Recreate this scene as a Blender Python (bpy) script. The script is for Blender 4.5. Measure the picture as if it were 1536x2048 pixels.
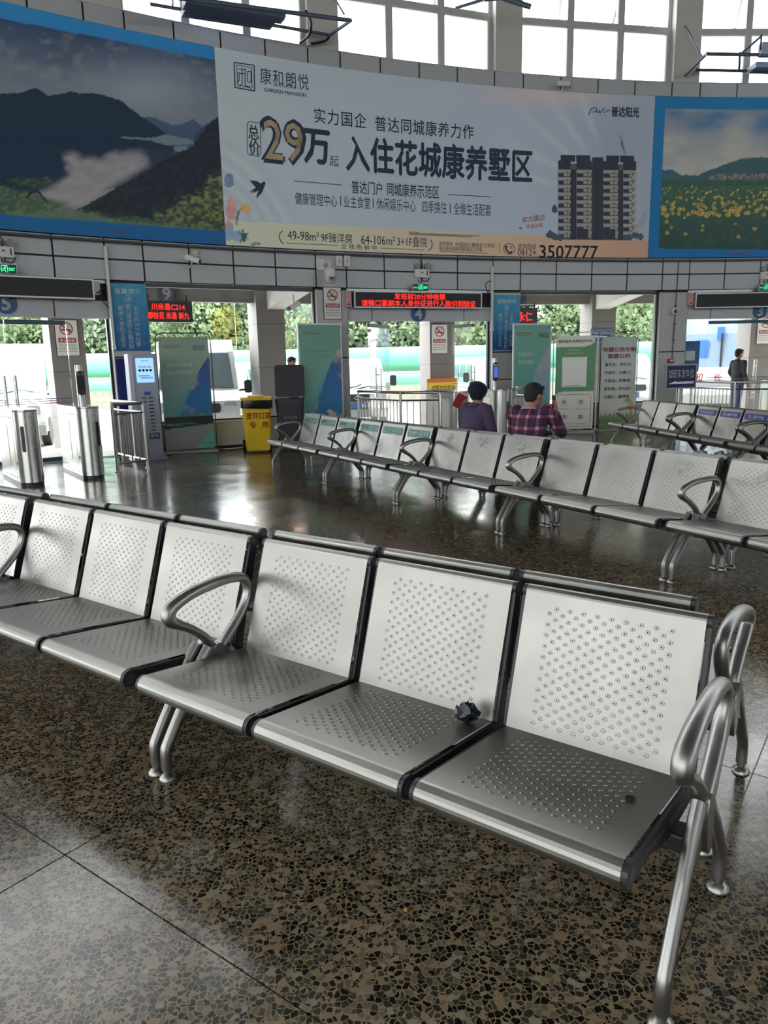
import bpy, math, random
import numpy as np
from mathutils import Matrix, Vector
random.seed(7)
for o in list(bpy.data.objects): bpy.data.objects.remove(o)
SC = bpy.context.scene
COL = SC.collection
PI = math.pi

# ---------------------------------------------------------------- camera (solved from the bench feet and the pillar edges)
W_, H_ = 1536, 2048
FPX, PITCH, ROLL, CAM_H = 1461.3, 0.19691, -0.02115, 1.4742
_F = Vector((0, math.cos(PITCH), -math.sin(PITCH)))
_r0 = Vector((1, 0, 0)); _u0 = _r0.cross(_F)
_R = math.cos(ROLL) * _r0 + math.sin(ROLL) * _u0
_U = -math.sin(ROLL) * _r0 + math.cos(ROLL) * _u0
_O = Vector((0, 0, CAM_H))
cd = bpy.data.cameras.new('camera')
cd.sensor_fit = 'VERTICAL'; cd.sensor_height = 36.0; cd.lens = FPX / H_ * 36.0
cd.clip_start = 0.05; cd.clip_end = 600
cam = bpy.data.objects.new('camera', cd); COL.objects.link(cam)
m = Matrix.Identity(4)
for i, a in enumerate((_R, _U, -_F)):
    for j in range(3): m[j][i] = a[j]
m.translation = _O
cam.matrix_world = m
SC.camera = cam

# ---------------------------------------------------------------- light: an overcast sky, all the light comes in through the glazing
SKY = 9.0
w = bpy.data.worlds.new('overcast_sky'); SC.world = w; w.use_nodes = True
bg = w.node_tree.nodes['Background']
bg.inputs['Color'].default_value = (0.965, 0.985, 1.0, 1); bg.inputs['Strength'].default_value = SKY
SC.view_settings.view_transform = 'Standard'; SC.view_settings.look = 'None'
SC.view_settings.gamma = 1.0; SC.view_settings.use_curve_mapping = False
SC.view_settings.exposure = 0.20
SC.cycles.use_denoising = True
SC.cycles.max_bounces = 7; SC.cycles.diffuse_bounces = 3; SC.cycles.glossy_bounces = 4
SC.cycles.use_adaptive_sampling = True; SC.cycles.adaptive_threshold = 0.03
SC.cycles.transparent_max_bounces = 16
SC.cycles.caustics_reflective = False; SC.cycles.caustics_refractive = False
SC.cycles.sample_clamp_indirect = 6.0
SC.render.film_transparent = False

# ---------------------------------------------------------------- the round hall: centre, radius and storey heights
CX, CY, RW = 9.638, -9.299, 26.331
Z_HEAD, Z_BAN0, Z_BAN1, Z_SILL, Z_CEIL = 2.99, 3.68, 6.92, 7.215, 12.6

def ray(px, py):
    return _F * FPX + _R * (px - W_ / 2) - _U * (py - H_ / 2)
def on_floor(px, py, z=0.0):
    d = ray(px, py); t = (z - _O.z) / d.z
    return _O + d * t
def on_cyl(px, py, r=RW):
    d = ray(px, py); ox, oy = _O.x - CX, _O.y - CY
    a = d.x ** 2 + d.y ** 2; b = 2 * (ox * d.x + oy * d.y); c = ox * ox + oy * oy - r * r
    t = (-b + math.sqrt(max(b * b - 4 * a * c, 0))) / (2 * a)
    p = _O + d * t
    return math.degrees(math.atan2(p.x - CX, p.y - CY)), p.z
def on_plane(px, py, p0, nrm):
    d = ray(px, py); t = (Vector(p0) - _O).dot(nrm) / d.dot(nrm)
    return _O + d * t
def cyl_pt(th, r, z=0.0):
    a = math.radians(th)
    return Vector((CX + r * math.sin(a), CY + r * math.cos(a), z))

# ---------------------------------------------------------------- mesh builder
class MB:
    def __init__(s): s.v = []; s.f = []; s.mi = []; s.sm = []; s.M = None
    def add(s, vs, fs, mi=0, smooth=False):
        n = len(s.v)
        if s.M is not None: vs = [tuple(s.M @ Vector(p)) for p in vs]
        s.v.extend(tuple(p) for p in vs)
        for f in fs: s.f.append(tuple(i + n for i in f)); s.mi.append(mi); s.sm.append(smooth)
        return s
    def box(s, x0, x1, y0, y1, z0, z1, mi=0):
        return s.add([(x0, y0, z0), (x1, y0, z0), (x1, y1, z0), (x0, y1, z0), (x0, y0, z1), (x1, y0, z1), (x1, y1, z1), (x0, y1, z1)],
                     [(0, 3, 2, 1), (4, 5, 6, 7), (0, 1, 5, 4), (1, 2, 6, 5), (2, 3, 7, 6), (3, 0, 4, 7)], mi)
    def rbox(s, x0, x1, y0, y1, z0, z1, r=.01, seg=3, axis='z', mi=0):
        """box with rounded edges along one axis"""
        if axis == 'z': a0, a1, b0, b1, c0, c1 = x0, x1, y0, y1, z0, z1
        elif axis == 'y': a0, a1, b0, b1, c0, c1 = x0, x1, z0, z1, y0, y1
        else: a0, a1, b0, b1, c0, c1 = y0, y1, z0, z1, x0, x1
        poly = rrect(a0, a1, b0, b1, r, seg)
        return s.prism(poly, axis, c0, c1, mi)
    def prism(s, poly, axis, c0, c1, mi=0, smooth=False):
        n = len(poly)
        def P(a, b, c): return (a, b, c) if axis == 'z' else ((a, c, b) if axis == 'y' else (c, a, b))
        vs = [P(a, b, c0) for a, b in poly] + [P(a, b, c1) for a, b in poly]
        area = sum(poly[i][0] * poly[(i + 1) % n][1] - poly[(i + 1) % n][0] * poly[i][1] for i in range(n))
        flip = (area < 0) ^ (axis == 'y') ^ (c1 < c0)
        fs = [tuple(range(n))[::-1], tuple(range(n, 2 * n))] + [(i, (i + 1) % n, n + (i + 1) % n, n + i) for i in range(n)]
        if flip: fs = [f[::-1] for f in fs]
        k = len(s.f)
        s.add(vs, fs, mi, smooth)
        return s
    def cyl(s, p0, p1, r0, r1=None, seg=12, caps=True, mi=0, smooth=True):
        r1 = r0 if r1 is None else r1
        p0, p1 = Vector(p0), Vector(p1); d = (p1 - p0).normalized()
        a = d.orthogonal().normalized(); b = d.cross(a)
        vs = []
        for p, r in ((p0, r0), (p1, r1)):
            for i in range(seg):
                t = 2 * PI * i / seg; vs.append(p + (a * math.cos(t) + b * math.sin(t)) * r)
        s.add(vs, [(i, (i + 1) % seg, seg + (i + 1) % seg, seg + i) for i in range(seg)], mi, smooth)
        if caps: s.add(vs, [tuple(range(seg))[::-1], tuple(range(seg, 2 * seg))], mi)
        return s
    def tube(s, pts, ra, rb=None, seg=10, closed=False, side=None, mi=0, caps=True):
        """sweep an ellipse (ra along `side`, rb across) along pts; ra/rb may be lists"""
        pts = [Vector(p) for p in pts]; n = len(pts)
        ra = ra if isinstance(ra, (list, tuple)) else [ra] * n
        rb = ra if rb is None else (rb if isinstance(rb, (list, tuple)) else [rb] * n)
        prev = None; vs = []
        for i in range(n):
            t = (pts[(i + 1) % n] - pts[i - 1]) if closed else (pts[min(i + 1, n - 1)] - pts[max(i - 1, 0)])
            t.normalize()
            if side is not None: a = Vector(side); a = (a - t * a.dot(t)).normalized()
            else:
                a = t.orthogonal().normalized() if prev is None else (prev - t * prev.dot(t)).normalized()
                prev = a
            b = t.cross(a)
            for k in range(seg):
                q = 2 * PI * k / seg; vs.append(pts[i] + a * (math.cos(q) * ra[i]) + b * (math.sin(q) * rb[i]))
        fs = []
        for i in range(n if closed else n - 1):
            j = (i + 1) % n
            for k in range(seg): fs.append((i * seg + k, i * seg + (k + 1) % seg, j * seg + (k + 1) % seg, j * seg + k))
        s.add(vs, fs, mi, True)
        if caps and not closed: s.add(vs, [tuple(range(seg))[::-1], tuple(range((n - 1) * seg, n * seg))], mi)
        return s
    def lathe(s, prof, c=(0, 0, 0), seg=16, mi=0, smooth=True):
        vs = []; n = len(prof)
        for r, z in prof:
            for k in range(seg):
                q = 2 * PI * k / seg; vs.append((c[0] + r * math.cos(q), c[1] + r * math.sin(q), c[2] + z))
        fs = [(i * seg + k, i * seg + (k + 1) % seg, (i + 1) * seg + (k + 1) % seg, (i + 1) * seg + k) for i in range(n - 1) for k in range(seg)]
        s.add(vs, fs, mi, smooth)
        s.add(vs, [tuple(range(seg))[::-1], tuple(range((n - 1) * seg, n * seg))], mi)
        return s
    def grid(s, fn, nu, nv, mi=0, smooth=True):
        vs = [fn(i / nu, j / nv) for j in range(nv + 1) for i in range(nu + 1)]
        fs = [(j * (nu + 1) + i, j * (nu + 1) + i + 1, (j + 1) * (nu + 1) + i + 1, (j + 1) * (nu + 1) + i) for j in range(nv) for i in range(nu)]
        return s.add(vs, fs, mi, smooth)
    def ball(s, c, r, seg=14, rings=8, sc=(1, 1, 1), mi=0):
        vs = []
        for j in range(rings + 1):
            p = PI * j / rings
            for k in range(seg):
                q = 2 * PI * k / seg
                vs.append((c[0] + r * sc[0] * math.sin(p) * math.cos(q), c[1] + r * sc[1] * math.sin(p) * math.sin(q), c[2] + r * sc[2] * math.cos(p)))
        fs = [(j * seg + k, (j + 1) * seg + k, (j + 1) * seg + (k + 1) % seg, j * seg + (k + 1) % seg) for j in range(rings) for k in range(seg)]
        return s.add(vs, fs, mi, True)
    def mesh(s, name, mats):
        me = bpy.data.meshes.new(name); me.from_pydata(s.v, [], s.f)
        for mt in (mats if isinstance(mats, (list, tuple)) else [mats]): me.materials.append(mt)
        if any(s.mi): me.polygons.foreach_set('material_index', s.mi)
        me.polygons.foreach_set('use_smooth', s.sm)
        me.update()
        if any(s.sm): me.set_sharp_from_angle(angle=math.radians(42))
        return me
    def build(s, name, mats, parent=None, loc=(0, 0, 0), rz=0.0):
        return link(name, s.mesh(name, mats), parent, loc, rz)

def rrect(x0, x1, y0, y1, r, seg=3):
    out = []
    for cx, cy, a0 in ((x1 - r, y0 + r, -PI / 2), (x1 - r, y1 - r, 0), (x0 + r, y1 - r, PI / 2), (x0 + r, y0 + r, PI)):
        for k in range(seg + 1):
            a = a0 + PI / 2 * k / seg; out.append((cx + r * math.cos(a), cy + r * math.sin(a)))
    return out
def circ(cx, cy, r, n=20, ry=None): return [(cx + r * math.cos(2 * PI * k / n), cy + (ry or r) * math.sin(2 * PI * k / n)) for k in range(n)]
def spline(pts, n=6, closed=False):
    """Catmull-Rom through pts (any dimension)"""
    P = [Vector(p) for p in pts]; out = []; N = len(P)
    for i in range(N if closed else N - 1):
        if closed: a, b, c, d = P[i - 1], P[i], P[(i + 1) % N], P[(i + 2) % N]
        else: a, b, c, d = P[max(i - 1, 0)], P[i], P[i + 1], P[min(i + 2, N - 1)]
        for k in range(n):
            t = k / n
            out.append(0.5 * ((2 * b) + (c - a) * t + (2 * a - 5 * b + 4 * c - d) * t * t + (3 * b - a - 3 * c + d) * t ** 3))
    if not closed: out.append(P[-1])
    return out

def link(name, data, parent=None, loc=(0, 0, 0), rz=0.0):
    o = bpy.data.objects.new(name, data); COL.objects.link(o)
    if parent is not None: o.parent = parent
    o.location = loc; o.rotation_euler = (0, 0, rz)
    return o
def tag(o, label=None, cat=None, group=None, kind=None):
    if label: o['label'] = label
    if cat: o['category'] = cat
    if group: o['group'] = group
    if kind: o['kind'] = kind
    return o
def thing(name, label, cat, loc=(0, 0, 0), rz=0.0, group=None, kind=None):
    return tag(link(name, None, None, loc, rz), label, cat, group, kind)
def on_wall(th, r=RW, z=0.0):
    """location and z-rotation of a frame on the ring wall: local x runs right, y runs out of the hall"""
    return dict(loc=cyl_pt(th, r, z), rz=-math.radians(th))
def kids(o): return [c for c in bpy.data.objects if c.parent == o]
def copy_tree(o, parent=None):
    c = o.copy(); COL.objects.link(c); c.parent = parent
    for ch in list(o.children): copy_tree(ch, c)
    return c

# ---------------------------------------------------------------- materials
_MAT = {}
def mat(name, col, rough=.5, metal=0.0, var=0.0, scale=8.0, bump=0.0, bscale=60.0, spec=None, emit=None, estr=1.0, rvar=0.0, stretch=None, coat=0.0):
    if name in _MAT: return _MAT[name]
    mt = bpy.data.materials.new(name); mt.use_nodes = True; nt = mt.node_tree; b = nt.nodes['Principled BSDF']
    b.inputs['Base Color'].default_value = (*col, 1); b.inputs['Roughness'].default_value = rough; b.inputs['Metallic'].default_value = metal
    if spec is not None: b.inputs['Specular IOR Level'].default_value = spec
    if coat: b.inputs['Coat Weight'].default_value = coat
    if emit: b.inputs['Emission Color'].default_value = (*emit, 1); b.inputs['Emission Strength'].default_value = estr
    if var or bump or rvar:
        tc = nt.nodes.new('ShaderNodeTexCoord'); src = tc.outputs['Object']
        if stretch:
            mp = nt.nodes.new('ShaderNodeMapping'); mp.inputs['Scale'].default_value = stretch
            nt.links.new(src, mp.inputs['Vector']); src = mp.outputs['Vector']
        if var or rvar:
            nz = nt.nodes.new('ShaderNodeTexNoise'); nz.inputs['Scale'].default_value = scale; nz.inputs['Detail'].default_value = 5
            nt.links.new(src, nz.inputs['Vector'])
        if var:
            mx = nt.nodes.new('ShaderNodeMix'); mx.data_type = 'RGBA'
            mx.inputs[6].default_value = (*[max(c * (1 - var), 0) for c in col], 1); mx.inputs[7].default_value = (*[min(c * (1 + var), 1) for c in col], 1)
            nt.links.new(nz.outputs['Fac'], mx.inputs[0]); nt.links.new(mx.outputs[2], b.inputs['Base Color'])
        if rvar:
            mr = nt.nodes.new('ShaderNodeMapRange'); mr.inputs[1].default_value = .3; mr.inputs[2].default_value = .7
            mr.inputs[3].default_value = max(rough - rvar, .02); mr.inputs[4].default_value = min(rough + rvar, 1)
            nt.links.new(nz.outputs['Fac'], mr.inputs[0]); nt.links.new(mr.outputs[0], b.inputs['Roughness'])
        if bump:
            n2 = nt.nodes.new('ShaderNodeTexNoise'); n2.inputs['Scale'].default_value = bscale; n2.inputs['Detail'].default_value = 4
            nt.links.new(src, n2.inputs['Vector'])
            bp = nt.nodes.new('ShaderNodeBump'); bp.inputs['Strength'].default_value = bump; bp.inputs['Distance'].default_value = .004
            nt.links.new(n2.outputs['Fac'], bp.inputs['Height']); nt.links.new(bp.outputs[0], b.inputs['Normal'])
    _MAT[name] = mt; return mt
def glass_mat(name, tint=(.93, .97, .96), refl=1.0, haze=0.0):
    if name in _MAT: return _MAT[name]
    mt = bpy.data.materials.new(name); mt.use_nodes = True; nt = mt.node_tree; nt.nodes.remove(nt.nodes['Principled BSDF'])
    out = nt.nodes['Material Output']
    tr = nt.nodes.new('ShaderNodeBsdfTransparent'); tr.inputs[0].default_value = (*tint, 1)
    gl = nt.nodes.new('ShaderNodeBsdfGlossy'); gl.inputs['Roughness'].default_value = .02
    fr = nt.nodes.new('ShaderNodeFresnel'); fr.inputs[0].default_value = 1.0 + .42 * refl
    mx = nt.nodes.new('ShaderNodeMixShader')
    nt.links.new(fr.outputs[0], mx.inputs[0]); nt.links.new(tr.outputs[0], mx.inputs[1]); nt.links.new(gl.outputs[0], mx.inputs[2])
    last = mx.outputs[0]
    if haze:
        df = nt.nodes.new('ShaderNodeBsdfTranslucent'); df.inputs[0].default_value = (.8, .85, .85, 1)
        m2 = nt.nodes.new('ShaderNodeMixShader')
        tc = nt.nodes.new('ShaderNodeTexCoord'); nz = nt.nodes.new('ShaderNodeTexNoise'); nz.inputs['Scale'].default_value = 5; nz.inputs['Detail'].default_value = 6
        nt.links.new(tc.outputs['Object'], nz.inputs['Vector'])
        mr = nt.nodes.new('ShaderNodeMapRange'); mr.inputs[1].default_value = .35; mr.inputs[2].default_value = .75; mr.inputs[3].default_value = haze * .2; mr.inputs[4].default_value = haze
        nt.links.new(nz.outputs['Fac'], mr.inputs[0]); nt.links.new(mr.outputs[0], m2.inputs[0])
        nt.links.new(last, m2.inputs[1]); nt.links.new(df.outputs[0], m2.inputs[2]); last = m2.outputs[0]
    nt.links.new(last, out.inputs[0])
    _MAT[name] = mt; return mt
def print_mat(name='printed_sheet', rough=.5, emit=0.0):
    """flat print: colour stored per vertex in the attribute 'ink'"""
    if name in _MAT: return _MAT[name]
    mt = bpy.data.materials.new(name); mt.use_nodes = True; nt = mt.node_tree; b = nt.nodes['Principled BSDF']
    at = nt.nodes.new('ShaderNodeAttribute'); at.attribute_name = 'ink'
    nt.links.new(at.outputs['Color'], b.inputs['Base Color']); b.inputs['Roughness'].default_value = rough
    if emit: nt.links.new(at.outputs['Color'], b.inputs['Emission Color']); b.inputs['Emission Strength'].default_value = emit
    _MAT[name] = mt; return mt

# ---------------------------------------------------------------- printing: value noise, polygon masks and vertex-colour sheets
def srgb(c):
    c = np.asarray(c, float) / 255.0
    return np.where(c <= .04045, c / 12.92, ((c + .055) / 1.055) ** 2.4)
def L(*c): return tuple(float(x) for x in srgb(c))
def vnoise(x, y, seed=0):
    xi = np.floor(x).astype(np.int64); yi = np.floor(y).astype(np.int64); fx = x - xi; fy = y - yi
    def h(a, b):
        n = (a * 374761393 + b * 668265263 + seed * 974711) & 0x7fffffff
        n = ((n ^ (n >> 13)) * 1274126177) & 0x7fffffff
        return ((n ^ (n >> 16)) & 0xffff) / 65535.0
    sx = fx * fx * (3 - 2 * fx); sy = fy * fy * (3 - 2 * fy)
    return (h(xi, yi) * (1 - sx) + h(xi + 1, yi) * sx) * (1 - sy) + (h(xi, yi + 1) * (1 - sx) + h(xi + 1, yi + 1) * sx) * sy
def fbm(x, y, seed=0, o=5):
    s = 0; a = .5; t = 0
    for k in range(o): s = s + a * vnoise(x * 2 ** k, y * 2 ** k, seed + k); t += a; a *= .5
    return s / t
def inpoly(X, Y, poly):
    r = np.zeros(X.shape, bool); n = len(poly)
    for i in range(n):
        x0, y0 = poly[i]; x1, y1 = poly[(i + 1) % n]
        if y0 == y1: continue
        c = ((y0 > Y) != (y1 > Y)) & (X < (x1 - x0) * (Y - y0) / (y1 - y0) + x0); r ^= c
    return r
def blend(C, a, col):
    a = np.clip(np.asarray(a, float), 0, 1)[..., None]; return C * (1 - a) + np.asarray(col) * a
def ramp(t, stops):
    ts = [s[0] for s in stops]; cs = np.array([srgb(s[1]) for s in stops])
    return np.stack([np.interp(t, ts, cs[:, k]) for k in range(3)], -1)
def printed(name, paint, place, nu, nv, parent, mt=None, x0=0, x1=1, z0=0, z1=1):
    """a sheet nu x nv whose colour is paint(U,V) (V up), placed by place(u, v) -> local xyz"""
    U, V = np.meshgrid(np.linspace(0, 1, nu + 1), np.linspace(0, 1, nv + 1))
    C = np.clip(paint(U, V), 0, 1)
    mb = MB(); mb.grid(place, nu, nv)
    me = mb.mesh(name, mt or print_mat())
    ca = me.color_attributes.new('ink', 'FLOAT_COLOR', 'POINT')
    buf = np.ones((C.shape[0] * C.shape[1], 4), np.float32); buf[:, :3] = C.reshape(-1, 3)
    ca.data.foreach_set('color', buf.ravel())
    return link(name, me, parent)

# ---------------------------------------------------------------- lettering
_TXT = {}
def glyphs(s, bold=0.0, spacing=1.0, line=1.0, shear=0.0):
    key = (s, bold, spacing, line, shear)
    if key in _TXT: return _TXT[key]
    cu = bpy.data.curves.new('t', 'FONT'); cu.body = s; cu.size = 1.0; cu.offset = bold; cu.space_character = spacing; cu.space_line = line
    cu.align_x = 'CENTER'; cu.resolution_u = 2; cu.fill_mode = 'FRONT'; cu.shear = shear
    ob = bpy.data.objects.new('t', cu)
    me = ob.to_mesh(); vs = np.array([v.co[:2] for v in me.vertices]).reshape(-1, 2); fs = [tuple(p.vertices) for p in me.polygons]
    ob.to_mesh_clear(); bpy.data.objects.remove(ob); bpy.data.curves.remove(cu)
    if len(vs):
        lo, hi = vs.min(0), vs.max(0)
        _TXT[key] = ((vs - (lo + hi) / 2), fs, hi - lo)
    else: _TXT[key] = (vs, fs, np.array([1., 1.]))
    return _TXT[key]
def letter(mb, s, x, z, w=None, h=None, put=None, bold=0.0, mi=0, spacing=1.0, line=1.0, shear=0.0, rot=0.0, tilt=0.0):
    """lettering centred at (x, z), fitted to width w and/or height h; put(x, z) -> xyz"""
    vs, fs, ext = glyphs(s, 0.0, spacing, line, shear)
    if not len(vs): return
    if bold:
        for k, (da, db) in enumerate(((1, 0), (-1, 0), (0, 1), (0, -1))):
            hz = h or w / ext[0] * ext[1]
            letter(mb, s, x + da * bold * (w / ext[0] if w else h / ext[1]), z + db * bold * (h / ext[1] if h else w / ext[0]), w, h, put, 0, mi, spacing, line, shear, rot, tilt)
    sx = w / ext[0] if w else h / ext[1]; sz = h / ext[1] if h else w / ext[0]
    out = []
    cr, sr = math.cos(rot), math.sin(rot)
    for a, b in vs:
        p, q = a * sx, b * sz
        p, q = p * cr - q * sr, p * sr + q * cr + p * tilt
        out.append(put(x + p, z + q))
    mb.add(out, fs, mi)
# ================================================================ shared materials
M_PANEL = mat('aluminium_panel', L(196, 198, 204), .42, .0, var=.05, scale=1.5, spec=.5)
M_JOINT = mat('black_joint', (.012, .014, .018), .6)
M_PIL = mat('grey_pillar_panel', L(190, 190, 190), .45, var=.05, scale=2)
M_WFRAME = mat('white_window_frame', L(205, 205, 203), .5, var=.06, scale=3)
M_PLASTER = mat('off_white_plaster', L(214, 212, 206), .7, var=.08, scale=1.2)
M_BLACKF = mat('black_frame', (.012, .015, .022), .35)
M_BLUEF = mat('teal_door_rail', L(24, 66, 84), .35)
M_GLASS = glass_mat('clear_glass', (.97, .985, .98))
M_LGLASS = glass_mat('leaf_glass', (.96, .98, .975), .3)
M_CLGLASS = glass_mat('clerestory_glass', (.82, .83, .83))
M_DGLASS = glass_mat('dusty_glass', (.93, .95, .95), 1.0, .30)
M_STEEL = mat('polished_stainless', (.56, .56, .55), .22, 1.0, rvar=.06, scale=3, stretch=(1, 1, .1))
M_SEAT = mat('brushed_seat_steel', (.33, .322, .302), .40, 1.0, var=.10, scale=5, rvar=.07, bump=.03, bscale=220)
M_CAST = mat('cast_aluminium', (.36, .355, .345), .38, 1.0, var=.14, scale=9, rvar=.06)
M_PLATE = mat('charcoal_side_plate', (.030, .032, .035), .42, .2)
M_DARKS = mat('dark_underside', (.02, .02, .022), .6)
M_WHITE = mat('white_plastic', L(228, 228, 226), .4)
M_BLACK = mat('black_plastic', (.014, .015, .018), .4)
M_NAVY = mat('navy_print', L(28, 48, 72), .55)
M_INKW = mat('white_print', L(235, 238, 240), .5)
M_RED = mat('red_print', L(178, 44, 44), .5)
M_INKK = mat('black_print', L(30, 34, 40), .5)
M_CONC = mat('concrete_paving', L(196, 192, 186), .75, var=.10, scale=1.5, bump=.1, bscale=30)

# ---------------------------------------------------------------- terrazzo
def terrazzo():
    mt = bpy.data.materials.new('terrazzo'); mt.use_nodes = True; nt = mt.node_tree; b = nt.nodes['Principled BSDF']
    N = nt.nodes.new; LK = nt.links.new
    ge = N('ShaderNodeNewGeometry')
    dn = N('ShaderNodeTexNoise'); dn.inputs['Scale'].default_value = 45; dn.inputs['Detail'].default_value = 2
    LK(ge.outputs['Position'], dn.inputs['Vector'])
    ad = N('ShaderNodeMix'); ad.data_type = 'VECTOR'; ad.inputs[0].default_value = .018
    LK(ge.outputs['Position'], ad.inputs[4]); LK(dn.outputs['Color'], ad.inputs[5])
    v1 = N('ShaderNodeTexVoronoi'); v1.inputs['Scale'].default_value = 62; v1.inputs['Randomness'].default_value = 1
    v2 = N('ShaderNodeTexVoronoi'); v2.feature = 'DISTANCE_TO_EDGE'; v2.inputs['Scale'].default_value = 62; v2.inputs['Randomness'].default_value = 1
    LK(ad.outputs[1], v1.inputs['Vector']); LK(ad.outputs[1], v2.inputs['Vector'])
    sp = N('ShaderNodeSeparateColor'); LK(v1.outputs['Color'], sp.inputs[0])
    cr = N('ShaderNodeValToRGB'); e = cr.color_ramp; e.interpolation = 'CONSTANT'
    e.elements[0].position = 0; e.elements[0].color = (.010, .012, .010, 1)
    e.elements[1].position = .36; e.elements[1].color = (.030, .034, .027, 1)
    for p, c in ((.55, (.060, .056, .038, 1)), (.70, (.15, .122, .085, 1)), (.86, (.26, .19, .12, 1)), (.955, (.27, .25, .22, 1))):
        q = e.elements.new(p); q.color = c
    LK(sp.outputs[0], cr.inputs[0])
    # beige binder, wider in places
    n3 = N('ShaderNodeTexNoise'); n3.inputs['Scale'].default_value = 16; LK(ge.outputs['Position'], n3.inputs['Vector'])
    th = N('ShaderNodeMapRange'); th.inputs[1].default_value = .3; th.inputs[2].default_value = .7; th.inputs[3].default_value = .035; th.inputs[4].default_value = .13
    LK(n3.outputs['Fac'], th.inputs[0])
    lt = N('ShaderNodeMath'); lt.operation = 'LESS_THAN'; LK(v2.outputs['Distance'], lt.inputs[0]); LK(th.outputs[0], lt.inputs[1])
    mx = N('ShaderNodeMix'); mx.data_type = 'RGBA'; LK(lt.outputs[0], mx.inputs[0]); LK(cr.outputs[0], mx.inputs[6]); mx.inputs[7].default_value = (.285, .205, .125, 1)
    # worn tone over metres
    n4 = N('ShaderNodeTexNoise'); n4.inputs['Scale'].default_value = .7; n4.inputs['Detail'].default_value = 5; LK(ge.outputs['Position'], n4.inputs['Vector'])
    m4 = N('ShaderNodeMapRange'); m4.inputs[1].default_value = .3; m4.inputs[2].default_value = .7; m4.inputs[3].default_value = .75; m4.inputs[4].default_value = 1.15
    LK(n4.outputs['Fac'], m4.inputs[0])
    vm = N('ShaderNodeVectorMath'); vm.operation = 'SCALE'; LK(mx.outputs[2], vm.inputs[0]); LK(m4.outputs[0], vm.inputs[3])
    LK(vm.outputs[0], b.inputs['Base Color'])
    n5 = N('ShaderNodeTexNoise'); n5.inputs['Scale'].default_value = 2.2; n5.inputs['Detail'].default_value = 6; LK(ge.outputs['Position'], n5.inputs['Vector'])
    m5 = N('ShaderNodeMapRange'); m5.inputs[1].default_value = .3; m5.inputs[2].default_value = .7; m5.inputs[3].default_value = .10; m5.inputs[4].default_value = .24
    LK(n5.outputs['Fac'], m5.inputs[0]); LK(m5.outputs[0], b.inputs['Roughness'])
    b.inputs['Specular IOR Level'].default_value = .5
    bp = N('ShaderNodeBump'); bp.inputs['Strength'].default_value = .10; bp.inputs['Distance'].default_value = .003
    n6 = N('ShaderNodeTexNoise'); n6.inputs['Scale'].default_value = 26; n6.inputs['Detail'].default_value = 3; LK(ge.outputs['Position'], n6.inputs['Vector'])
    LK(n6.outputs['Fac'], bp.inputs['Height']); LK(bp.outputs[0], b.inputs['Normal'])
    return mt
M_TERR = terrazzo()
M_BRASS = mat('brass_joint_strip', (.16, .12, .07), .35, .6)

# ================================================================ floor: terrazzo bays cast between thin joint strips
CHN = Vector((-.6, -.8)); CHD = 10.0            # the street front is a straight glazed wall that cuts the circle behind the viewer
def inside(x, y, mrg=0.0):
    return math.hypot(x - CX, y - CY) < RW - mrg and x * CHN.x + y * CHN.y < CHD - mrg
A0, A1 = -71.6, 145.4
arc = [cyl_pt(A0 + (A1 - A0) * k / 72, RW) for k in range(73)]
mb = MB(); mb.add([(p.x, p.y, -.005) for p in arc], [tuple(range(73))[::-1]])
floor = tag(mb.build('floor', M_BRASS), 'dark speckled terrazzo floor of the waiting hall', None, None, 'structure')
FO = Vector((-1.017, 2.03)); FA = Vector((.81, -.586)).normalized(); FB = Vector((-FA.y, FA.x)); SL = 1.67
slabs = []
for i in range(-24, 26):
    for j in range(-24, 26):
        c = FO + FA * ((i + .5) * SL) + FB * ((j + .5) * SL)
        if not inside(c.x, c.y, -1.0): continue
        d = c.length
        vis = c.y > .4 and abs(c.x) < .62 * c.y + 1.9
        slabs.append((d if vis else d + 1000, i, j))
slabs.sort()
g = .0025
sm = MB().box(-SL / 2 + g, SL / 2 - g, -SL / 2 + g, SL / 2 - g, -.03, 0).mesh('floor_slab', M_TERR)
rest = MB()
for k, (d, i, j) in enumerate(slabs):
    c = FO + FA * ((i + .5) * SL) + FB * ((j + .5) * SL); rz = math.atan2(FA.y, FA.x)
    poly_in = all(inside(*(c + FA * (sx * SL / 2) + FB * (sy * SL / 2))) for sx in (-1, 1) for sy in (-1, 1))
    if d < 1000 and k < 290 and poly_in: link('floor_slab', sm, floor, (c.x, c.y, 0), rz)
    else:
        # edge slabs are trimmed to the wall line
        n = 8
        for a in range(n):
            for b_ in range(n):
                q = c + FA * ((a + .5) / n - .5) * SL + FB * ((b_ + .5) / n - .5) * SL
                if poly_in and (a or b_): continue
                if not poly_in and not inside(q.x, q.y, .02): continue
                h = SL / 2 - g if poly_in else SL / n / 2
                q = c if poly_in else q
                rest.add([(q.x + FA.x * u * h + FB.x * v * h, q.y + FA.y * u * h + FB.y * v * h, 0) for u, v in ((-1, -1), (1, -1), (1, 1), (-1, 1))], [(0, 1, 2, 3)])
tag(rest.build('floor_slabs_beyond', M_TERR, floor), kind='stuff')

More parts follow.
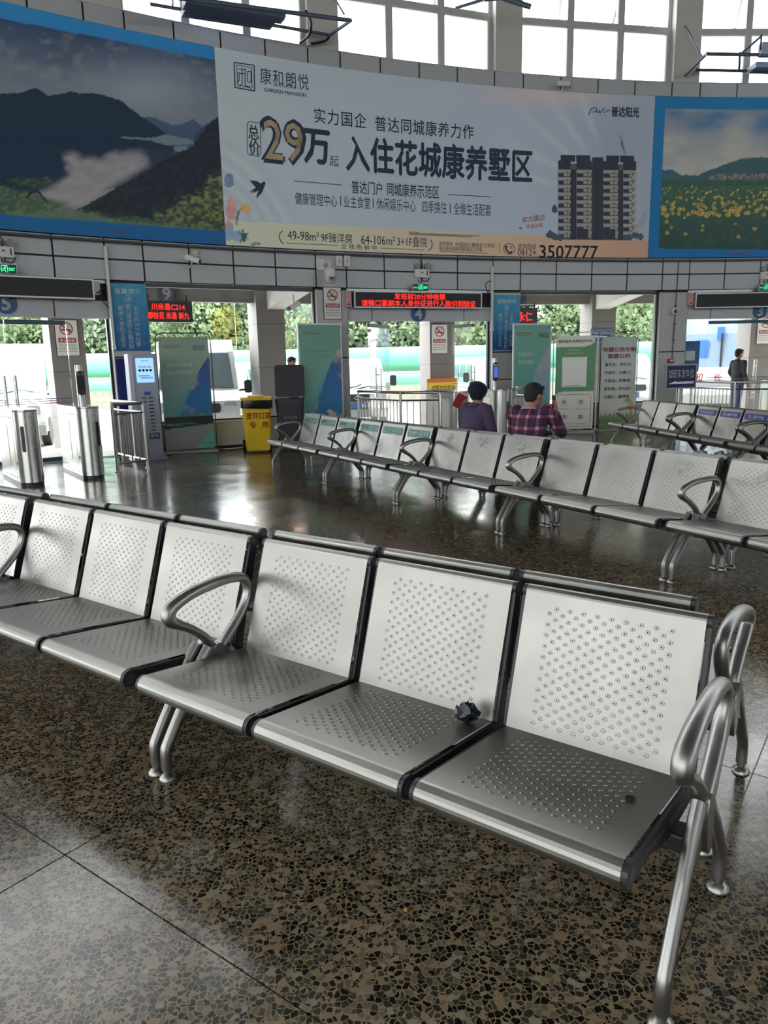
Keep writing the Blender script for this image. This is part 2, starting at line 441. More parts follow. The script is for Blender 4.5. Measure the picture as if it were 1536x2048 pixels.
# ================================================================ ring wall: pillars, panels, clerestory
BAYP = 8.445; PW = 1.37
PC = {0: -40.45, 1: -32.0, 2: -23.65, 3: -15.28, 4: -6.69, 5: 1.80}       # pillar centres in degrees
def arc_box(mb, t0, t1, r0, r1, z0, z1, n=None, mi=0):
    n = n or max(1, int(abs(t1 - t0) / 1.0 + .5))
    vs = []
    for k in range(n + 1):
        t = t0 + (t1 - t0) * k / n
        for r in (r0, r1):
            for z in (z0, z1): vs.append(cyl_pt(t, r, z))
    fs = []
    for k in range(n):
        a, b = k * 4, k * 4 + 4
        fs += [(a, b, b + 1, a + 1), (a + 2, a + 3, b + 3, b + 2), (a + 1, b + 1, b + 3, a + 3), (a, a + 2, b + 2, b)]
    fs += [(0, 1, 3, 2), (n * 4, n * 4 + 2, n * 4 + 3, n * 4 + 1)]
    mb.add(vs, fs, mi)
mb = MB(); arc_box(mb, A0, A1, RW + .032, RW + .42, Z_HEAD + .01, Z_SILL - .02)
wall_ring = tag(mb.build('wall_ring', M_JOINT), 'curved upper wall of grey aluminium panels with black joints', None, None, 'structure')
def panel_mesh(name, w, h, mt=M_PANEL, t=.03): return MB().box(-w / 2, w / 2, 0, t, 0, h).mesh(name, mt)
_pm = {}
def add_panel(th0, th1, z0, z1, parent, gap=.015, r=RW, mt=M_PANEL, name='panel'):
    w = 2 * r * math.sin(math.radians(abs(th1 - th0)) / 2) - 2 * gap; h = z1 - z0 - 2 * gap
    key = (round(w, 3), round(h, 3), mt.name)
    if key not in _pm: _pm[key] = panel_mesh(name, w, h, mt)
    th = (th0 + th1) / 2
    o = link(name, _pm[key], parent, cyl_pt(th, r * math.cos(math.radians(abs(th1 - th0)) / 2), z0 + gap), -math.radians(th))
    return o
def bay_cuts(k):
    a = PC[k] + PW / 2; b = PC[k + 1] - PW / 2
    return [PC[k] - PW / 2] + [a + (b - a) * q / 4 for q in range(5)]
Z_MID = 3.335
for k in range(0, 5):
    c = bay_cuts(k)
    for q in range(5):
        add_panel(c[q], c[q + 1], Z_HEAD, Z_MID, wall_ring); add_panel(c[q], c[q + 1], Z_MID, Z_BAN0, wall_ring)
        add_panel(c[q], c[q + 1], Z_BAN1, Z_SILL, wall_ring)
add_panel(PC[5] - PW / 2, PC[5] + PW / 2, Z_HEAD, Z_MID, wall_ring); add_panel(PC[5] - PW / 2, PC[5] + PW / 2, Z_MID, Z_BAN0, wall_ring)
add_panel(PC[5] - PW / 2, PC[5] + PW / 2, Z_BAN1, Z_SILL, wall_ring)
mb = MB()
for a, b in ((A0, PC[0] - PW / 2), (PC[5] + PW / 2, A1)): arc_box(mb, a, b, RW, RW + .031, Z_HEAD, Z_SILL)
arc_box(mb, PC[0] - PW / 2, PC[5] + PW / 2, RW - .0, RW + .031, Z_BAN0 + .06, Z_BAN1 - .06)
mb.build('plain_wall_face', M_PANEL, wall_ring)
# rail with cables below the banners, and the coping above the top row
mb = MB(); arc_box(mb, PC[0] - 2, PC[5] + 2, RW - .075, RW - .006, Z_BAN0 - .08, Z_BAN0 - .042, 60)
trim_1 = tag(mb.build('trim_1', mat('dark_cable_rail', L(70, 78, 88), .45)), 'dark cable rail under the printed banners', None, None, 'structure')
mb = MB(); arc_box(mb, PC[0] - 2, PC[5] + 2, RW - .095, RW - .08, Z_BAN0 - .085, Z_BAN0 - .065, 60); mb.build('cable', M_BLACK, trim_1)
mb = MB(); arc_box(mb, A0, A1, RW - .01, RW + .5, Z_SILL - .02, Z_SILL, 110)
tag(mb.build('trim_2', M_PANEL), 'flat coping under the clerestory windows', None, None, 'structure')

# lower ring wall away from the doors in view
mb = MB()
arc_box(mb, PC[5] + PW / 2, A1, RW, RW + .35, 0, Z_HEAD + .02); arc_box(mb, A0, PC[0] - PW / 2, RW, RW + .35, 0, .5); arc_box(mb, A0, PC[0] - PW / 2, RW, RW + .35, 2.85, Z_HEAD + .02)
for k in range(1, 4): arc_box(mb, PC[0] - BAYP * k - PW / 2, PC[0] - BAYP * k + PW / 2, RW, RW + .35, .5, 2.85, 2)
tag(mb.build('wall_lower', M_PLASTER), 'plain lower wall beyond the doors', None, None, 'structure')
mb = MB(); arc_box(mb, A0, PC[0] - PW / 2, RW + .12, RW + .13, .5, 2.85)  # out-of-view glazing, added to brighten the bench backs and the floor
tag(mb.build('window_90', M_CLGLASS), 'ground floor glazing left of the doors', None, None, 'structure')

# pillars between the bays
def pillar(k, mid=True):
    th = PC[k]; w = 2 * RW * math.sin(math.radians(PW / 2))
    p = thing('pillar', None, None, **on_wall(th), kind='structure'); p['label'] = ['', 'grey clad pillar carrying the blue notice by door five', 'grey clad pillar with the no smoking sign between windows and door four', 'grey clad pillar with the blue notice right of door four', 'grey clad pillar with red fire alarm left of door three', 'pillar beyond the frame'][k] if k else 'pillar left of the frame'
    MB().box(-w / 2 + .01, w / 2 - .01, .02, .34, 0, Z_HEAD).build('core', M_JOINT, p)
    zs = (0.0, 1.14 if k < 4 else 1.12, 1.72, Z_HEAD - .03) if k in (1, 3) else (0.0, 1.66, Z_HEAD - .03)
    for a, b in zip(zs[:-1], zs[1:]): MB().box(-w / 2, w / 2, 0, .03, a + (.012 if a else 0), b - .012).build('cladding_panel', M_PIL, p)
    for s in (-1, 1):
        MB().box(s * w / 2 - .006, s * w / 2 + .006, .0, .34, 0, Z_HEAD - .03).build('side_panel', M_PIL, p)
    return p
PIL = {k: pillar(k) for k in range(0, 6)}

# clerestory: one window group for every bay all round the ring
WIN_T = 8.27
def clerestory(thc0, thc1, n, vis):
    a = thc0 + .63; b = thc1 - .63
    w = thing('window_%d' % n, 'clerestory window bay above the wall', None, **on_wall((a + b) / 2, RW + .22, Z_SILL), kind='structure')
    hw = RW * math.radians(b - a) / 2
    H = Z_CEIL - .9 - Z_SILL
    fr = MB()
    for s in (-1, 1): fr.box(s * hw - .07, s * hw + .07, -.06, .06, 0, H)
    fr.box(-hw, hw, -.06, .06, H - .08, H); fr.box(-hw, hw, -.06, .06, -.01, .02)
    fr.build('window_frame', M_WFRAME, w)
    xs = [-hw + .07, -hw / 3, hw / 3, hw - .07]
    for x in xs[1:3]: MB().box(x - .07, x + .07, -.055, .055, .02, H - .08).build('mullion', M_WFRAME, w)
    zt = [WIN_T - Z_SILL, WIN_T - Z_SILL + 1.02, WIN_T - Z_SILL + 2.35]
    for z in zt: MB().box(-hw + .07, hw - .07, -.05, .05, z - .06, z + .06).build('transom', M_WFRAME, w)
    lv = [.02] + zt + [H - .08]
    for r in range(4):
        for c in range(3):
            x0 = xs[c] + (.07 if c else 0); x1 = xs[c + 1] - (.07 if c < 2 else 0); z0 = lv[r] + (.06 if r else 0); z1 = lv[r + 1] - (.06 if r < 3 else 0)
            if r == 1 and c in (0, 2) and vis:
                # top-hung sash pushed open at the foot
                sh = link('sash', None, w, ((x0 + x1) / 2, .03, z1)); sh.rotation_euler = (math.radians(24 + 6 * c), 0, 0)
                hw2 = (x1 - x0) / 2; hh = z1 - z0
                f = MB()
                f.box(-hw2, hw2, 0, .04, -.06, 0); f.box(-hw2, hw2, 0, .04, -hh, -hh + .07)
                for s in (-1, 1): f.box(s * hw2 - (.055 if s > 0 else 0), s * hw2 + (.055 if s < 0 else 0), 0, .04, -hh, 0)
                sh2 = f.mesh('sash', M_WFRAME); sh.name = 'sash_pivot'
                bpy.data.objects.remove(sh); sh = link('sash', sh2, w, ((x0 + x1) / 2, .03, z1)); sh.rotation_euler = (math.radians(24 + 6 * c), 0, 0)
                MB().box(-hw2 + .05, hw2 - .05, .015, .022, -hh + .06, -.05).build('pane', M_DGLASS, sh)
            else:
                MB().box(x0, x1, -.004, .004, z0, z1).build('pane', M_CLGLASS, w)
    return w
th = PC[0] - BAYP * 3; n = 1
cents = [PC[0] - BAYP * 3, PC[0] - BAYP * 2, PC[0] - BAYP] + [PC[k] for k in range(6)]
while cents[-1] + BAYP < A1 - 1: cents.append(cents[-1] + BAYP)
for a, b in zip(cents[:-1], cents[1:]):
    clerestory(a, b, n, PC[0] - 1 < a < PC[5] - 1); n += 1
mb = MB()
for t in cents: arc_box(mb, t - .63, t + .63, RW + .02, RW + .42, Z_SILL, Z_CEIL, 1)
arc_box(mb, A0, A1, RW + .02, RW + .42, Z_CEIL - .92, Z_CEIL, 110)
tag(mb.build('wall_clerestory', M_PLASTER), 'white piers and lintel around the clerestory windows', None, None, 'structure')
mb = MB(); mb.add([(p.x, p.y, Z_CEIL) for p in [cyl_pt(A0 + (A1 - A0) * k / 72, RW + .4) for k in range(73)]], [tuple(range(73))])
tag(mb.build('ceiling', mat('grey_ceiling', L(118, 118, 116), .8)), 'grey ceiling of the hall', None, None, 'structure')

# street front behind the viewer: glazed curtain wall
ends = (cyl_pt(A1, RW), cyl_pt(A0, RW)); cl = (ends[1] - ends[0]); fw = cl.length
fro = thing('window_front', 'glazed street front of the hall', None, (ends[0] + ends[1]) / 2, math.atan2(cl.y, cl.x), kind='structure')
f = MB()
nb = 20
for k in range(nb + 1): x = -fw / 2 + fw * k / nb; f.box(x - .10, x + .10, -.1, .1, 0, Z_CEIL)
for z in (.25, 3.1, 5.4): f.box(-fw / 2, fw / 2, -.08, .08, z - .09, z + .09)
f.box(-fw / 2, fw / 2, -.2, .2, 7.6, Z_CEIL); f.box(-fw / 2, fw / 2, -.1, .1, 0, .25)
f.build('mullion_grid', M_WFRAME, fro)
MB().box(-fw / 2, fw / 2, -.01, .01, .25, 7.6).build('glazing', glass_mat('tinted_front_glass', (.60, .61, .60)), fro)
# ================================================================ steel waiting benches
BL = 1.7787                      # length of a three-seat unit
SEATX = ((.05, .577), (.628, 1.152), (1.203, 1.73))
def perforated(name, W, path_flat, pre, post, mt, rows=22, cols=9, px=.042, pz=.0165, start=None):
    """sheet: plain profile `pre` -> flat run with punched dimples -> plain profile `post`; profiles are (y,z) lists"""
    mb = MB()
    (ya, za), (yb, zb) = path_flat
    Ln = math.hypot(yb - ya, zb - za); dy, dz = (yb - ya) / Ln, (zb - za) / Ln
    ny, nz = -dz, dy                                  # normal candidates; made to point to the sitter (-y or +z)
    if ny * -1 + nz < 0: ny, nz = -ny, -nz
    def P(x, s, d=0.0): return (x, ya + dy * s + ny * d, za + dz * s + nz * d)
    hh = rows * pz; s0 = (Ln - hh) / 2 if start is None else start
    s1 = s0 + hh; wx = (cols + .5) * px; x0 = -wx / 2; x1 = wx / 2
    flip = False
    def quad(a, b, c, d): mb.add([a, b, c, d], [(0, 1, 2, 3)], 0, True)
    for (sa, sb, xa, xb) in ((0, s0, -W / 2, W / 2), (s1, Ln, -W / 2, W / 2), (s0, s1, -W / 2, x0), (s0, s1, x1, W / 2)):
        quad(P(xa, sa), P(xb, sa), P(xb, sb), P(xa, sb))
    # one tile
    oc = [(math.cos(2 * PI * k / 8 + PI / 8), math.sin(2 * PI * k / 8 + PI / 8)) for k in range(8)]
    for r in range(rows):
        ss = s0 + r * pz; off = 0 if r % 2 == 0 else px / 2
        if off: quad(P(x0, ss), P(x0 + off, ss), P(x0 + off, ss + pz), P(x0, ss + pz))
        else: quad(P(x1 - px / 2, ss), P(x1, ss), P(x1, ss + pz), P(x1 - px / 2, ss + pz))
        for c in range(cols):
            cx = x0 + off + (c + .5) * px; cs = ss + pz / 2
            A = [(px / 2, pz * .25), (px * .25, pz / 2), (-px * .25, pz / 2), (-px / 2, pz * .25), (-px / 2, -pz * .25), (-px * .25, -pz / 2), (px * .25, -pz / 2), (px / 2, -pz * .25)]
            vs = [P(cx + a, cs + b) for a, b in A]
            vs += [P(cx + a * .0088, cs + b * .0066) for a, b in oc]
            vs += [P(cx + a * .0076, cs + b * .0056, .0010) for a, b in oc]
            vs += [P(cx + a * .0024, cs + b * .0024, .0011) for a, b in oc]
            vs += [P(cx + sx * px / 2, cs + sz * pz / 2) for sx, sz in ((1, 1), (-1, 1), (-1, -1), (1, -1))]
            fs = []
            for q in range(3):
                for k in range(8): fs.append((q * 8 + k, q * 8 + (k + 1) % 8, q * 8 + 8 + (k + 1) % 8, q * 8 + 8 + k))
            fs += [(0, 32, 1), (2, 33, 3), (4, 34, 5), (6, 35, 7)]
            mb.add(vs, [f[::-1] for f in fs], 0, True)
    for prof in (pre, post):
        for (a, b), (c, d) in zip(prof[:-1], prof[1:]): quad((-W / 2, a, b), (W / 2, a, b), (W / 2, c, d), (-W / 2, c, d))
    return mb.mesh(name, mt)
# seat: from the back joint forward to the rolled front edge
sA, sB = (.405, .383), (-.068, .437)
_u = Vector((sB[0] - sA[0], sB[1] - sA[1])).normalized(); _n = Vector((_u.y, -_u.x)) * -1
if _n.y < 0: _n = -_n
rF = .034; cF = Vector(sB) - _n * rF
a0 = math.atan2(_n.y, _n.x)
front = [(cF.x + rF * math.cos(a0 + t), cF.y + rF * math.sin(a0 + t)) for t in [math.radians(200) * k / 12 for k in range(13)]]
SEAT_W = .526
ME_SEAT = perforated('seat', SEAT_W, (sA, sB), [(.43, .36), sA], front, M_SEAT, rows=23, start=.045)
bC, bD = (.398, .378), (.528, .785)
_u2 = (Vector(bD) - Vector(bC)).normalized(); _n2 = Vector((-_u2.y, _u2.x))
rT = .021; cT = Vector(bD) - _n2 * rT
a1 = math.atan2(_n2.y, _n2.x)
top = [(cT.x + rT * math.cos(a1 - t), cT.y + rT * math.sin(a1 - t)) for t in [math.radians(215) * k / 12 for k in range(13)]]
ME_BACK = perforated('backrest', SEAT_W, (bC, bD), [(.392, .35), bC], top, M_SEAT, rows=22, start=.030)
def side_plate():
    mb = MB(); t = .013
    # seat rail
    d = .012
    seat = [(sA[0] + .03, sA[1] - .008), (sB[0], sB[1] - .008), (cF.x, cF.y - .030), (.05, .372), (.22, .322), (.40, .318), (.455, .345)]
    mb.prism(seat, 'x', 0, t)
    back = [(bC[0] + .006, bC[1] - .03), (bD[0] + .008, bD[1]), (cT.x + .024, cT.y - .004), (.530, .62), (.478, .45), (.455, .335)]
    mb.prism(back, 'x', 0, t)
    mb.prism(circ(cF.x, cF.y, .0325, 20), 'x', -.0005, t + .0005, smooth=False); mb.prism(circ(cT.x, cT.y, .0205, 20), 'x', -.0005, t + .0005)
    for e0 in (-.0012, t + .0002):
        mb.prism(circ(cF.x, cF.y, .019, 16), 'x', e0, e0 + .001, mi=1); mb.prism(circ(cT.x, cT.y, .014, 16), 'x', e0, e0 + .001, mi=1)
        # pressed ribs
        mb.prism([(.02, .405), (.02, .393), (.17, .368), (.17, .380)], 'x', e0, e0 + .001, mi=1)
        mb.prism([(.455, .50), (.462, .497), (.509, .64), (.502, .643)], 'x', e0, e0 + .001, mi=1)
        mb.prism([(.21, .372), (.22, .345), (.34, .338), (.34, .362)], 'x', e0, e0 + .001, mi=1)
    return mb.mesh('side_plate', [M_PLATE, mat('side_plate_rib', (.06, .064, .07), .35)])
ME_SIDE = side_plate()
ME_BEAM = MB().rbox(.004, BL - .004, .235, .305, .275, .325, .008, 2, 'x').mesh('beam', M_PLATE)
def leg_mesh():
    mb = MB()
    fr = spline([(0, .0, .035), (0, .0, .105), (0, .022, .145), (0, .11, .27), (0, .185, .375), (0, .235, .43)], 5)
    n = len(fr); mb.tube(fr, .019, [.018 + .016 * (k / n) for k in range(n)], 12, side=(1, 0, 0))
    re = spline([(0, .54, .035), (0, .54, .105), (0, .525, .14), (0, .44, .25), (0, .36, .34), (0, .31, .40)], 5)
    mb.tube(re, .019, [.018 + .016 * (k / n) for k in range(len(re))], 12, side=(1, 0, 0))
    web = spline([(.10, .245), (.17, .285), (.25, .30), (.33, .285), (.42, .25), (.40, .32), (.35, .38), (.29, .43), (.22, .43), (.165, .36)], 3, True)
    mb.prism([(p.x, p.y) for p in [Vector(q).to_2d() if len(q) > 2 else q for q in web]], 'x', -.010, .010)
    # long oval cover plate on the hub
    ov = [(.275 + .030 * math.cos(t) - .02 * math.sin(t), .36 + .085 * math.sin(t) + .02 * math.cos(t)) for t in [2 * PI * k / 20 for k in range(20)]]
    mb.prism(ov, 'x', -.021, .021)
    return mb.mesh('leg_frame', M_CAST)
ME_LEG = leg_mesh()
ME_FOOT = MB().lathe([(.031, 0), (.031, .005), (.022, .016), (.014, .022), (.014, .045)], seg=18).mesh('foot', M_CAST)
def arm_mesh():
    mb = MB()
    P = [(.268, .335), (.262, .40), (.232, .465), (.165, .525), (.105, .562), (.072, .590), (.085, .628), (.16, .657), (.27, .672), (.375, .673), (.438, .655), (.458, .61), (.440, .555), (.385, .49), (.325, .435), (.285, .39)]
    pts = spline([(0, a, b) for a, b in P], 5)
    n = len(pts); q = lambda k, c, s: math.exp(-((k / n - c) / s) ** 2)
    mb.tube(pts, [.022 + .004 * q(k, .38, .12) for k in range(n)], [.0175 + .009 * q(k, .34, .07) + .005 * q(k, .5, .15) for k in range(n)], 14, side=(1, 0, 0))
    return mb.mesh('armrest', M_CAST)
ME_ARM = arm_mesh()

# stickers on the backrests
def back_pt(x, s, d): # s = metres below the roll along the backrest
    p = Vector(bD) - _u2 * s + _n2 * d
    return (x, p.x, p.y)
M_GRN = mat('teal_sticker', L(20, 122, 112), .4); M_BLU = mat('blue_sticker', L(22, 62, 158), .4)
M_WORN = mat('torn_sticker_residue', L(168, 168, 163), .7, var=.3, scale=40)
def figure_icon(mb, x, s, k, h=.035):
    """small pictogram: head, body and limbs; k changes the pose"""
    P = lambda a, b: back_pt(x + a, s - b, .0030)
    mb.add([P(.0045 * math.cos(t), .030 + .0045 * math.sin(t)) for t in [2 * PI * q / 8 for q in range(8)]], [tuple(range(8))])
    lean = (.004, -.003, .002, .006)[k % 4]
    for a, b, c, d, w in ((0, .024, lean, .010, .0035), (lean, .011, lean - .007, -.004, .0024), (lean, .011, lean + .006, -.004, .0024), (0, .021, .009, .012, .002), (0, .021, -.008, .013, .002)):
        dx, dz = c - a, d - b; l = math.hypot(dx, dz); ox, oz = -dz / l * w, dx / l * w
        mb.add([P(a - ox, b - oz), P(a + ox, b + oz), P(c + ox, d + oz), P(c - ox, d - oz)], [(0, 1, 2, 3)])
def sticker_meshes():
    g = MB(); g.add([back_pt(-.225, .040, .0022), back_pt(.225, .040, .0022), back_pt(.225, .128, .0022), back_pt(-.225, .128, .0022)], [(3, 2, 1, 0)])
    t = MB(); put = lambda x, z: back_pt(x, -z, .0030)
    letter(t, '爱心座椅', -.122, -.074, w=.165, h=.036, put=put, bold=.01); letter(t, 'PRIORITY SEAT', -.130, -.108, w=.13, h=.013, put=put)
    for k in range(4): figure_icon(t, .025 + .05 * k, .094, k)
    fr = MB()
    for a, b, c, d in ((-.01, .2, .056, .058), (-.01, .2, .116, .118), (-.01, -.008, .056, .118), (.198, .2, .056, .118)):
        t.add([back_pt(a, c, .003), back_pt(b, c, .003), back_pt(b, d, .003), back_pt(a, d, .003)], [(3, 2, 1, 0)])
    b = MB(); b.add([back_pt(-.235, .040, .0022), back_pt(.235, .040, .0022), back_pt(.235, .122, .0022), back_pt(-.235, .122, .0022)], [(3, 2, 1, 0)])
    t2 = MB(); letter(t2, '军人候车专座', 0, -.081, w=.33, h=.048, put=put, bold=.012)
    wv = MB()
    rnd = random.Random(3)
    for q in range(16):
        cx, cs = rnd.uniform(-.06, .05), rnd.uniform(.04, .14); n = 9
        wv.add([back_pt(cx + rnd.uniform(.006, .022) * math.cos(2 * PI * k / n), cs + rnd.uniform(.005, .018) * math.sin(2 * PI * k / n), .0022 + .00005 * q) for k in range(n)], [tuple(range(n))])
    return dict(green=(g.mesh('sticker', M_GRN), t.mesh('sticker_print', M_INKW)), blue=(b.mesh('sticker', M_BLU), t2.mesh('sticker_print', M_INKW)), worn=(wv.mesh('sticker_residue', M_WORN), None))
STK = sticker_meshes()
def bench(O, e, label, group, stickers=None, arms=(.014,), legs=(.03, BL - .036)):
    """O: floor point of the left front foot, e: unit vector along the row; the sitter faces away from local +y"""
    b = thing('waiting_bench', label, 'bench', (O[0], O[1], 0), math.atan2(e[1], e[0]), group)
    for i, (x0, x1) in enumerate(SEATX):
        xc = (x0 + x1) / 2
        link('seat', ME_SEAT, b, (xc, 0, 0)); bk = link('backrest', ME_BACK, b, (xc, 0, 0))
        link('side_plate', ME_SIDE, b, (x0 - .0135, 0, 0)); link('side_plate', ME_SIDE, b, (x1 + .0005, 0, 0))
        if stickers and stickers[i]:
            s, t = STK[stickers[i]]; so = link(s.name, s, bk); so['label'] = {'green': 'teal priority seat sticker with white pictograms', 'blue': 'blue sticker with white characters', 'worn': 'torn remains of a sticker'}[stickers[i]]
            if t: t_ = link('sticker_print', t, bk)
    link('beam', ME_BEAM, b)
    for x in legs:
        lg = link('leg_frame', ME_LEG, b, (x, 0, 0))
        link('foot', ME_FOOT, lg, (0, 0, 0)); link('foot', ME_FOOT, lg, (0, .54, 0))
    for x in arms: link('armrest', ME_ARM, b, (x, 0, 0))
    return b
MIR = 1.18
def row(O, e, first, last, name, labels, stick={}, arms={}, shift=0.0, back=True, blabels=None, bfirst=None, blast=None, mir=MIR, noarm=()):
    e = Vector(e).normalized(); nb_ = Vector((-e.y, e.x)); O = Vector(O)
    for k in range(first, last + 1):
        bench(O + e * (BL * k), e, labels[k], name, stick.get(k), arms.get(k, (.014,)), (-.01 if k == first else .03, BL + .025 if k == last else BL - .036))
    if back:
        for k in range(bfirst if bfirst is not None else first, (blast if blast is not None else last) + 1):
            P = O + e * (BL * (k + 1) + shift) + nb_ * mir
            bench(P, -e, blabels[k], name + ', facing away', None, (() if k in noarm else (BL - .014,)) + ((-.02,) if k == last else ()), (-.025 if k == last else .036, BL + .01 if k == first else BL - .03))
    return O, e, nb_
A_O, A_E, A_N = row((-.842, 2.474), (.8002, -.5997), -2, 0, 'near row of steel benches', {
    0: 'nearest steel bench with three perforated seats and a scrap of black plastic', -1: 'steel bench adjoining the nearest bench on its left, in front of the turnstiles', -2: 'steel bench cut off by the left edge, end of the near row'},
    arms={0: (.014, BL + .02)}, shift=-.075, mir=1.23, blabels={
    0: 'steel bench directly behind the nearest bench, its back turned, far armrest showing', -1: 'steel bench facing away behind the second near bench', -2: 'steel bench facing away at the left edge of the picture'})
B_O, B_E, B_N = row((-1.648, 10.936), (.5018, -.8650), 0, 4, 'middle row of steel benches', {
    0: 'farthest bench of the middle row, beside the bins, with teal priority stickers', 1: 'second bench of the middle row with teal priority stickers', 2: 'bench of the middle row with torn sticker remains on its backs',
    3: 'bench of the middle row with unmarked backs behind the near bench', 4: 'middle row bench cut off by the right edge with sticker remains'},
    stick={0: ('green',) * 3, 1: ('green',) * 3, 2: ('worn',) * 3, 3: (None, None, 'worn'), 4: ('worn', 'worn', 'worn')}, noarm=(2,), blabels={
    0: 'bench facing the wall behind the farthest middle-row bench', 1: 'bench facing the wall behind the second bench with teal stickers', 2: 'bench facing the wall on which the two people sit',
    3: 'bench facing the wall behind the unmarked middle-row bench', 4: 'bench facing the wall at the right edge of the middle row'})
C_E = Vector((.125, -.992))
C_O, C_E, C_N = row((4.27 - .125 * BL, 11.11 + .992 * BL), C_E, 0, 2, 'far right row of steel benches', {
    0: 'far right bench with plain backs beside the poster stands', 1: 'far right bench with blue stickers on its three backs', 2: 'far right bench cut off by the right edge'},
    stick={1: ('blue',) * 3}, arms={0: (.014, BL - .04), 1: (.035, BL - .04), 2: (.035,)}, blabels={0: 'bench facing away behind the plain far right bench', 1: 'bench facing away behind the blue sticker bench', 2: 'bench facing away at the right edge of the far right row'})
# ================================================================ the three printed banners on the ring wall
def ink(*c, k=.46): return np.clip(srgb(c) / k, 0, .92)
def proj_np(P):
    v = P - np.array(_O); F = np.array(_F); R = np.array(_R); U = np.array(_U); z = v @ F
    return W_ / 2 + FPX * (v @ R) / z, H_ / 2 - FPX * (v @ U) / z
class CylSheet:
    """a sheet hung on the ring wall between two angles; gives local points and photo positions of its print"""
    def __init__(s, name, label, t0, t1, z0, z1, r, cat='banner'):
        s.t0, s.t1, s.z0, s.z1, s.r = t0, t1, z0, z1, r; s.tc = (t0 + t1) / 2
        s.o = thing(name, label, cat, **on_wall(s.tc, r, z0))
        mb = MB(); n = 24
        def P(t, z, d):
            a = math.radians(t - s.tc); return ((r - d) * math.sin(a), (r - d) * math.cos(a) - r, z - z0)
        s.P = P
        for k in range(n):
            ta, tb = t0 + (t1 - t0) * k / n, t0 + (t1 - t0) * (k + 1) / n
            mb.add([P(ta, z0, .0), P(tb, z0, 0), P(tb, z1, 0), P(ta, z1, 0), P(ta, z0, -.02), P(tb, z0, -.02), P(tb, z1, -.02), P(ta, z1, -.02)],
                   [(0, 1, 2, 3), (7, 6, 5, 4), (0, 4, 5, 1), (3, 2, 6, 7)] + ([(0, 3, 7, 4)] if k == 0 else []) + ([(1, 5, 6, 2)] if k == n - 1 else []))
        mb.build('backing_sheet', mat('banner_cloth', L(120, 130, 140), .7), s.o)
    def paint(s, fn, nu, nv, name='print'):
        def pf(U, V):
            t = np.radians(s.t0 + (s.t1 - s.t0) * U); z = s.z0 + (s.z1 - s.z0) * V
            P = np.stack([CX + s.r * np.sin(t), CY + s.r * np.cos(t), z], -1)
            X, Y = proj_np(P); return fn(X, Y, U, V)
        return printed(name, pf, lambda u, v: s.P(s.t0 + (s.t1 - s.t0) * u, s.z0 + (s.z1 - s.z0) * v, .002), nu, nv, s.o, print_mat('banner_print', .55))
    def px(s, x, y, d=.006):
        t, z = on_cyl(x, y, s.r); return s.P(t, z, d)
    def put(s, d=.006):
        return lambda x, z: s.P(s.tc + math.degrees(x / s.r), z, d)
    def line(s, mb, txt, xl, yl, xr, yr, hpx, d=.006, name='lettering', **kw):
        if not isinstance(mb, MB):
            m2 = MB(); s.line(m2, txt, xl, yl, xr, yr, hpx, d, **kw); return m2.build(name, mb, s.o)
        tl, zl = on_cyl(xl, yl, s.r); tr, zr = on_cyl(xr, yr, s.r)
        xm, ym = (xl + xr) / 2, (yl + yr) / 2
        h = on_cyl(xm, ym - hpx / 2, s.r)[1] - on_cyl(xm, ym + hpx / 2, s.r)[1]
        letter(mb, txt, math.radians((tl + tr) / 2 - s.tc) * s.r, (zl + zr) / 2, w=math.radians(tr - tl) * s.r, h=h, put=s.put(d), **kw)
    def poly(s, mb, pts, d=.006, mi=0):
        v = [s.px(x, y, d) for x, y in pts]; n = len(pts)
        ar = sum(pts[i][0] * pts[(i + 1) % n][1] - pts[(i + 1) % n][0] * pts[i][1] for i in range(n))
        mb.add(v, [tuple(range(n))[::-1] if ar > 0 else tuple(range(n))], mi)
    def stroke(s, mb, pts, wpx, d=.006, mi=0):
        for (a, b), (c, e) in zip(pts[:-1], pts[1:]):
            l = math.hypot(c - a, e - b) or 1; ox, oy = -(e - b) / l * wpx / 2, (c - a) / l * wpx / 2
            s.poly(mb, [(a - ox, b - oy), (c - ox, e - oy), (c + ox, e + oy), (a + ox, b + oy)], d, mi)
RB = RW - .03
TH_L = on_cyl(440, 300, RB)[0]; TH_R = on_cyl(1303, 350, RB)[0]
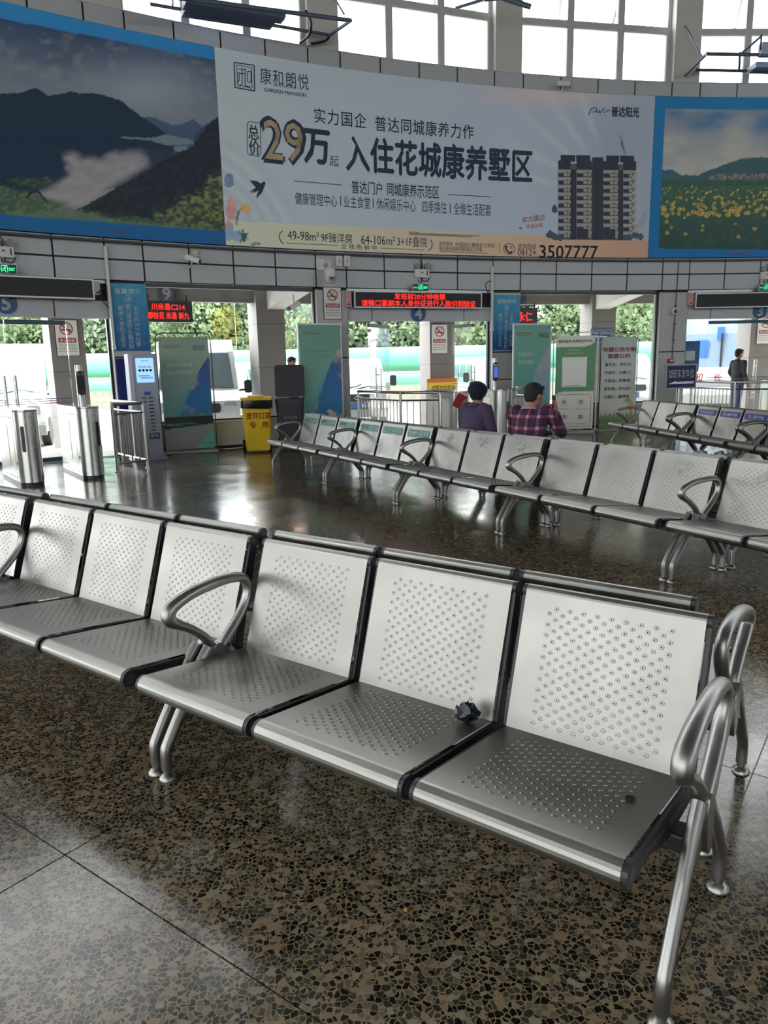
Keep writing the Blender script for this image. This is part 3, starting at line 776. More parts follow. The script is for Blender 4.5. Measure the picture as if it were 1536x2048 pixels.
# ---- left: gorge landscape
def soft(X, Y, poly, r):
    return sum(inpoly(X + r * q * math.cos(a), Y + r * q * math.sin(a), poly).astype(float) for q in (.5, 1) for a in [2 * PI * k / 7 for k in range(7)]) / 14
def paint_gorge(X, Y, U, V):
    C = ramp((Y - 0) / 480, [(0, (40, 122, 178)), (.25, (36, 116, 172)), (.85, (4, 88, 140)), (1, (2, 80, 130))]) / .46
    top = 37 + X * .194; bot = 429 + X * .073
    pic = (Y > top) & (Y < bot)
    n1 = fbm(X / 90, Y / 45, 3); n2 = fbm(X / 22, Y / 14, 9); n3 = fbm(X / 7, Y / 5, 5)
    sky = ramp(np.clip((Y - top) / 190 + (n1 - .5) * .35, 0, 1), [(0, (44, 62, 92)), (.35, (78, 90, 110)), (.65, (104, 112, 124)), (1, (96, 106, 122))])
    glow = np.exp(-(((X - 300) / 110) ** 2 + ((Y - 165) / 55) ** 2)); sky = sky + glow[..., None] * srgb((96, 96, 98)) * .9
    st = np.exp(-((Y - (128 + .16 * X + 14 * (n1 - .5))) / 14) ** 2) * (X < 230) * n2; sky = blend(sky, st * .6, srgb((128, 130, 134)))
    sky = blend(sky, np.clip((n2 - .55) * 2, 0, .4), srgb((120, 126, 134)))
    P = sky
    j = (n3 - .5) * 6
    far = inpoly(X, Y + j * .3, [(285, 234), (312, 236), (342, 250), (362, 250), (386, 238), (405, 253), (425, 240), (446, 232), (446, 300), (285, 300)]); P = blend(P, far, srgb((58, 76, 98)))
    far2 = inpoly(X, Y, [(395, 262), (415, 250), (446, 232), (446, 300), (380, 290)]); P = blend(P, far2, srgb((44, 60, 82)))
    big = inpoly(X, Y + j * .3, [(-60, 196), (-20, 188), (40, 186), (60, 179), (72, 176), (84, 182), (95, 192), (118, 189), (140, 184), (160, 187), (190, 186), (215, 193), (240, 200), (262, 218), (285, 235), (310, 250), (333, 268), (315, 276), (260, 300), (-60, 480)]); P = blend(P, big, srgb((20, 40, 62)))
    val = inpoly(X, Y + j, [(-60, 262), (120, 268), (250, 274), (330, 285), (380, 300), (330, 340), (100, 420), (-60, 440)]); P = blend(P, val * .9, srgb((13, 36, 60)))
    riv = inpoly(X, Y + j * .2, [(296, 277), (332, 269), (352, 273), (388, 281), (386, 288), (340, 291), (310, 285)]) | inpoly(X, Y, [(235, 273), (300, 276), (300, 281), (250, 277)]); P = blend(P, riv * .85, srgb((104, 116, 130)))
    mist = soft(X + (n2 - .5) * 20, Y + (n1 - .5) * 18, [(124, 308), (148, 304), (165, 322), (182, 316), (200, 322), (228, 304), (245, 312), (256, 303), (285, 306), (300, 330), (262, 352), (226, 372), (190, 398), (150, 418), (100, 402), (72, 388), (118, 366), (140, 345), (136, 325)], 9)
    P = blend(P, mist * (.62 + .5 * (n2 - .3)), srgb((150, 146, 150)))
    P = blend(P, np.exp(-(((X - 150) / 60) ** 2 + ((Y - 390) / 22) ** 2)) * .5, srgb((140, 132, 130)))
    dam = inpoly(X, Y, [(347, 292), (374, 292), (376, 302), (350, 304)]) | inpoly(X, Y, [(376, 296), (400, 303), (380, 306)]); P = blend(P, dam * .8, srgb((110, 122, 134)))
    slope = inpoly(X + j, Y + j, [(446, 222), (425, 242), (400, 268), (386, 292), (350, 310), (322, 322), (295, 342), (262, 360), (232, 376), (190, 402), (150, 420), (230, 440), (300, 446), (456, 462)]); P = blend(P, slope, srgb((19, 28, 42)))
    P = blend(P, slope * np.clip((n3 - .5) * 2.2, 0, .5), srgb((38, 52, 52)))
    gl = soft(X, Y + j * 1.5, [(-60, 360), (0, 372), (60, 388), (130, 412), (220, 432), (330, 442), (460, 452), (460, 480), (-60, 480)], 6); P = blend(P, gl * (.75 + .5 * (n3 - .5)), srgb((64, 88, 66)))
    P = blend(P, gl * np.clip((n3 - .5) * 3, 0, .7), srgb((100, 112, 76)))
    gr = soft(X + j * 2, Y + j * 2, [(450, 346), (418, 360), (405, 385), (360, 402), (335, 425), (300, 432), (330, 446), (456, 460)], 8); P = blend(P, gr * .8, srgb((50, 64, 50)))
    P = blend(P, gr * np.clip((n3 - .42) * 3.5, 0, .9), srgb((112, 122, 74)))
    fol = inpoly(X + j, Y + j, [(10, 362), (28, 354), (60, 357), (98, 355), (104, 364), (80, 378), (60, 374), (35, 370)]); P = blend(P, fol * .9, srgb((36, 58, 50)))
    P = blend(P, fol * np.clip((n3 - .5) * 3, 0, .8), srgb((74, 98, 76)))
    tr = inpoly(X, Y, [(52, 395), (60, 383), (76, 378), (86, 392), (98, 406), (94, 406), (82, 394), (74, 384), (62, 388), (56, 398)]); P = blend(P, tr, srgb((26, 32, 34)))
    P = P / .46
    return np.where(pic[..., None], P, C)
gorge = CylSheet('landscape_banner', 'blue bordered banner printed with a misty river gorge, left wall', PC[0] - 2.5, TH_L, Z_BAN0, Z_BAN1, RB)
gorge.paint(paint_gorge, 330, 200)
mb = MB(); gorge.line(mb, '二滩水电站', 210, 461, 252, 464, 7); mb.build('lettering', mat('banner_red_print', L(150, 60, 70), .55), gorge.o)
# ---- right: sunflower field
def paint_flower(X, Y, U, V):
    C = ramp((Y - 190) / 330, [(0, (20, 104, 152)), (1, (0, 92, 148))]) / .46
    lf = 1331 - (Y - 217) * .05
    pic = (X > lf) & (Y > 217 + (X - 1331) * .012) & (Y < 497 + (X - 1318) * .012)
    n1 = fbm(X / 70, Y / 40, 21); n2 = fbm(X / 16, Y / 12, 22); n3 = fbm(X / 6, Y / 5, 23)
    P = ramp(np.clip((Y - 217) / 130, 0, 1), [(0, (112, 122, 134)), (.5, (138, 142, 146)), (1, (126, 136, 142))])
    P = blend(P, np.clip((n1 - .45) * 2.5, 0, .8), srgb((164, 160, 154)))
    for cx, cy, rx, ry in ((1408, 246, 40, 20), (1440, 232, 30, 10), (1530, 246, 30, 26), (1350, 228, 20, 10)):
        P = blend(P, np.exp(-(((X - cx) / rx) ** 2 + ((Y - cy) / ry) ** 2)) * (.5 + n2 * .8), srgb((70, 104, 140)))
    hill = inpoly(X, Y + (n3 - .5) * 4, [(1300, 340), (1345, 340), (1362, 350), (1396, 350), (1440, 332), (1480, 318), (1520, 315), (1700, 312), (1700, 380), (1300, 380)]); P = blend(P, hill, srgb((50, 80, 90)))
    h2 = inpoly(X, Y, [(1300, 344), (1345, 342), (1375, 356), (1300, 362)]); P = blend(P, h2 * .7, srgb((52, 84, 104)))
    vil = inpoly(X, Y, [(1412, 354), (1440, 348), (1700, 344), (1700, 358), (1420, 360)]); P = blend(P, vil * np.clip((fbm(X / 3, Y / 2.5, 31) - .42) * 6, 0, .9), srgb((138, 112, 112)))
    fld = Y > 358; P = blend(P, fld, srgb((52, 84, 72)))
    dpt = np.clip((Y - 358) / 140, 0, 1)
    P = blend(P, fld * np.clip((n3 - .5) * 2.5, 0, .8), srgb((86, 108, 74)))
    P = blend(P, fld * dpt * .8, srgb((26, 50, 54))); P = blend(P, fld * dpt * np.clip((n2 - .5) * 3, 0, .7), srgb((44, 74, 70)))
    P = blend(P, ((Y > 362) & (Y < 372)) * .6, srgb((40, 70, 66)))
    r = random.Random(5)
    for q in range(170):
        d = r.random() ** .8; cy = 372 + 60 * d + (60 * r.random() if r.random() < .12 else 0); cx = r.uniform(1322, 1545); rr = 1.4 + 2.8 * d
        D = ((X - cx) / rr) ** 2 + ((Y - cy) / (rr * .9)) ** 2
        P = blend(P, (D < 1) * .9, srgb((176, 156, 74))); P = blend(P, (D < .22) * .8, srgb((70, 52, 40)))
    P = P / .46
    return np.where(pic[..., None], P, C)
flower = CylSheet('landscape_banner', 'blue bordered banner printed with a sunflower field, right wall', TH_R + .01, PC[5] + 1.2, Z_BAN0, Z_BAN1, RB - .004)
flower.paint(paint_flower, 210, 170)
mb = MB(); flower.line(mb, '阳光花城攀枝花', 1450, 507, 1500, 508, 6); mb.build('lettering', mat('banner_red_print', L(150, 60, 70), .55), flower.o)
# ---- centre: property advertisement
def paint_ad(X, Y, U, V):
    n1 = fbm(X / 160, Y / 90, 41)
    C = ramp(np.clip((X - 440) / 860, 0, 1), [(0, (166, 175, 190)), (.35, (160, 169, 187)), (.7, (155, 164, 180)), (1, (142, 151, 168))])
    C = blend(C, np.exp(-(((X - 1095) / 130) ** 2 + ((Y - 190) / 22) ** 2)) * .55, srgb((196, 170, 164)))
    C = blend(C, np.exp(-(((X - 1230) / 60) ** 2 + ((Y - 290) / 60) ** 2)) * .35, srgb((120, 130, 148)))
    # soft petals fanning up on the left and rays on the right
    for k in range(6):
        cx = 415 + 22 * k; c = np.abs(np.hypot((X - 300 + 20 * k) / 1.15, Y - 540) - (150 + 34 * k) * (1 + .0004 * (X - 440)))
        C = blend(C, np.exp(-(c / 7) ** 2) * .30 * (X < 700), srgb((186, 192, 202))); C = blend(C, np.exp(-((c - 12) / 9) ** 2) * .16 * (X < 700), srgb((138, 146, 162)))
    ang = np.degrees(np.arctan2(Y - 400, X - 1240)); rad = np.hypot(X - 1240, Y - 400)
    ray = (.5 + .5 * np.cos(np.radians(ang * 26))) ** 3 * (ang < -100) * (ang > -178) * np.clip((rad - 90) / 60, 0, 1) * np.clip((300 - rad) / 120, 0, 1)
    C = blend(C, ray * .3, srgb((182, 190, 202)))
    leaf = inpoly(X, Y, [(1240, 268), (1246, 285), (1253, 318), (1248, 306), (1242, 290)]); C = blend(C, leaf, srgb((70, 84, 108)))
    feat = inpoly(X, Y, [(1293, 415), (1262, 468), (1255, 476), (1270, 474), (1292, 440)]); C = blend(C, feat * .6, srgb((122, 134, 152)))
    strip = Y > (442 + (X - 468) * .0478)
    S = ramp(np.clip((X - 440) / 860, 0, 1), [(0, (190, 184, 166)), (.3, (184, 176, 156)), (.6, (184, 160, 138)), (1, (172, 132, 112))])
    C = np.where(strip[..., None], S, C)
    band = inpoly(X, Y, [(819, 464), (960, 472), (940, 474), (819, 470)]); C = blend(C, band * .8, srgb((96, 98, 106)))
    # flowers at the left edge
    n3 = fbm(X / 5, Y / 5, 44)
    for cx, cy, rx, ry, col in ((458, 362, 9, 14, (84, 108, 144)), (462, 418, 9, 22, (188, 120, 124)), (466, 405, 5, 10, (206, 150, 146)), (458, 462, 9, 20, (112, 138, 174)), (478, 472, 13, 13, (120, 146, 178)), (457, 448, 5, 9, (196, 124, 128)), (512, 488, 10, 3, (96, 104, 112))):
        D = ((X - cx) / rx) ** 2 + ((Y - cy) / ry) ** 2; C = blend(C, (D < .6 + n3 * .9) * (.55 + .6 * n3), srgb(col))
    C = blend(C, inpoly(X, Y, [(470, 440), (474, 425), (478, 419), (484, 417), (480, 424), (476, 440), (474, 452)]), srgb((96, 106, 92)))
    for tx, ty in ((476, 402), (484, 403), (492, 405), (500, 410), (502, 418), (498, 426)): C = blend(C, inpoly(X, Y, [(480, 422), (482, 413), (tx, ty), (tx + 1, ty + 4), (488, 424)]), srgb((196, 152, 96)))
    for tx, ty in ((476, 462), (486, 458), (497, 464), (496, 478), (480, 486)): C = blend(C, inpoly(X, Y, [(486, 482), (482, 474), (tx, ty), (492, 474), (490, 484)]), srgb((52, 78, 72)))
    return C / .46
ad = CylSheet('advertising_banner', 'large pale advertising banner with navy Chinese headline and a tower block', TH_L + .01, TH_R, Z_BAN0, Z_BAN1, RB - .002)
ad.paint(paint_ad, 330, 150)
M_ADNAVY = mat('ad_navy_print', L(44, 62, 88), .55); M_GOLD = mat('ad_gold_print', L(206, 186, 156), .55); M_ADOR = mat('ad_orange_print', L(200, 110, 92), .55)
M_ADGREY = mat('ad_grey_print', L(110, 116, 126), .55); M_ADK = mat('ad_dark_print', L(40, 44, 54), .55)
t = MB()
ad.line(M_ADNAVY, '康和朗悦', 520, 153, 617, 163, 32, spacing=1.15)
ad.line(M_ADNAVY, '实力国企', 628, 230, 732, 243, 30, spacing=1.12, bold=.004); ad.line(M_ADNAVY, '普达同城康养力作', 750, 246, 947, 265, 30, spacing=1.1, bold=.004)
ad.line(M_ADNAVY, '总\n价', 497, 279, 519, 282, 60, bold=.012, line=.95)
ad.line(M_ADNAVY, '万', 608, 292, 659, 296, 66, bold=.03); ad.line(M_ADNAVY, '起', 659, 321, 677, 323, 22)
ad.line(M_ADNAVY, '入住花城康养墅区', 692, 304, 1064, 334, 68, bold=.028)
ad.line(M_ADNAVY, '普达门户', 703, 374, 764, 378, 26, bold=.006); ad.line(M_ADNAVY, '同城康养示范区', 774, 378, 878, 385, 26, bold=.006)
ad.stroke(t, [(588, 362), (683, 370)], 1.4); ad.stroke(t, [(896, 389), (982, 394)], 1.4)
for s, a, b, c, d in (('健康管理中心', 590, 397, 674, 402), ('业主食堂', 687, 403, 740, 406), ('休闲娱乐中心', 753, 408, 831, 412), ('四季换住', 844, 413, 893, 416), ('全维生活配套', 907, 417, 982, 421)): ad.line(M_ADNAVY, s, a, b, c, d, 24)
for x, y in ((681, 402), (746, 407), (900, 417)): ad.stroke(t, [(x, y - 10), (x + .4, y + 10)], 1.6)
t.build('rules', M_ADNAVY, ad.o); t = MB()
# framed seal: two nested frames and the stylised character
for i, w_ in ((0, 2.2), (5, 1.3)):
    q = [(468 + i, 125 + i), (508 - i, 131 + i * .9), (509 - i, 182 - i), (470 + i, 175 - i), (468 + i, 125 + i)]; ad.stroke(t, q, w_)
for q in ([(477, 138), (492, 139)], [(474, 146), (490, 148)], [(484, 139), (484, 168), (478, 173)], [(478, 148), (478, 160), (475, 164)], [(490, 139), (490, 172), (500, 174)], [(495, 143), (502, 144), (502, 165), (495, 164), (495, 143)]): ad.stroke(t, q, 1.7)
ad.line(M_ADNAVY, 'GARDEN MANSION', 528, 180, 612, 190, 7, bold=.01)
t.build('seal', M_ADNAVY, ad.o)
t = MB(); ad.line(M_ADGREY, 'KANGHE', 548, 170, 592, 176, 6); ad.line(M_ADGREY, 'KANGHE GARDEN MANSION', 858, 468, 915, 470, 3)
t = MB(); ad.line(M_ADNAVY, '29', 524, 280, 609, 286, 84, bold=.045, d=.007)
t = MB(); ad.line(M_GOLD, '29', 528, 280, 605, 285.5, 78, bold=.004, d=.010)
t = MB()
q = [(494 + a, 243 + b) for a, b in ((4, 0), (24, 3), (27, 8), (27, 66), (23, 70), (4, 67), (0, 62), (0, 5), (4, 0))]; ad.stroke(t, q, 1.2)
ad.line(M_ADK, '49-98m²', 575, 470, 638, 474, 18); ad.line(M_ADK, '9F臻洋房', 642, 475, 704, 477.6, 20); ad.line(M_ADK, '64-106m²', 722, 479, 790, 482, 18); ad.line(M_ADK, '3+1F叠院', 794, 482, 854, 485, 20)
ad.line(M_ADK, '全城热销中', 682, 492, 753, 496, 10, spacing=1.6); ad.stroke(t, [(572, 486), (676, 491)], .9); ad.stroke(t, [(760, 496), (848, 500)], .9)
for pts in ([(565, 462), (560, 466), (558, 474), (561, 482), (567, 488)], [(860, 479), (864, 485), (864, 492), (861, 498), (856, 501)]): ad.stroke(t, pts, 1.6)
ad.line(M_ADK, '项目地址', 878, 487, 905, 488.2, 9); ad.line(M_ADK, '中国四川·攀枝花·仁和区', 911, 488.5, 990, 492, 9); ad.line(M_ADK, '普达阳光康和悦都酒店正对面', 878, 496, 964, 500, 9); ad.stroke(t, [(880, 503), (975, 507)], .8); ad.stroke(t, [(999, 487), (998.6, 507)], .8)
ad.line(M_ADK, '咨询热线', 1035, 492, 1072, 494, 11); ad.line(M_ADK, '0812+', 1035, 504, 1072, 506, 13); ad.line(M_ADK, '3507777', 1079, 502, 1195, 506, 26, bold=.012)
ring = [(1018 + 11 * math.cos(2 * PI * k / 18), 498 + 11 * math.sin(2 * PI * k / 18)) for k in range(19)]; ad.stroke(t, ring, 1.2)
ad.stroke(t, [(1011, 492), (1012, 499), (1017, 505), (1023, 506)], 3.2); ad.stroke(t, [(1010, 493), (1014, 494)], 3); ad.stroke(t, [(1021, 503), (1024, 504)], 3)
for r_ in (4, 7): ad.stroke(t, [(1017 + r_ * math.cos(a), 498 + r_ * math.sin(a)) for a in (-1.3, -.9, -.4, 0)], .9)
t.build('phone_mark_and_rules', M_ADK, ad.o)
t = MB()
ad.line(M_ADNAVY, '普达阳光', 1223, 222, 1278, 226, 20, bold=.03)
ad.stroke(t, [(1177, 231), (1180, 222), (1183, 217), (1190, 215), (1194, 219), (1190, 224), (1184, 224)], 1.6)
ad.stroke(t, [(1192, 226), (1193, 221), (1197, 226), (1199, 220), (1200, 226), (1204, 220), (1208, 216), (1206, 225), (1210, 226)], 1.2); ad.stroke(t, [(1211, 223), (1220, 220)], 1.6); ad.stroke(t, [(1196, 231), (1214, 232)], .6)
t.build('script_mark', M_ADNAVY, ad.o); t = MB()
# swallow
for pg in ([(499, 361), (512, 362), (522, 367), (528, 362), (531, 367), (528, 374), (522, 380), (512, 376)], [(518, 378), (528, 374), (524, 385), (512, 398), (514, 388)], [(514, 374), (506, 379), (498, 385), (505, 383), (510, 382), (498, 388), (512, 384), (520, 378)]): ad.poly(t, pg)
t.build('swallow', M_ADNAVY, ad.o)
t = MB(); ad.line(M_ADOR, '实力国企', 1044, 442, 1091, 432, 12, bold=.01, tilt=.14); ad.line(M_ADOR, '幸福加冕', 1052, 455, 1086, 448, 9, tilt=.14)
ad.poly(t, [(1036, 454), (1044, 455), (1042, 460)]); t.build('slogan_mark', M_ADOR, ad.o)
# tower block illustration
M_TW = mat('ad_tower_white', L(186, 188, 194), .55); M_TD = mat('ad_tower_dark', L(62, 66, 84), .55); M_TB = mat('ad_tower_wall', L(108, 110, 122), .55); M_TP = mat('ad_tower_pane', L(196, 190, 176), .55); M_TG = mat('ad_tower_plants', L(84, 104, 124), .55)
t = MB()
def RC(x0, x1, y0, y1, mi, d=.006):
    k = .012
    if x1 - x0 > 24:
        n = int((x1 - x0) / 20) + 1
        for i in range(n): RC(x0 + (x1 - x0) * i / n, x0 + (x1 - x0) * (i + 1) / n, y0, y1, mi, d)
        return
    ad.poly(t, [(x0, y0 + (x0 - 1190) * k), (x1, y0 + (x1 - 1190) * k), (x1, y1 + (x1 - 1190) * k), (x0, y1 + (x0 - 1190) * k)], d, mi)
RC(1116, 1264, 328, 480, 2, .006); RC(1184, 1206, 316, 480, 1, .008); RC(1140, 1152, 340, 480, 1, .008); RC(1236, 1246, 340, 480, 1, .008)
for x0, x1 in ((1121, 1150), (1152, 1180), (1184, 1206), (1212, 1238), (1240, 1268)): RC(x0, x1, 311 + (4 if x0 == 1184 else 0), 324, 1, .009)
for x0, x1 in ((1116, 1141), (1153, 1183), (1206, 1236), (1246, 1272)):
    RC(x0, x1, 322, 340, 1, .008)
    for fl in range(9):
        y = 340 + fl * 15.3
        RC(x0, x1, y, y + 7, 0, .010); RC(x0 + 1, x0 + (x1 - x0) * .42, y + 7, y + 15, 1, .010)
        RC(x0 + (x1 - x0) * .46, x1 - 2, y + 3, y + 13, 3, .012)
        RC(x0 + (x1 - x0) * .70, x0 + (x1 - x0) * .74, y + 3, y + 13, 1, .013); RC(x0 + (x1 - x0) * .46, x1 - 2, y + 6, y + 7, 1, .013)
for x0, x1 in ((1153, 1176), (1206, 1230)): RC(x0, x1, 458, 478, 1, .014)
for cx, cy, r_ in ((1108, 418, 9), (1100, 470, 10), (1110, 474, 9), (1120, 476, 8), (1270, 470, 9), (1280, 474, 8), (1256, 474, 9)):
    rr = random.Random(int(cx)); ad.poly(t, [(cx + r_ * rr.uniform(.5, 1.1) * math.cos(2 * PI * k / 11), cy + r_ * rr.uniform(.5, 1.1) * math.sin(2 * PI * k / 11)) for k in range(11)], .015, 4)
t.build('tower_picture', [M_TW, M_TD, M_TB, M_TP, M_TG], ad.o)
# ================================================================ doors, windows and everything fixed to the ring wall
M_LED = mat('led_screen', (.012, .012, .014), .5); M_LEDTXT = mat('red_led', (.5, .01, .01), .5, emit=(1.0, .03, .02), estr=1.6)
M_ALU = mat('aluminium_frame', L(176, 178, 182), .35, .6)
M_DISC = mat('blue_number_disc', L(30, 84, 140), .4); M_EXIT = mat('exit_sign_green', (.02, .2, .08), .5, emit=(.05, 1.0, .35), estr=1.6); M_EXITB = mat('exit_sign_box', L(14, 52, 38), .4)
def wl(px, py, th0, r=RW):
    """photo position -> local (x, z) on the wall frame at angle th0"""
    t, z = on_cyl(px, py, r); return r * math.sin(math.radians(t - th0)), z
def flat(y): return lambda x, z: (x, y, z)
def edges(k): return PC[k] + PW / 2, PC[k + 1] - PW / 2
# ---- window bays (gate 9 and gate 7 lie outside)
def window_bay(k, n, label, sill=.55, sticker=None):
    a, b = edges(k); th = (a + b) / 2; hw = RW * math.radians(b - a) / 2
    w = thing('window_%d' % n, label, None, **on_wall(th, RW + .10), kind='structure')
    f = MB(); f.box(-hw, hw, -.03, .03, Z_HEAD - .07, Z_HEAD)
    f.box(-hw, hw, -.03, .03, sill - .05, sill)
    for s in (-1, 1): f.box(s * hw - .03, s * hw + .03, -.03, .03, sill, Z_HEAD)
    f.build('window_frame', M_BLACKF, w)
    MB().box(-hw, hw, -.02, .10, .06, sill - .06).build('sill_panel', M_PANEL, w); MB().box(-hw, hw, -.10, .12, sill - .045, sill - .03).build('window_sill', M_ALU, w)
    MB().box(-hw, hw, -.01, .08, 0, .06).build('skirting', M_BLACKF, w)
    xs = [-hw + .03, .0, hw - .03]
    for x0, x1 in zip(xs[:-1], xs[1:]): MB().box(x0 + .004, x1 - .004, -.005, .005, sill, Z_HEAD - .07).build('pane', M_LGLASS, w)
    if sticker:
        x, z, rx, rz = sticker
        MB().prism([(x + p, z + q) for p, q in circ(0, 0, rx, 28, rz)], 'y', -.009, -.0065).build('round_sticker', glass_mat('faded_orange_film', (1.0, .90, .70), .3), w)
    return w
a, b = edges(1); th1 = (a + b) / 2
sx, sz = wl(456, 650, th1); window_bay(1, 61, 'tall glass window bay looking onto gate nine', .57, (sx, sz, .28, .36))
window_bay(3, 62, 'tall glass window bay looking onto gate seven', .57)
# ---- door bays
def door_bay(k, n, num, label, led, numx, joints):
    a, b = edges(k); th = (a + b) / 2; hw = RW * math.radians(b - a) / 2
    d = thing('door_%d' % n, label, None, **on_wall(th, RW), kind='structure')
    zb, zt = 2.37, 2.66
    MB().box(-hw, hw, .06, .30, zb + .01, Z_HEAD).build('lintel', M_JOINT, d)
    js = [-hw] + [wl(x, 600, th)[0] for x in joints] + [hw]
    for x0, x1 in zip(js[:-1], js[1:]): MB().box(x0 + .01, x1 - .01, .03, .06, zb, zt).build('lintel_panel', M_PANEL, d)
    MB().box(-hw, hw, -.02, .06, Z_HEAD - .05, Z_HEAD).build('head_strip', M_ALU, d)
    f = MB()
    for s in (-1, 1): f.box(s * (hw - .02) - .02, s * (hw - .02) + .02, .10, .16, 0, zb)
    f.build('door_frame', M_BLACKF, d)
    return d, th, hw
D5, th5, hw5 = door_bay(0, 1, '5', 'glass door five at the left edge under a dark display', None, 12, (108,))
D4, th4, hw4 = door_bay(2, 2, '4', 'glass door four in the middle under the lit red display', None, 838, (745, 930))
D3, th3, hw3 = door_bay(4, 3, '3', 'glass door three at the right edge under a dark display', None, 1520, (1425,))
def leaf(d, p0, p1, h0, h1, handle=None, rail=True):
    """glass leaf standing between two local floor points"""
    v = Vector((p1[0] - p0[0], p1[1] - p0[1])); l = v.length; rz = math.atan2(v.y, v.x)
    e = link('door_leaf', MB().box(0, l, -.006, .006, h0, h1).mesh('door_leaf', M_LGLASS), d, (p0[0], p0[1], 0), rz)
    if rail: MB().box(0, l, -.02, .02, h1, h1 + .07).build('door_rail', M_BLUEF, e); MB().box(0, l, -.02, .02, h0 - .07, h0).build('door_rail', M_BLUEF, e)
    st = MB()
    for q, c in ((0, 0), (.035, 1), (.07, 0)): pass
    for i, zz in enumerate((.98, 1.015, 1.05)): MB().box(0, l, -.0075, -.0063, zz, zz + .012).build('warning_stripe', (mat('blue_film_stripe', L(40, 96, 160), .5), mat('orange_film_stripe', L(206, 120, 84), .5))[i == 1], e)
    if handle is not None:
        for s in (-1, 1):
            h = MB(); y = s * .06; h.cyl((handle, y, .55), (handle, y, 1.45), .018, seg=12)
            for z in (.70, 1.30): h.cyl((handle, s * .004, z), (handle, y, z), .009, seg=8)
            h.build('door_handle', M_STEEL, e)
    return e
def fixed(d, x0, x1, y=.13): return MB().box(x0, x1, y - .005, y + .005, .0, 2.36).build('pane', M_LGLASS, d)
# door 4: two leaves swung out
x = lambda px, th, r=RW + .13: wl(px, 700, th, r)[0]
fixed(D4, -hw4 + .04, x(735, th4)); fixed(D4, x(950, th4), hw4 - .04)
leaf(D4, (x(738, th4), .13), (x(779, th4, RW + .75), .75), .08, 2.26, .40); leaf(D4, (x(904, th4, RW + .75), .72), (x(947, th4), .13), .08, 2.26, .62)
# door 5 and 3: closed leaves with a teal head rail
leaf(D5, (-.95, .13), (-.02, .13), .08, 2.26, .85); leaf(D5, (0, .13), (x(136, th5), .13), .08, 2.26, .06)
fixed(D5, -hw5 + .04, -.97); fixed(D5, x(138, th5), hw5 - .04)
leaf(D3, (x(1415, th3), .13), (.0, .13), .08, 2.26, None); leaf(D3, (.02, .13), (.98, .13), .08, 2.26, .10)
fixed(D3, -hw3 + .04, x(1413, th3)); fixed(D3, 1.0, hw3 - .04)
# ---- number discs
def disc(num, px, py, label, dark=False):
    th, z = on_cyl(px, py, RW); o = thing('number_disc', label, 'sign', **on_wall(th, RW, z), group='round door numbers')
    MB().prism(circ(0, 0, .165, 36), 'y', .012, .029).build('disc', M_DISC, o)
    t = MB(); letter(t, num, 0, 0, h=.21, put=flat(.010), bold=.03); t.build('numeral', M_INKW, o)
disc('5', 12, 606, 'round blue disc with a white five over the left door'); disc('4', 837.5, 627, 'round blue disc with a white four under the lit display'); disc('3', 1521, 622, 'round blue disc with a white three over the right door')
# ---- LED boards over the doors
def led(px0, px1, py0, py1, lines, label):
    t0, z1 = on_cyl(px0, py0, RW - .16); t1, z0 = on_cyl(px1, py1, RW - .16); th = (t0 + t1) / 2; w = RW * math.radians(t1 - t0)
    zc = (z0 + z1) / 2; h = .285
    o = thing('led_display', label, 'display', **on_wall(th, RW - .16, zc), group='long displays over the doors')
    f = MB(); f.box(-w / 2, w / 2, .008, .11, -h / 2, h / 2); f.build('housing', M_BLACK, o)
    f = MB()
    for s in (-1, 1): f.box(-w / 2 - .02, w / 2 + .02, -.004, .11, s * (h / 2 + .008) - .012, s * (h / 2 + .008) + .012); f.box(s * (w / 2 + .008) - .012, s * (w / 2 + .008) + .012, -.004, .11, -h / 2, h / 2)
    f.build('frame', M_ALU, o)
    MB().box(-w / 2 + .005, w / 2 - .005, .002, .008, -h / 2, h / 2).build('screen', M_LED, o)
    for s, zc2, ww, hh in lines:
        t = MB(); letter(t, s, 0, zc2, w=ww, h=hh, put=flat(-.001), bold=.004); t.build('led_text', M_LEDTXT, o)
    return o, w
led(-90, 187, 550, 594, [], 'dark long display above door five')
L4, w4 = led(712, 963, 583, 615, [('发班前20分钟检票', .065, 1.12, .115), ('请摘口罩刷本人身份证进行人脸识别验证', -.068, 2.5, .125)], 'long display with two lines of red characters')
led(1396, 1635, 586, 612, [], 'dark long display above door three')
M_PINK = mat('pink_lit_cover', L(214, 160, 160), .5)  # pink imitates the display's red light reflected on the cover
def junction(px, py, w, h, mt, label):
    th, z = on_cyl(px, py, RW - .05); o = thing('junction_box', label, 'box', **on_wall(th, RW - .05, z))
    MB().rbox(-w / 2, w / 2, 0, .042, -h / 2, h / 2, .01, 2, 'y').build('cover', mt, o); MB().box(-.02, .02, -.006, 0, -h * .38, -h * .28).build('label', M_BLACK, o)
junction(697, 598, .13, .30, M_PINK, 'pinkish cover box left of the red display'); junction(1382, 598, .13, .28, M_PINK, 'pinkish cover box left of the display over door three'); junction(194, 576, .10, .22, M_WHITE, 'small white box right of the display over door five')
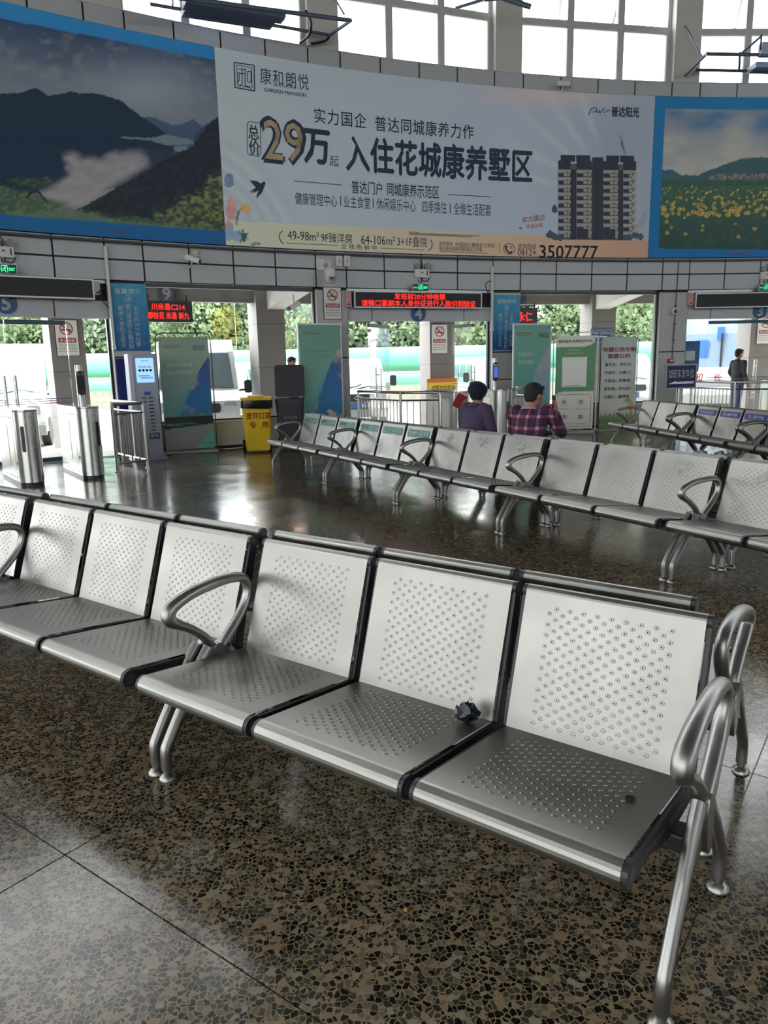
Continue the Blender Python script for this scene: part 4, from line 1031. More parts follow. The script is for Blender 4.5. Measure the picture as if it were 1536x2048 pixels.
# ---- emergency lamps and exit signs
def emergency(px, py, label):
    th, z = on_cyl(px, py, RW); o = thing('emergency_light', label, 'lamp', **on_wall(th, RW - .008, z), group='twin-lamp emergency lights')
    MB().rbox(-.15, .15, -.07, 0, -.085, .075, .012, 2, 'y').build('body', M_WHITE, o); MB().box(.095, .115, -.073, -.07, -.05, .05).build('switch_panel', M_BLACK, o); MB().box(-.02, .02, -.073, -.07, .0, .02).build('indicator', M_INKK, o)
    for s in (-1, 1):
        l = MB(); l.cyl((s * .11, -.02, .13), (s * .11, -.10, .135), .055, .06, 18); l.cyl((s * .07, -.04, .07), (s * .11, -.04, .13), .012, seg=8); l.build('lamp', mat('grey_lamp_glass', L(150, 152, 158), .2), o)
    c = MB(); c.tube(spline([(0, -.02, .075), (.01, -.03, .18), (-.02, -.03, .22), (-.05, -.03, .25)], 5), .008, seg=6); c.build('cable', M_BLACK, o); c = MB(); c.tube(spline([(.02, -.03, -.08), (.02, -.03, -.14), (.12, -.03, -.15), (.17, -.03, -.08)], 5), .009, seg=6); c.build('cable', M_BLACK, o)
emergency(5, 504, 'twin-lamp emergency light at the left edge of the wall'); emergency(842, 547, 'twin-lamp emergency light above the lit exit sign over door four'); emergency(1532, 551, 'twin-lamp emergency light at the right edge of the wall')
def exit_sign(px, py, label):
    th, z = on_cyl(px, py, RW - .16); o = thing('exit_sign', label, 'exit sign', **on_wall(th, RW - .16, z), group='green exit signs')
    MB().box(-.17, .17, 0, .05, -.07, .07).build('case', M_EXITB, o)
    f = MB()
    for s in (-1, 1): f.box(-.175, .175, -.004, .05, s * .072 - .004, s * .072 + .004); f.box(s * .172 - .004, s * .172 + .004, -.004, .05, -.07, .07)
    f.build('frame', M_ALU, o)
    t = MB(); letter(t, 'EXIT', .105, 0, w=.085, h=.045, put=flat(-.002), bold=.02); t.build('exit_lettering', M_EXIT, o); t = MB(); letter(t, '安全出口', -.105, 0, w=.10, h=.032, put=flat(-.002)); t.build('exit_characters', M_EXIT, o)
    t = MB(); P = flat(-.003)
    def st(pts, w_):
        for (a, b), (c, e) in zip(pts[:-1], pts[1:]):
            l = math.hypot(c - a, e - b); ox, oz = -(e - b) / l * w_ / 2, (c - a) / l * w_ / 2; t.add([P(a - ox, b - oz), P(c - ox, e - oz), P(c + ox, e + oz), P(a + ox, b + oz)], [(0, 1, 2, 3)])
    st([(-.042, -.05), (-.042, .052), (.042, .052), (.042, -.05)], .008); t.add([P(.012 + p, .032 + q) for p, q in circ(0, 0, .010, 10)], [tuple(range(10))])
    st([(.008, .022), (-.004, -.008), (-.020, -.020), (-.034, -.018)], .013); st([(-.002, -.006), (.014, -.024), (.010, -.046)], .011); st([(.008, .020), (.026, .006)], .008); st([(.004, .020), (-.018, .014), (-.022, .000)], .008); t.build('running_figure', M_EXIT, o)
    c = MB(); c.cyl((0, .05, .07), (0, .14, .16), .008, seg=6); c.build('bracket', M_BLACK, o)
exit_sign(9, 538, 'green exit sign at the left edge, hung before the wall'); exit_sign(841.5, 575, 'green exit sign above the lit red display'); exit_sign(1533, 575, 'green exit sign at the right edge, hung before the wall')
# ---- blue notices on two pillars
M_NOTICE = mat('notice_blue', L(30, 130, 178), .45)
def notice(k, px, py0, py1, label, mirror=False):
    th = PC[k]; w = 2 * RW * math.sin(math.radians(PW / 2)) - .01; z1 = on_cyl(px, py0)[1]; z0 = on_cyl(px + 5, py1)[1]
    o = thing('notice_board', label, 'notice', **on_wall(th, RW - .004, z0), group='blue notices on the pillars'); h = z1 - z0
    MB().box(-w / 2, w / 2, -.008, .003, 0, h).build('board', M_NOTICE, o)
    def pt(U, V):
        C = ramp(V, [(0, (18, 84, 140)), (.35, (26, 110, 162)), (1, (60, 150, 190))]); n = fbm(U * 5, V * 9, 61); C = C + ((n - .5) * .05)[..., None]
        for cx, cy, r_ in ((.2, .15, .3), (.8, .3, .35)): d = np.abs(np.hypot((U - cx), (V - cy) * h / w) - r_); C = blend(C, np.exp(-(d / .02) ** 2) * .25, srgb((110, 186, 214)))
        return C / .75
    printed('print', pt, lambda u, v: (-w / 2 + w * u, -.0085, h * v), 24, 48, o)
    for s, x_, z_, ww, hh, b_ in (('温馨提示', 0, h * .885, w * .72, h * .075, .02), ('请', 0, h * .77, w * .11, h * .05, .02)):
        t = MB(); letter(t, s, x_, z_, w=ww, h=hh, put=flat(-.011), bold=b_); t.build('title' if len(s) > 1 else 'seal_character', M_INKW, o)
    t = MB()
    for q in range(24): a0, a1 = 2 * PI * q / 24, 2 * PI * (q + 1) / 24; t.add([(r_ * math.cos(a), -.011, h * .77 + r_ * math.sin(a)) for r_, a in ((.065, a0), (.065, a1), (.058, a1), (.058, a0))], [(0, 1, 2, 3)])
    t.build('seal_ring', M_INKW, o)
    for s, fx, z1_, z0_ in (('发\n车\n前\n20\n分\n钟\n检\n票', .18, .67, .06), ('摘\n口\n罩\n进\n行\n人\n脸\n识\n别', -.02, .70, .03), ('刷\n本\n人\n身\n份\n证\n验\n证', -.23, .67, .06)):
        t = MB(); letter(t, s, fx * w, h * (z1_ + z0_) / 2, w=.085, h=h * (z1_ - z0_), put=flat(-.011), line=.95, bold=.008); t.build('text_column', M_INKW, o)
notice(1, 254, 567, 702, 'blue notice in white characters beside gate nine'); notice(3, 1012, 590, 700, 'blue notice in white characters right of door four')
th = PC[1]; o = thing('ticket_sign', 'dark blue upright sign with white characters behind the charging kiosk', 'sign', **on_wall(th, RW - .004, .72))
MB().box(-.3, .3, -.008, .003, 0, .98).build('board', mat('royal_blue_board', L(24, 36, 120), .45), o)
t = MB(); letter(t, '凭\n票\n进\n站', -.05, .47, w=.19, h=.9, put=flat(-.010), bold=.02); t.build('text_column', M_INKW, o)
MB().box(-.31, .31, .024, .026, .0, 1.3).build('lower_panel', M_PANEL, PIL[3])
# ---- no smoking signs
def no_smoking(loc, rz, label, s=1.0, grime=1.0):
    o = thing('no_smoking_sign', label, 'sign', loc, rz, 'no smoking signs'); w, h = .40 * s, .66 * s
    MB().box(-w / 2, w / 2, -.006, 0, -h / 2, h / 2).build('plate', M_WHITE, o)
    f = MB()
    for q in (-1, 1): f.box(-w / 2, w / 2, -.008, 0, q * h / 2 - .006, q * h / 2 + .006); f.box(q * w / 2 - .006, q * w / 2 + .006, -.008, 0, -h / 2, h / 2)
    f.build('rim', mat('sign_rim', L(90, 52, 56), .5), o)
    t = MB(); R1, R0 = .118 * s, .098 * s; zc = .17 * s; P = flat(-.0085)
    for q in range(28): a0, a1 = 2 * PI * q / 28, 2 * PI * (q + 1) / 28; t.add([P(r_ * math.cos(a), zc + r_ * math.sin(a)) for r_, a in ((R1, a0), (R1, a1), (R0, a1), (R0, a0))], [(0, 1, 2, 3)])
    k = .70 * R1; d = .011 * s; t.add([P(-k - d, zc + k - d), P(-k + d, zc + k + d), P(k + d, zc - k + d), P(k - d, zc - k - d)], [(0, 1, 2, 3)]); t.build('prohibition_ring', M_RED, o)
    t = MB(); P = flat(-.0075); t.add([P(a, b) for a, b in ((-.08 * s, zc - .035 * s), (.075 * s, zc - .035 * s), (.075 * s, zc - .008 * s), (-.08 * s, zc - .008 * s))], [(0, 1, 2, 3)]); t.build('cigarette', M_INKK, o)
    t = MB(); t.tube([(.03 * s + .02 * s * math.sin(q), -.0075, zc + .02 * s + .012 * s * q) for q in [i * .6 for i in range(9)]], .005 * s, .001, 6, side=(1, 0, 0)); t.build('smoke', M_INKK, o)
    MB().box(-.155 * s, .155 * s, -.008, -.006, -.085 * s, .0 * s).build('red_band', M_RED, o)
    t = MB(); letter(t, '禁止吸烟', 0, -.043 * s, w=.26 * s, h=.06 * s, put=flat(-.009), bold=.015); t.build('white_characters', M_INKW, o)
    t = MB(); letter(t, 'NO SMOKING', 0, -.135 * s, w=.30 * s, h=.036 * s, put=flat(-.007)); t.build('english_lettering', mat('grey_print', L(96, 96, 100), .5), o)
    for q, (a, b) in enumerate(((-.19, '请自觉遵守公共场所禁烟规定'), (-.24, '监督电话 请勿吸烟 共建文明'))):
        t = MB(); letter(t, b, 0, a * s, w=.33 * s, h=.024 * s, put=flat(-.007)); t.build('small_print', M_INKK, o)
ns = on_wall(PC[2], RW - .012, on_cyl(661, 607)[1]); no_smoking(ns['loc'], ns['rz'], 'no smoking sign on the pillar below the dome camera', .92)
# ---- cameras
def bullet(px, py, r, rz, pitch, label, arm='wall', reach=.025):
    th, z = on_cyl(px, py, r); fr = on_wall(th, r, z); o = thing('security_camera', label, 'camera', fr['loc'], fr['rz'])
    b = link('camera_body', MB().rbox(-.045, .045, -.15, .12, -.04, .045, .015, 3, 'y').mesh('camera_body', M_WHITE), o, (0, 0, 0)); b.rotation_euler = (pitch, 0, rz)
    MB().rbox(-.035, .035, -.158, -.15, -.032, .034, .01, 2, 'y').build('lens_window', M_BLACK, b); MB().box(-.05, .05, -.18, .08, .046, .052).build('sun_shade', M_WHITE, b)
    c = MB(); c.tube([(0, 0, -.04), (0, .06, -.10), (0, RW - r - reach, -.12)] if arm == 'wall' else [(0, 0, .05), (0, .02, .12), (0, .02, .22)], .016, seg=8); c.build('bracket', M_WHITE, o)
    return o
bullet(384, 518, RW - .30, .85, .35, 'white bullet camera below the gorge banner'); bullet(1126, 168, RW - .22, 1.2, .1, 'small bullet camera on the top edge of the advertising banner', reach=.075)
th, z = on_cyl(388, 506); o = thing('junction_box', 'small beige box beside the bullet camera', 'box', **on_wall(th, RW - .008, z)); MB().rbox(-.07, .07, -.05, 0, -.07, .06, .01, 2, 'y').build('cover', mat('beige_plastic', L(200, 190, 170), .5), o); MB().box(-.03, .03, -.053, -.05, -.02, .02).build('label', M_WHITE, o)
th, z = on_cyl(660, 548, RW - .3); o = thing('dome_camera', 'white pan-tilt dome camera on the pillar above the no smoking sign', 'camera', **on_wall(th, RW - .3, z))
MB().lathe([(.0, .12), (.06, .12), (.10, .09), (.115, .02), (.115, -.06), (.10, -.07)], seg=20).build('hood', M_WHITE, o)
b = MB(); b.ball((0, 0, -.075), .098, 20, 12); b.build('dome', M_WHITE, o); b = MB(); b.rbox(-.055, .055, -.106, -.05, -.13, -.045, .02, 3, 'y'); b.build('lens_plate', mat('camera_grey', L(120, 122, 126), .3), o); b = MB(); b.cyl((0, -.115, -.085), (0, -.09, -.085), .026, seg=16); b.build('lens', M_BLACK, o)
b = MB(); b.tube(spline([(0, 0, .12), (0, .02, .2), (-.02, .12, .235), (-.04, .26, .20)], 5), .03, seg=12); b.build('arm', M_WHITE, o); MB().rbox(-.17, -.02, .24, .29, .10, .30, .01, 2, 'y').build('wall_plate', M_WHITE, o)
for i, xx in enumerate((.06, .20)):
    th, z = on_cyl(676 if i == 0 else 692, 523); q = thing('junction_box', ('white box touching the dome camera bracket', 'outer white box right of the dome camera')[i], 'box', **on_wall(th, RW - .012, z)); MB().rbox(-.06, .06, -.06, 0, -.10, .10, .008, 2, 'y').build('cover', M_WHITE, q); MB().box(-.005, .005, -.063, -.06, -.04, .04).build('slot', M_INKK, q)
# ---- pillar four: conduit with sounder and fire alarm
th, zt = on_cyl(1349, 524); q0 = thing('fire_alarm', 'red fire alarm box on the right pillar under a black conduit', 'fire alarm', **on_wall(on_cyl(1340, 722)[0], RW - .008, on_cyl(1340, 722)[1]))
MB().rbox(-.065, .065, -.05, 0, -.05, .05, .01, 2, 'y').build('box', mat('alarm_red', L(176, 34, 44), .4), q0); MB().box(-.03, .05, -.054, -.05, -.005, .03).build('label', M_WHITE, q0)
c = MB(); zc = on_cyl(1340, 722)[1]; c.tube([(.03, -.02, .05), (.045, -.02, 1.0), (.06, -.02, zt - zc)], .009, seg=6); c.build('conduit', M_BLACK, q0)
for z_ in (.2, .45, .8, 1.2): MB().box(.02, .08, -.032, 0, z_, z_ + .015).build('clip', M_BLACK, q0)
th, z = on_cyl(1345, 623); q = thing('wall_sounder', 'round white sounder with dark centre on the right pillar conduit', 'alarm', **on_wall(th, RW - .045, z)); b = MB(); b.cyl((0, 0, 0), (0, -.07, 0), .075, .068, 20); b.build('case', M_WHITE, q); b = MB(); b.cyl((.01, -.072, -.005), (.01, -.078, -.005), .042, seg=18); b.build('grille', M_BLACK, q)
for i, (px_, ya, yb) in enumerate(((210, 478, 690), (985, 519, 655))):
    th, z1 = on_cyl(px_, ya + 14, RW - .06); z0 = on_cyl(px_ + (9 if i == 0 else -2), yb, RW - .06)[1]; o = thing('cable_trunking', ('white cable trunking down the left edge of the notice pillar by door five', 'white cable trunking down the left edge of the notice pillar right of door four')[i], 'cable duct', **on_wall(th, RW - .055, z0))
    MB().box(-.022, .022, -.015, .028, 0, z1 - z0).build('duct', M_WHITE, o); MB().box(-.03, .03, -.025, .028, -.08, .0).build('end_box', M_WHITE, o)
    c = MB(); c.tube(spline([(-.03, 0, .95), (-.16, -.02, .88), (-.12, -.02, .72), (-.03, 0, .62)], 5), .008, seg=6); c.build('cable', M_BLACK, o)

# ---- floodlight frames in front of the clerestory
M_GUN = mat('gunmetal_frame', L(96, 108, 126), .45, .3); M_FLOOD = mat('floodlight_blue_grey', L(176, 196, 222), .5); M_FLEDGE = mat('floodlight_edge', L(130, 150, 182), .5)
def wpt(px, py, r): t_, z_ = on_cyl(px, py, r); return cyl_pt(t_, r, z_)
def floodframe(label, bars, slabs, cab, base):
    o = thing('floodlight_frame', label, 'floodlight', base, 0); B = Vector(base)
    for a, b, w_ in bars:
        p, q = wpt(*a) - B, wpt(*b) - B; m_ = MB(); m_.cyl(p, q, w_, seg=8); m_.build('bar', M_GUN, o)
    for (a, b, dz, dy) in slabs:
        p, q = wpt(*a) - B, wpt(*b) - B; d = q - p; n_ = Vector((-d.y, d.x, 0)).normalized(); up = Vector((0, 0, dz)); n_ = n_ * dy
        m_ = MB(); m_.add([p, q, q + n_, p + n_, p + up, q + up, q + up + n_, p + up + n_], [(0, 3, 2, 1), (4, 5, 6, 7), (0, 1, 5, 4), (1, 2, 6, 5), (2, 3, 7, 6), (3, 0, 4, 7)]); m_.build('floodlight', M_FLOOD, o)
        for k in range(1, 5):
            off = n_ * (k / 5.0); m_ = MB(); m_.cyl(p + off - Vector((0, 0, .012)), q + off - Vector((0, 0, .012)), .012, seg=6); m_.build('cooling_rib', M_FLEDGE, o)
    for pts in cab: m_ = MB(); m_.tube(spline([wpt(*p) - B for p in pts], 5), .022, seg=8); m_.build('cable', M_BLACK, o)
ro, ri = RW - .95, RW - .12
floodframe('steel bracket frame with a long floodlight hung before the left clerestory', [((300, -12, ro), (702, 41, ro), .035), ((300, 8, ri), (658, 70, ri), .028), ((702, 41, ro), (658, 72, ri), .028), ((688, 28, ro), (667, -8, ri), .018), ((551, 38, ri), (551, 18, ro), .018), ((345, 12, ri), (345, -5, ro), .018)],
    [((372, 16, RW - .55), (552, 44, RW - .55), .10, .35), ((372, 4, RW - .85), (572, 34, RW - .85), .10, .28)], [[(612, 22, ro), (622, 45, RW - .6), (618, 70, RW - .4), (600, 86, RW - .1)], [(660, 70, ri), (650, 82, ri), (620, 88, RW - .1)]], tuple(wpt(500, 30, RW - .3)))
floodframe('steel bracket frame with a floodlight before the right clerestory', [((1392, 140, ri), (1560, 143, ri), .03), ((1412, 108, ro), (1560, 110, ro), .035), ((1370, 151, ri), (1415, 106, ro), .03), ((1370, 52, RW - .02), (1404, 115, RW - .7), .022), ((1480, 106, ro), (1478, 141, ri), .025), ((1484, 106, ro), (1523, 72, RW - 1.3), .022), ((1523, 70, RW - 1.3), (1520, 108, ro), .018)],
    [((1512, 134, RW - .5), (1600, 136, RW - .5), .10, .35), ((1524, 108, RW - 1.1), (1600, 108, RW - 1.1), .22, .15)], [], tuple(wpt(1480, 120, RW - .3)))
floodframe('short bracket arms before the central clerestory', [((912, 16, RW - .2), (985, -6, RW - .9), .028), ((1000, -6, RW - .9), (1062, 14, RW - 1.1), .05), ((968, 0, RW - .9), (1010, -4, RW - .9), .03)], [], [], tuple(wpt(985, 0, RW - .5)))
# ================================================================ turnstiles, railings, kiosk, stands, bins
M_TURN = mat('turnstile_steel', (.62, .62, .60), .28, 1.0, var=.06, scale=3, rvar=.06, stretch=(1, 1, .15))
M_TOPG = mat('turnstile_top_steel', (.50, .51, .52), .18, 1.0)
M_SCREEN = mat('lit_screen', (.2, .35, .6), .3, emit=(.35, .62, 1.0), estr=.9)
def turnstile(th, r_front, label, length=1.35, post=True, slot_x=1, lit=False):
    """runs radially towards the door; local -y end is the rounded front"""
    o = thing('turnstile', label, 'turnstile', **on_wall(th, r_front), group='ticket turnstiles')
    hw = .15; n = 12; prof = [(-hw, length), (-hw, .16)] + [(hw * math.sin(a), .16 - .16 * math.cos(a) if False else .16 - .155 * math.cos(a)) for a in [(-PI / 2) + PI * k / n for k in range(1, n)]] + [(hw, .16), (hw, length)]
    MB().prism([(x * .97, y + .012) for x, y in prof], 'z', 0, .05).build('plinth', M_BLACK, o)
    b = MB(); b.prism(prof, 'z', .05, .985, smooth=True); b.build('body', M_TURN, o)
    MB().prism([(x * 1.03, y - .006) for x, y in prof], 'z', .99, 1.012).build('lid', M_TOPG, o); MB().prism([(x * .985, y + .002) for x, y in prof], 'z', .98, .992).build('lid_joint', M_BLACK, o)
    for s in (-1, 1):
        MB().box(s * hw - .002, s * hw + .002, .30, length - .12, .16, .86).build('side_panel', mat('turnstile_side_plate', (.66, .66, .62), .38, 1.0, var=.05, scale=4), o)
        MB().box(s * (hw + .0015) - .002, s * (hw + .0015) + .002, .62, .645, .24, .80).build('barrier_slot', mat('slot_brown', L(110, 70, 50), .6), o)
        for y in [.32 + .13 * k for k in range(6)]:
            for z in (.10, .90):
                q = MB(); q.cyl((s * hw, y, z), (s * (hw + .004), y, z), .010, seg=10); q.build('bolt', M_INKK, o)
        q = MB(); q.cyl((s * hw, .20, .30), (s * (hw + .004), .20, .30), .022, seg=14); q.build('lock', M_INKK, o)
    sl = MB(); a = .55 * slot_x
    sl.M = Matrix.Translation((0, .16, 0)) @ Matrix.Rotation(a, 4, 'Z')
    sl.prism(rrect(-.022, .022, .46, .80, .021, 4), 'y', -.163, -.150); sl.build('sensor_window', M_BLACK, o)
    if post:
        q = MB(); q.cyl((0, .42, 1.0), (0, .42, 1.58), .048, seg=18); q.build('terminal_post', M_TURN, o)
        t = MB(); t.prism(rrect(-.055, .055, 1.16, 1.50, .05, 5), 'y', .345, .375); tt = t.build('face_terminal', M_BLACK, o)
        t = MB(); t.prism(rrect(-.042, .042, 1.23, 1.42, .01, 3), 'y', .3435, .3452); t.build('terminal_screen', mat('lit_blue_screen', (.02, .04, .2), .3, emit=(.1, .2, .9), estr=.6) if lit else mat('dark_screen', (.02, .025, .04), .15), tt)
        for s in (-1, 1): e = MB(); e.cyl((s * .025, .343, 1.455), (s * .025, .346, 1.455), .011, seg=10); e.build('terminal_lens', M_SCREEN if lit else mat('lens_grey', (.3, .32, .36), .2), tt)
    return o
turnstile(-35.05, 23.80, 'steel turnstile with face terminal post left of the charging kiosk'); turnstile(-37.0, 23.72, 'steel turnstile cut off by the left edge', post=False, slot_x=-1)
turnstile(-18.05, 23.9, 'steel turnstile with lit face terminal behind the seated people', lit=True); turnstile(-20.1, 23.8, 'plain steel turnstile in the middle behind the seated person in the cap', post=False, slot_x=-1)
turnstile(-2.9, 24.0, 'pale turnstile at the right edge by door three', post=False)
# ---- tubular steel railings
M_RAIL = mat('railing_steel', (.50, .49, .48), .25, 1.0, var=.08, scale=6)
def railing(pts, label, posts, h=1.0, bend_end=True, closed_bars=True, low=.12, mid=.86):
    """pts: world floor points of the run"""
    B = Vector((pts[0][0], pts[0][1], 0)); P = [Vector((p[0], p[1], 0)) - B for p in pts]
    o = thing('railing', label, 'railing', tuple(B), 0, 'stainless railings at the doors')
    path = [p + Vector((0, 0, h)) for p in P]
    if bend_end:
        d = (path[-1] - path[-2]).normalized(); e = path[-1]; path = path[:-1] + [e - d * .09, e - d * .03 + Vector((0, 0, -.012)), e + Vector((0, 0, -.06)), e + Vector((0, 0, -h + .0))]
    q = MB(); q.tube(path, .026, seg=12); q.build('top_rail', M_RAIL, o)
    for a, b in zip(P[:-1], P[1:]):
        L_ = (b - a).length; n = max(2, int(L_ / .11))
        for z in (mid, low): q = MB(); q.cyl(a + Vector((0, 0, z)), b + Vector((0, 0, z)), .016, seg=8); q.build('cross_rail', M_RAIL, o)
        for k in range(1, n):
            c = a + (b - a) * k / n; q = MB(); q.cyl(c + Vector((0, 0, low)), c + Vector((0, 0, mid)), .012, seg=8); q.build('bar', M_RAIL, o)
    for p in P:
        q = MB(); q.cyl(p, p + Vector((0, 0, h)), .024, seg=12); q.cyl(p, p + Vector((0, 0, .012)), .045, seg=14); q.build('post', M_RAIL, o)
    return o
F2 = lambda x_, y_: tuple(on_floor(x_, y_))[:2]
cp = F2(297, 935); railing([cyl_pt(-34.0, 24.35)[:2], cp, cyl_pt(-33.15, 25.95)[:2]], 'steel railing between the left turnstile and the notice pillar', None, bend_end=False)
def rp(th, r): p = cyl_pt(th, r); return (p.x, p.y)
railing([rp(-22.9, 25.95), rp(-22.3, 24.5), rp(-20.9, 24.1)], 'steel railing right of the snow mountain poster stand, before door four', None)
railing([rp(-17.35, 24.2), rp(-16.2, 24.5), rp(-15.9, 25.2)], 'steel railing behind the person in the plaid shirt', None, bend_end=False)
railing([rp(-5.95, 26.0), rp(-5.55, 24.6), rp(-3.75, 24.2)], 'steel railing behind the blue sticker bench, at door three', None)
# ---- phone charging kiosk
kl, kr = on_floor(270, 921), on_floor(332, 917); kd = kr - kl
o = thing('charging_kiosk', 'tall grey phone charging kiosk with a lit blue screen', 'kiosk', tuple((kl + kr) / 2), math.atan2(kd.y, kd.x) + .12); M_KIOSK = mat('kiosk_grey', L(170, 174, 192), .4)
kw = .23; kh = 1.76
b = MB(); b.rbox(-kw, kw, 0, .32, .06, kh, .012, 2, 'z'); b.build('cabinet', M_KIOSK, o)
b = MB(); b.add([(-kw - .06, -.10, 0), (kw + .06, -.10, 0), (kw + .06, .36, 0), (-kw - .06, .36, 0), (-kw, 0, .10), (kw, 0, .10), (kw, .32, .10), (-kw, .32, .10)], [(0, 3, 2, 1), (4, 5, 6, 7), (0, 1, 5, 4), (1, 2, 6, 5), (2, 3, 7, 6), (3, 0, 4, 7)]); b.build('flared_base', M_KIOSK, o)
MB().rbox(-kw, -kw + .07, -.012, 0, .10, kh, .004, 2, 'z').build('side_trim', mat('kiosk_side_trim', L(206, 206, 226), .4), o)
z0, z1 = 1.29, 1.69; b = MB(); b.prism(rrect(-.115, .175, z0, z1, .02, 3), 'y', -.004, .0); b.build('screen', M_SCREEN, o)
b = MB(); letter(b, '免费充电', .03, z1 - .045, w=.12, h=.026, put=flat(-.006)); b.build('screen_header', M_NAVY, o); b = MB(); letter(b, '借充电宝 扫码取', .03, z1 - .145, w=.2, h=.03, put=flat(-.006), bold=.01); b.build('screen_title', M_INKK, o)
for k in range(4): b = MB(); b.prism(circ(-.055 + .058 * k, z0 + .20, .022, 16), 'y', -.006, -.004); b.build('screen_button', M_INKK, o)
for k in range(2): MB().box(-.08 + .03 * k, .10 + .05 * k, -.006, -.004, z0 + .10 - .035 * k, z0 + .122 - .035 * k).build('screen_bar', mat('screen_bar_blue', (.05, .2, .5), .3, emit=(.1, .35, .9), estr=.6), o)
MB().box(-.01, .09, -.004, 0, 1.08, 1.14).build('sticker', mat('small_blue_label', L(40, 80, 190), .4), o)
for k in range(10):
    if k < 2: MB().prism(rrect(-.06, .02, 1.025 - .06 * k, 1.045 - .06 * k, .009, 3), 'y', -.004, .0).build('slot', M_BLACK, o)
    MB().prism(rrect(.05, .13, 1.025 - .06 * k, 1.045 - .06 * k, .009, 3), 'y', -.004, .0).build('slot', M_BLACK, o)
b = MB(); b.prism(rrect(.0, .20, .33, .46, .012, 2), 'y', -.004, .0); b.build('label', M_WHITE, o); b = MB(); b.prism(rrect(.008, .192, .338, .452, .01, 2), 'y', -.006, -.004); b.build('label_field', mat('label_indigo', L(70, 86, 140), .4), o); b = MB(); letter(b, '街电', .1, .405, w=.13, h=.06, put=flat(-.008), bold=.02); b.build('label_characters', M_INKW, o)
# ---- poster stands
def stand(pl, pr, top_px, label, paint, texts, hoop=False, base=.0, res=(44, 100), zlow=.06, hmax=None, frame=M_ALU, base_board=False):
    """pl, pr: world floor points under the left and right edge"""
    pl, pr = Vector(pl), Vector(pr); d = pr - pl; w_ = d.length; rz = math.atan2(d.y, d.x); n_ = Vector((-d.y, d.x, 0)).normalized()
    zt = on_plane(top_px[0], top_px[1], pl, n_).z
    o = thing('poster_stand', label, 'poster stand', tuple((pl + pr) / 2), rz, 'poster stands along the windows'); hw = w_ / 2
    printed('poster', paint, lambda u, v: (-hw + w_ * u + .010 * math.sin(v * 9) * (u - .5), -.012 - .012 * math.sin(u * 7 + v * 3) * .5, zlow + (zt - zlow) * v), res[0], res[1], o, print_mat('poster_print', .35))
    MB().box(-hw, hw, .010, .016, zlow, zt).build('poster_back', M_DARKS, o)
    f = MB()
    if hoop:
        zz = zt + .07; pts = [(-hw - .05, .02, .03), (-hw - .05, .02, zz - .12), (-hw - .02, .02, zz - .03), (-hw + .07, .02, zz), (hw - .07, .02, zz), (hw + .02, .02, zz - .03), (hw + .05, .02, zz - .12), (hw + .05, .02, .03)]; f.tube(pts, .011, seg=8); f.build('hoop_frame', frame, o)
    else:
        for s in (-1, 1): f.box(s * hw - .014, s * hw + .014, -.018, .02, 0, zt)
        f.box(-hw - .014, hw + .014, -.018, .02, zt, zt + .03); f.build('edge_frame', frame, o)
    MB().rbox(-hw - .03, hw + .03, -.20 if base_board else -.12, .20, 0, .05, .015, 2, 'x').build('base', mat('stand_base_grey', L(170, 172, 172), .5) if base_board else M_BLACK, o)
    for s in (-1, 1):
        q = MB(); q.cyl((s * (hw - .03), -.022, zt - .04), (s * (hw - .03), -.028, zt - .04), .010, seg=8); q.build('eyelet', M_BLACK, o)
    for s, u, v, uw, vh, mt, bd in texts:
        t = MB(); letter(t, s, -hw + w_ * u, zlow + (zt - zlow) * v, w=w_ * uw, h=(zt - zlow) * vh, put=flat(-.026), bold=bd); t.build('lettering', mt, o)
    return o
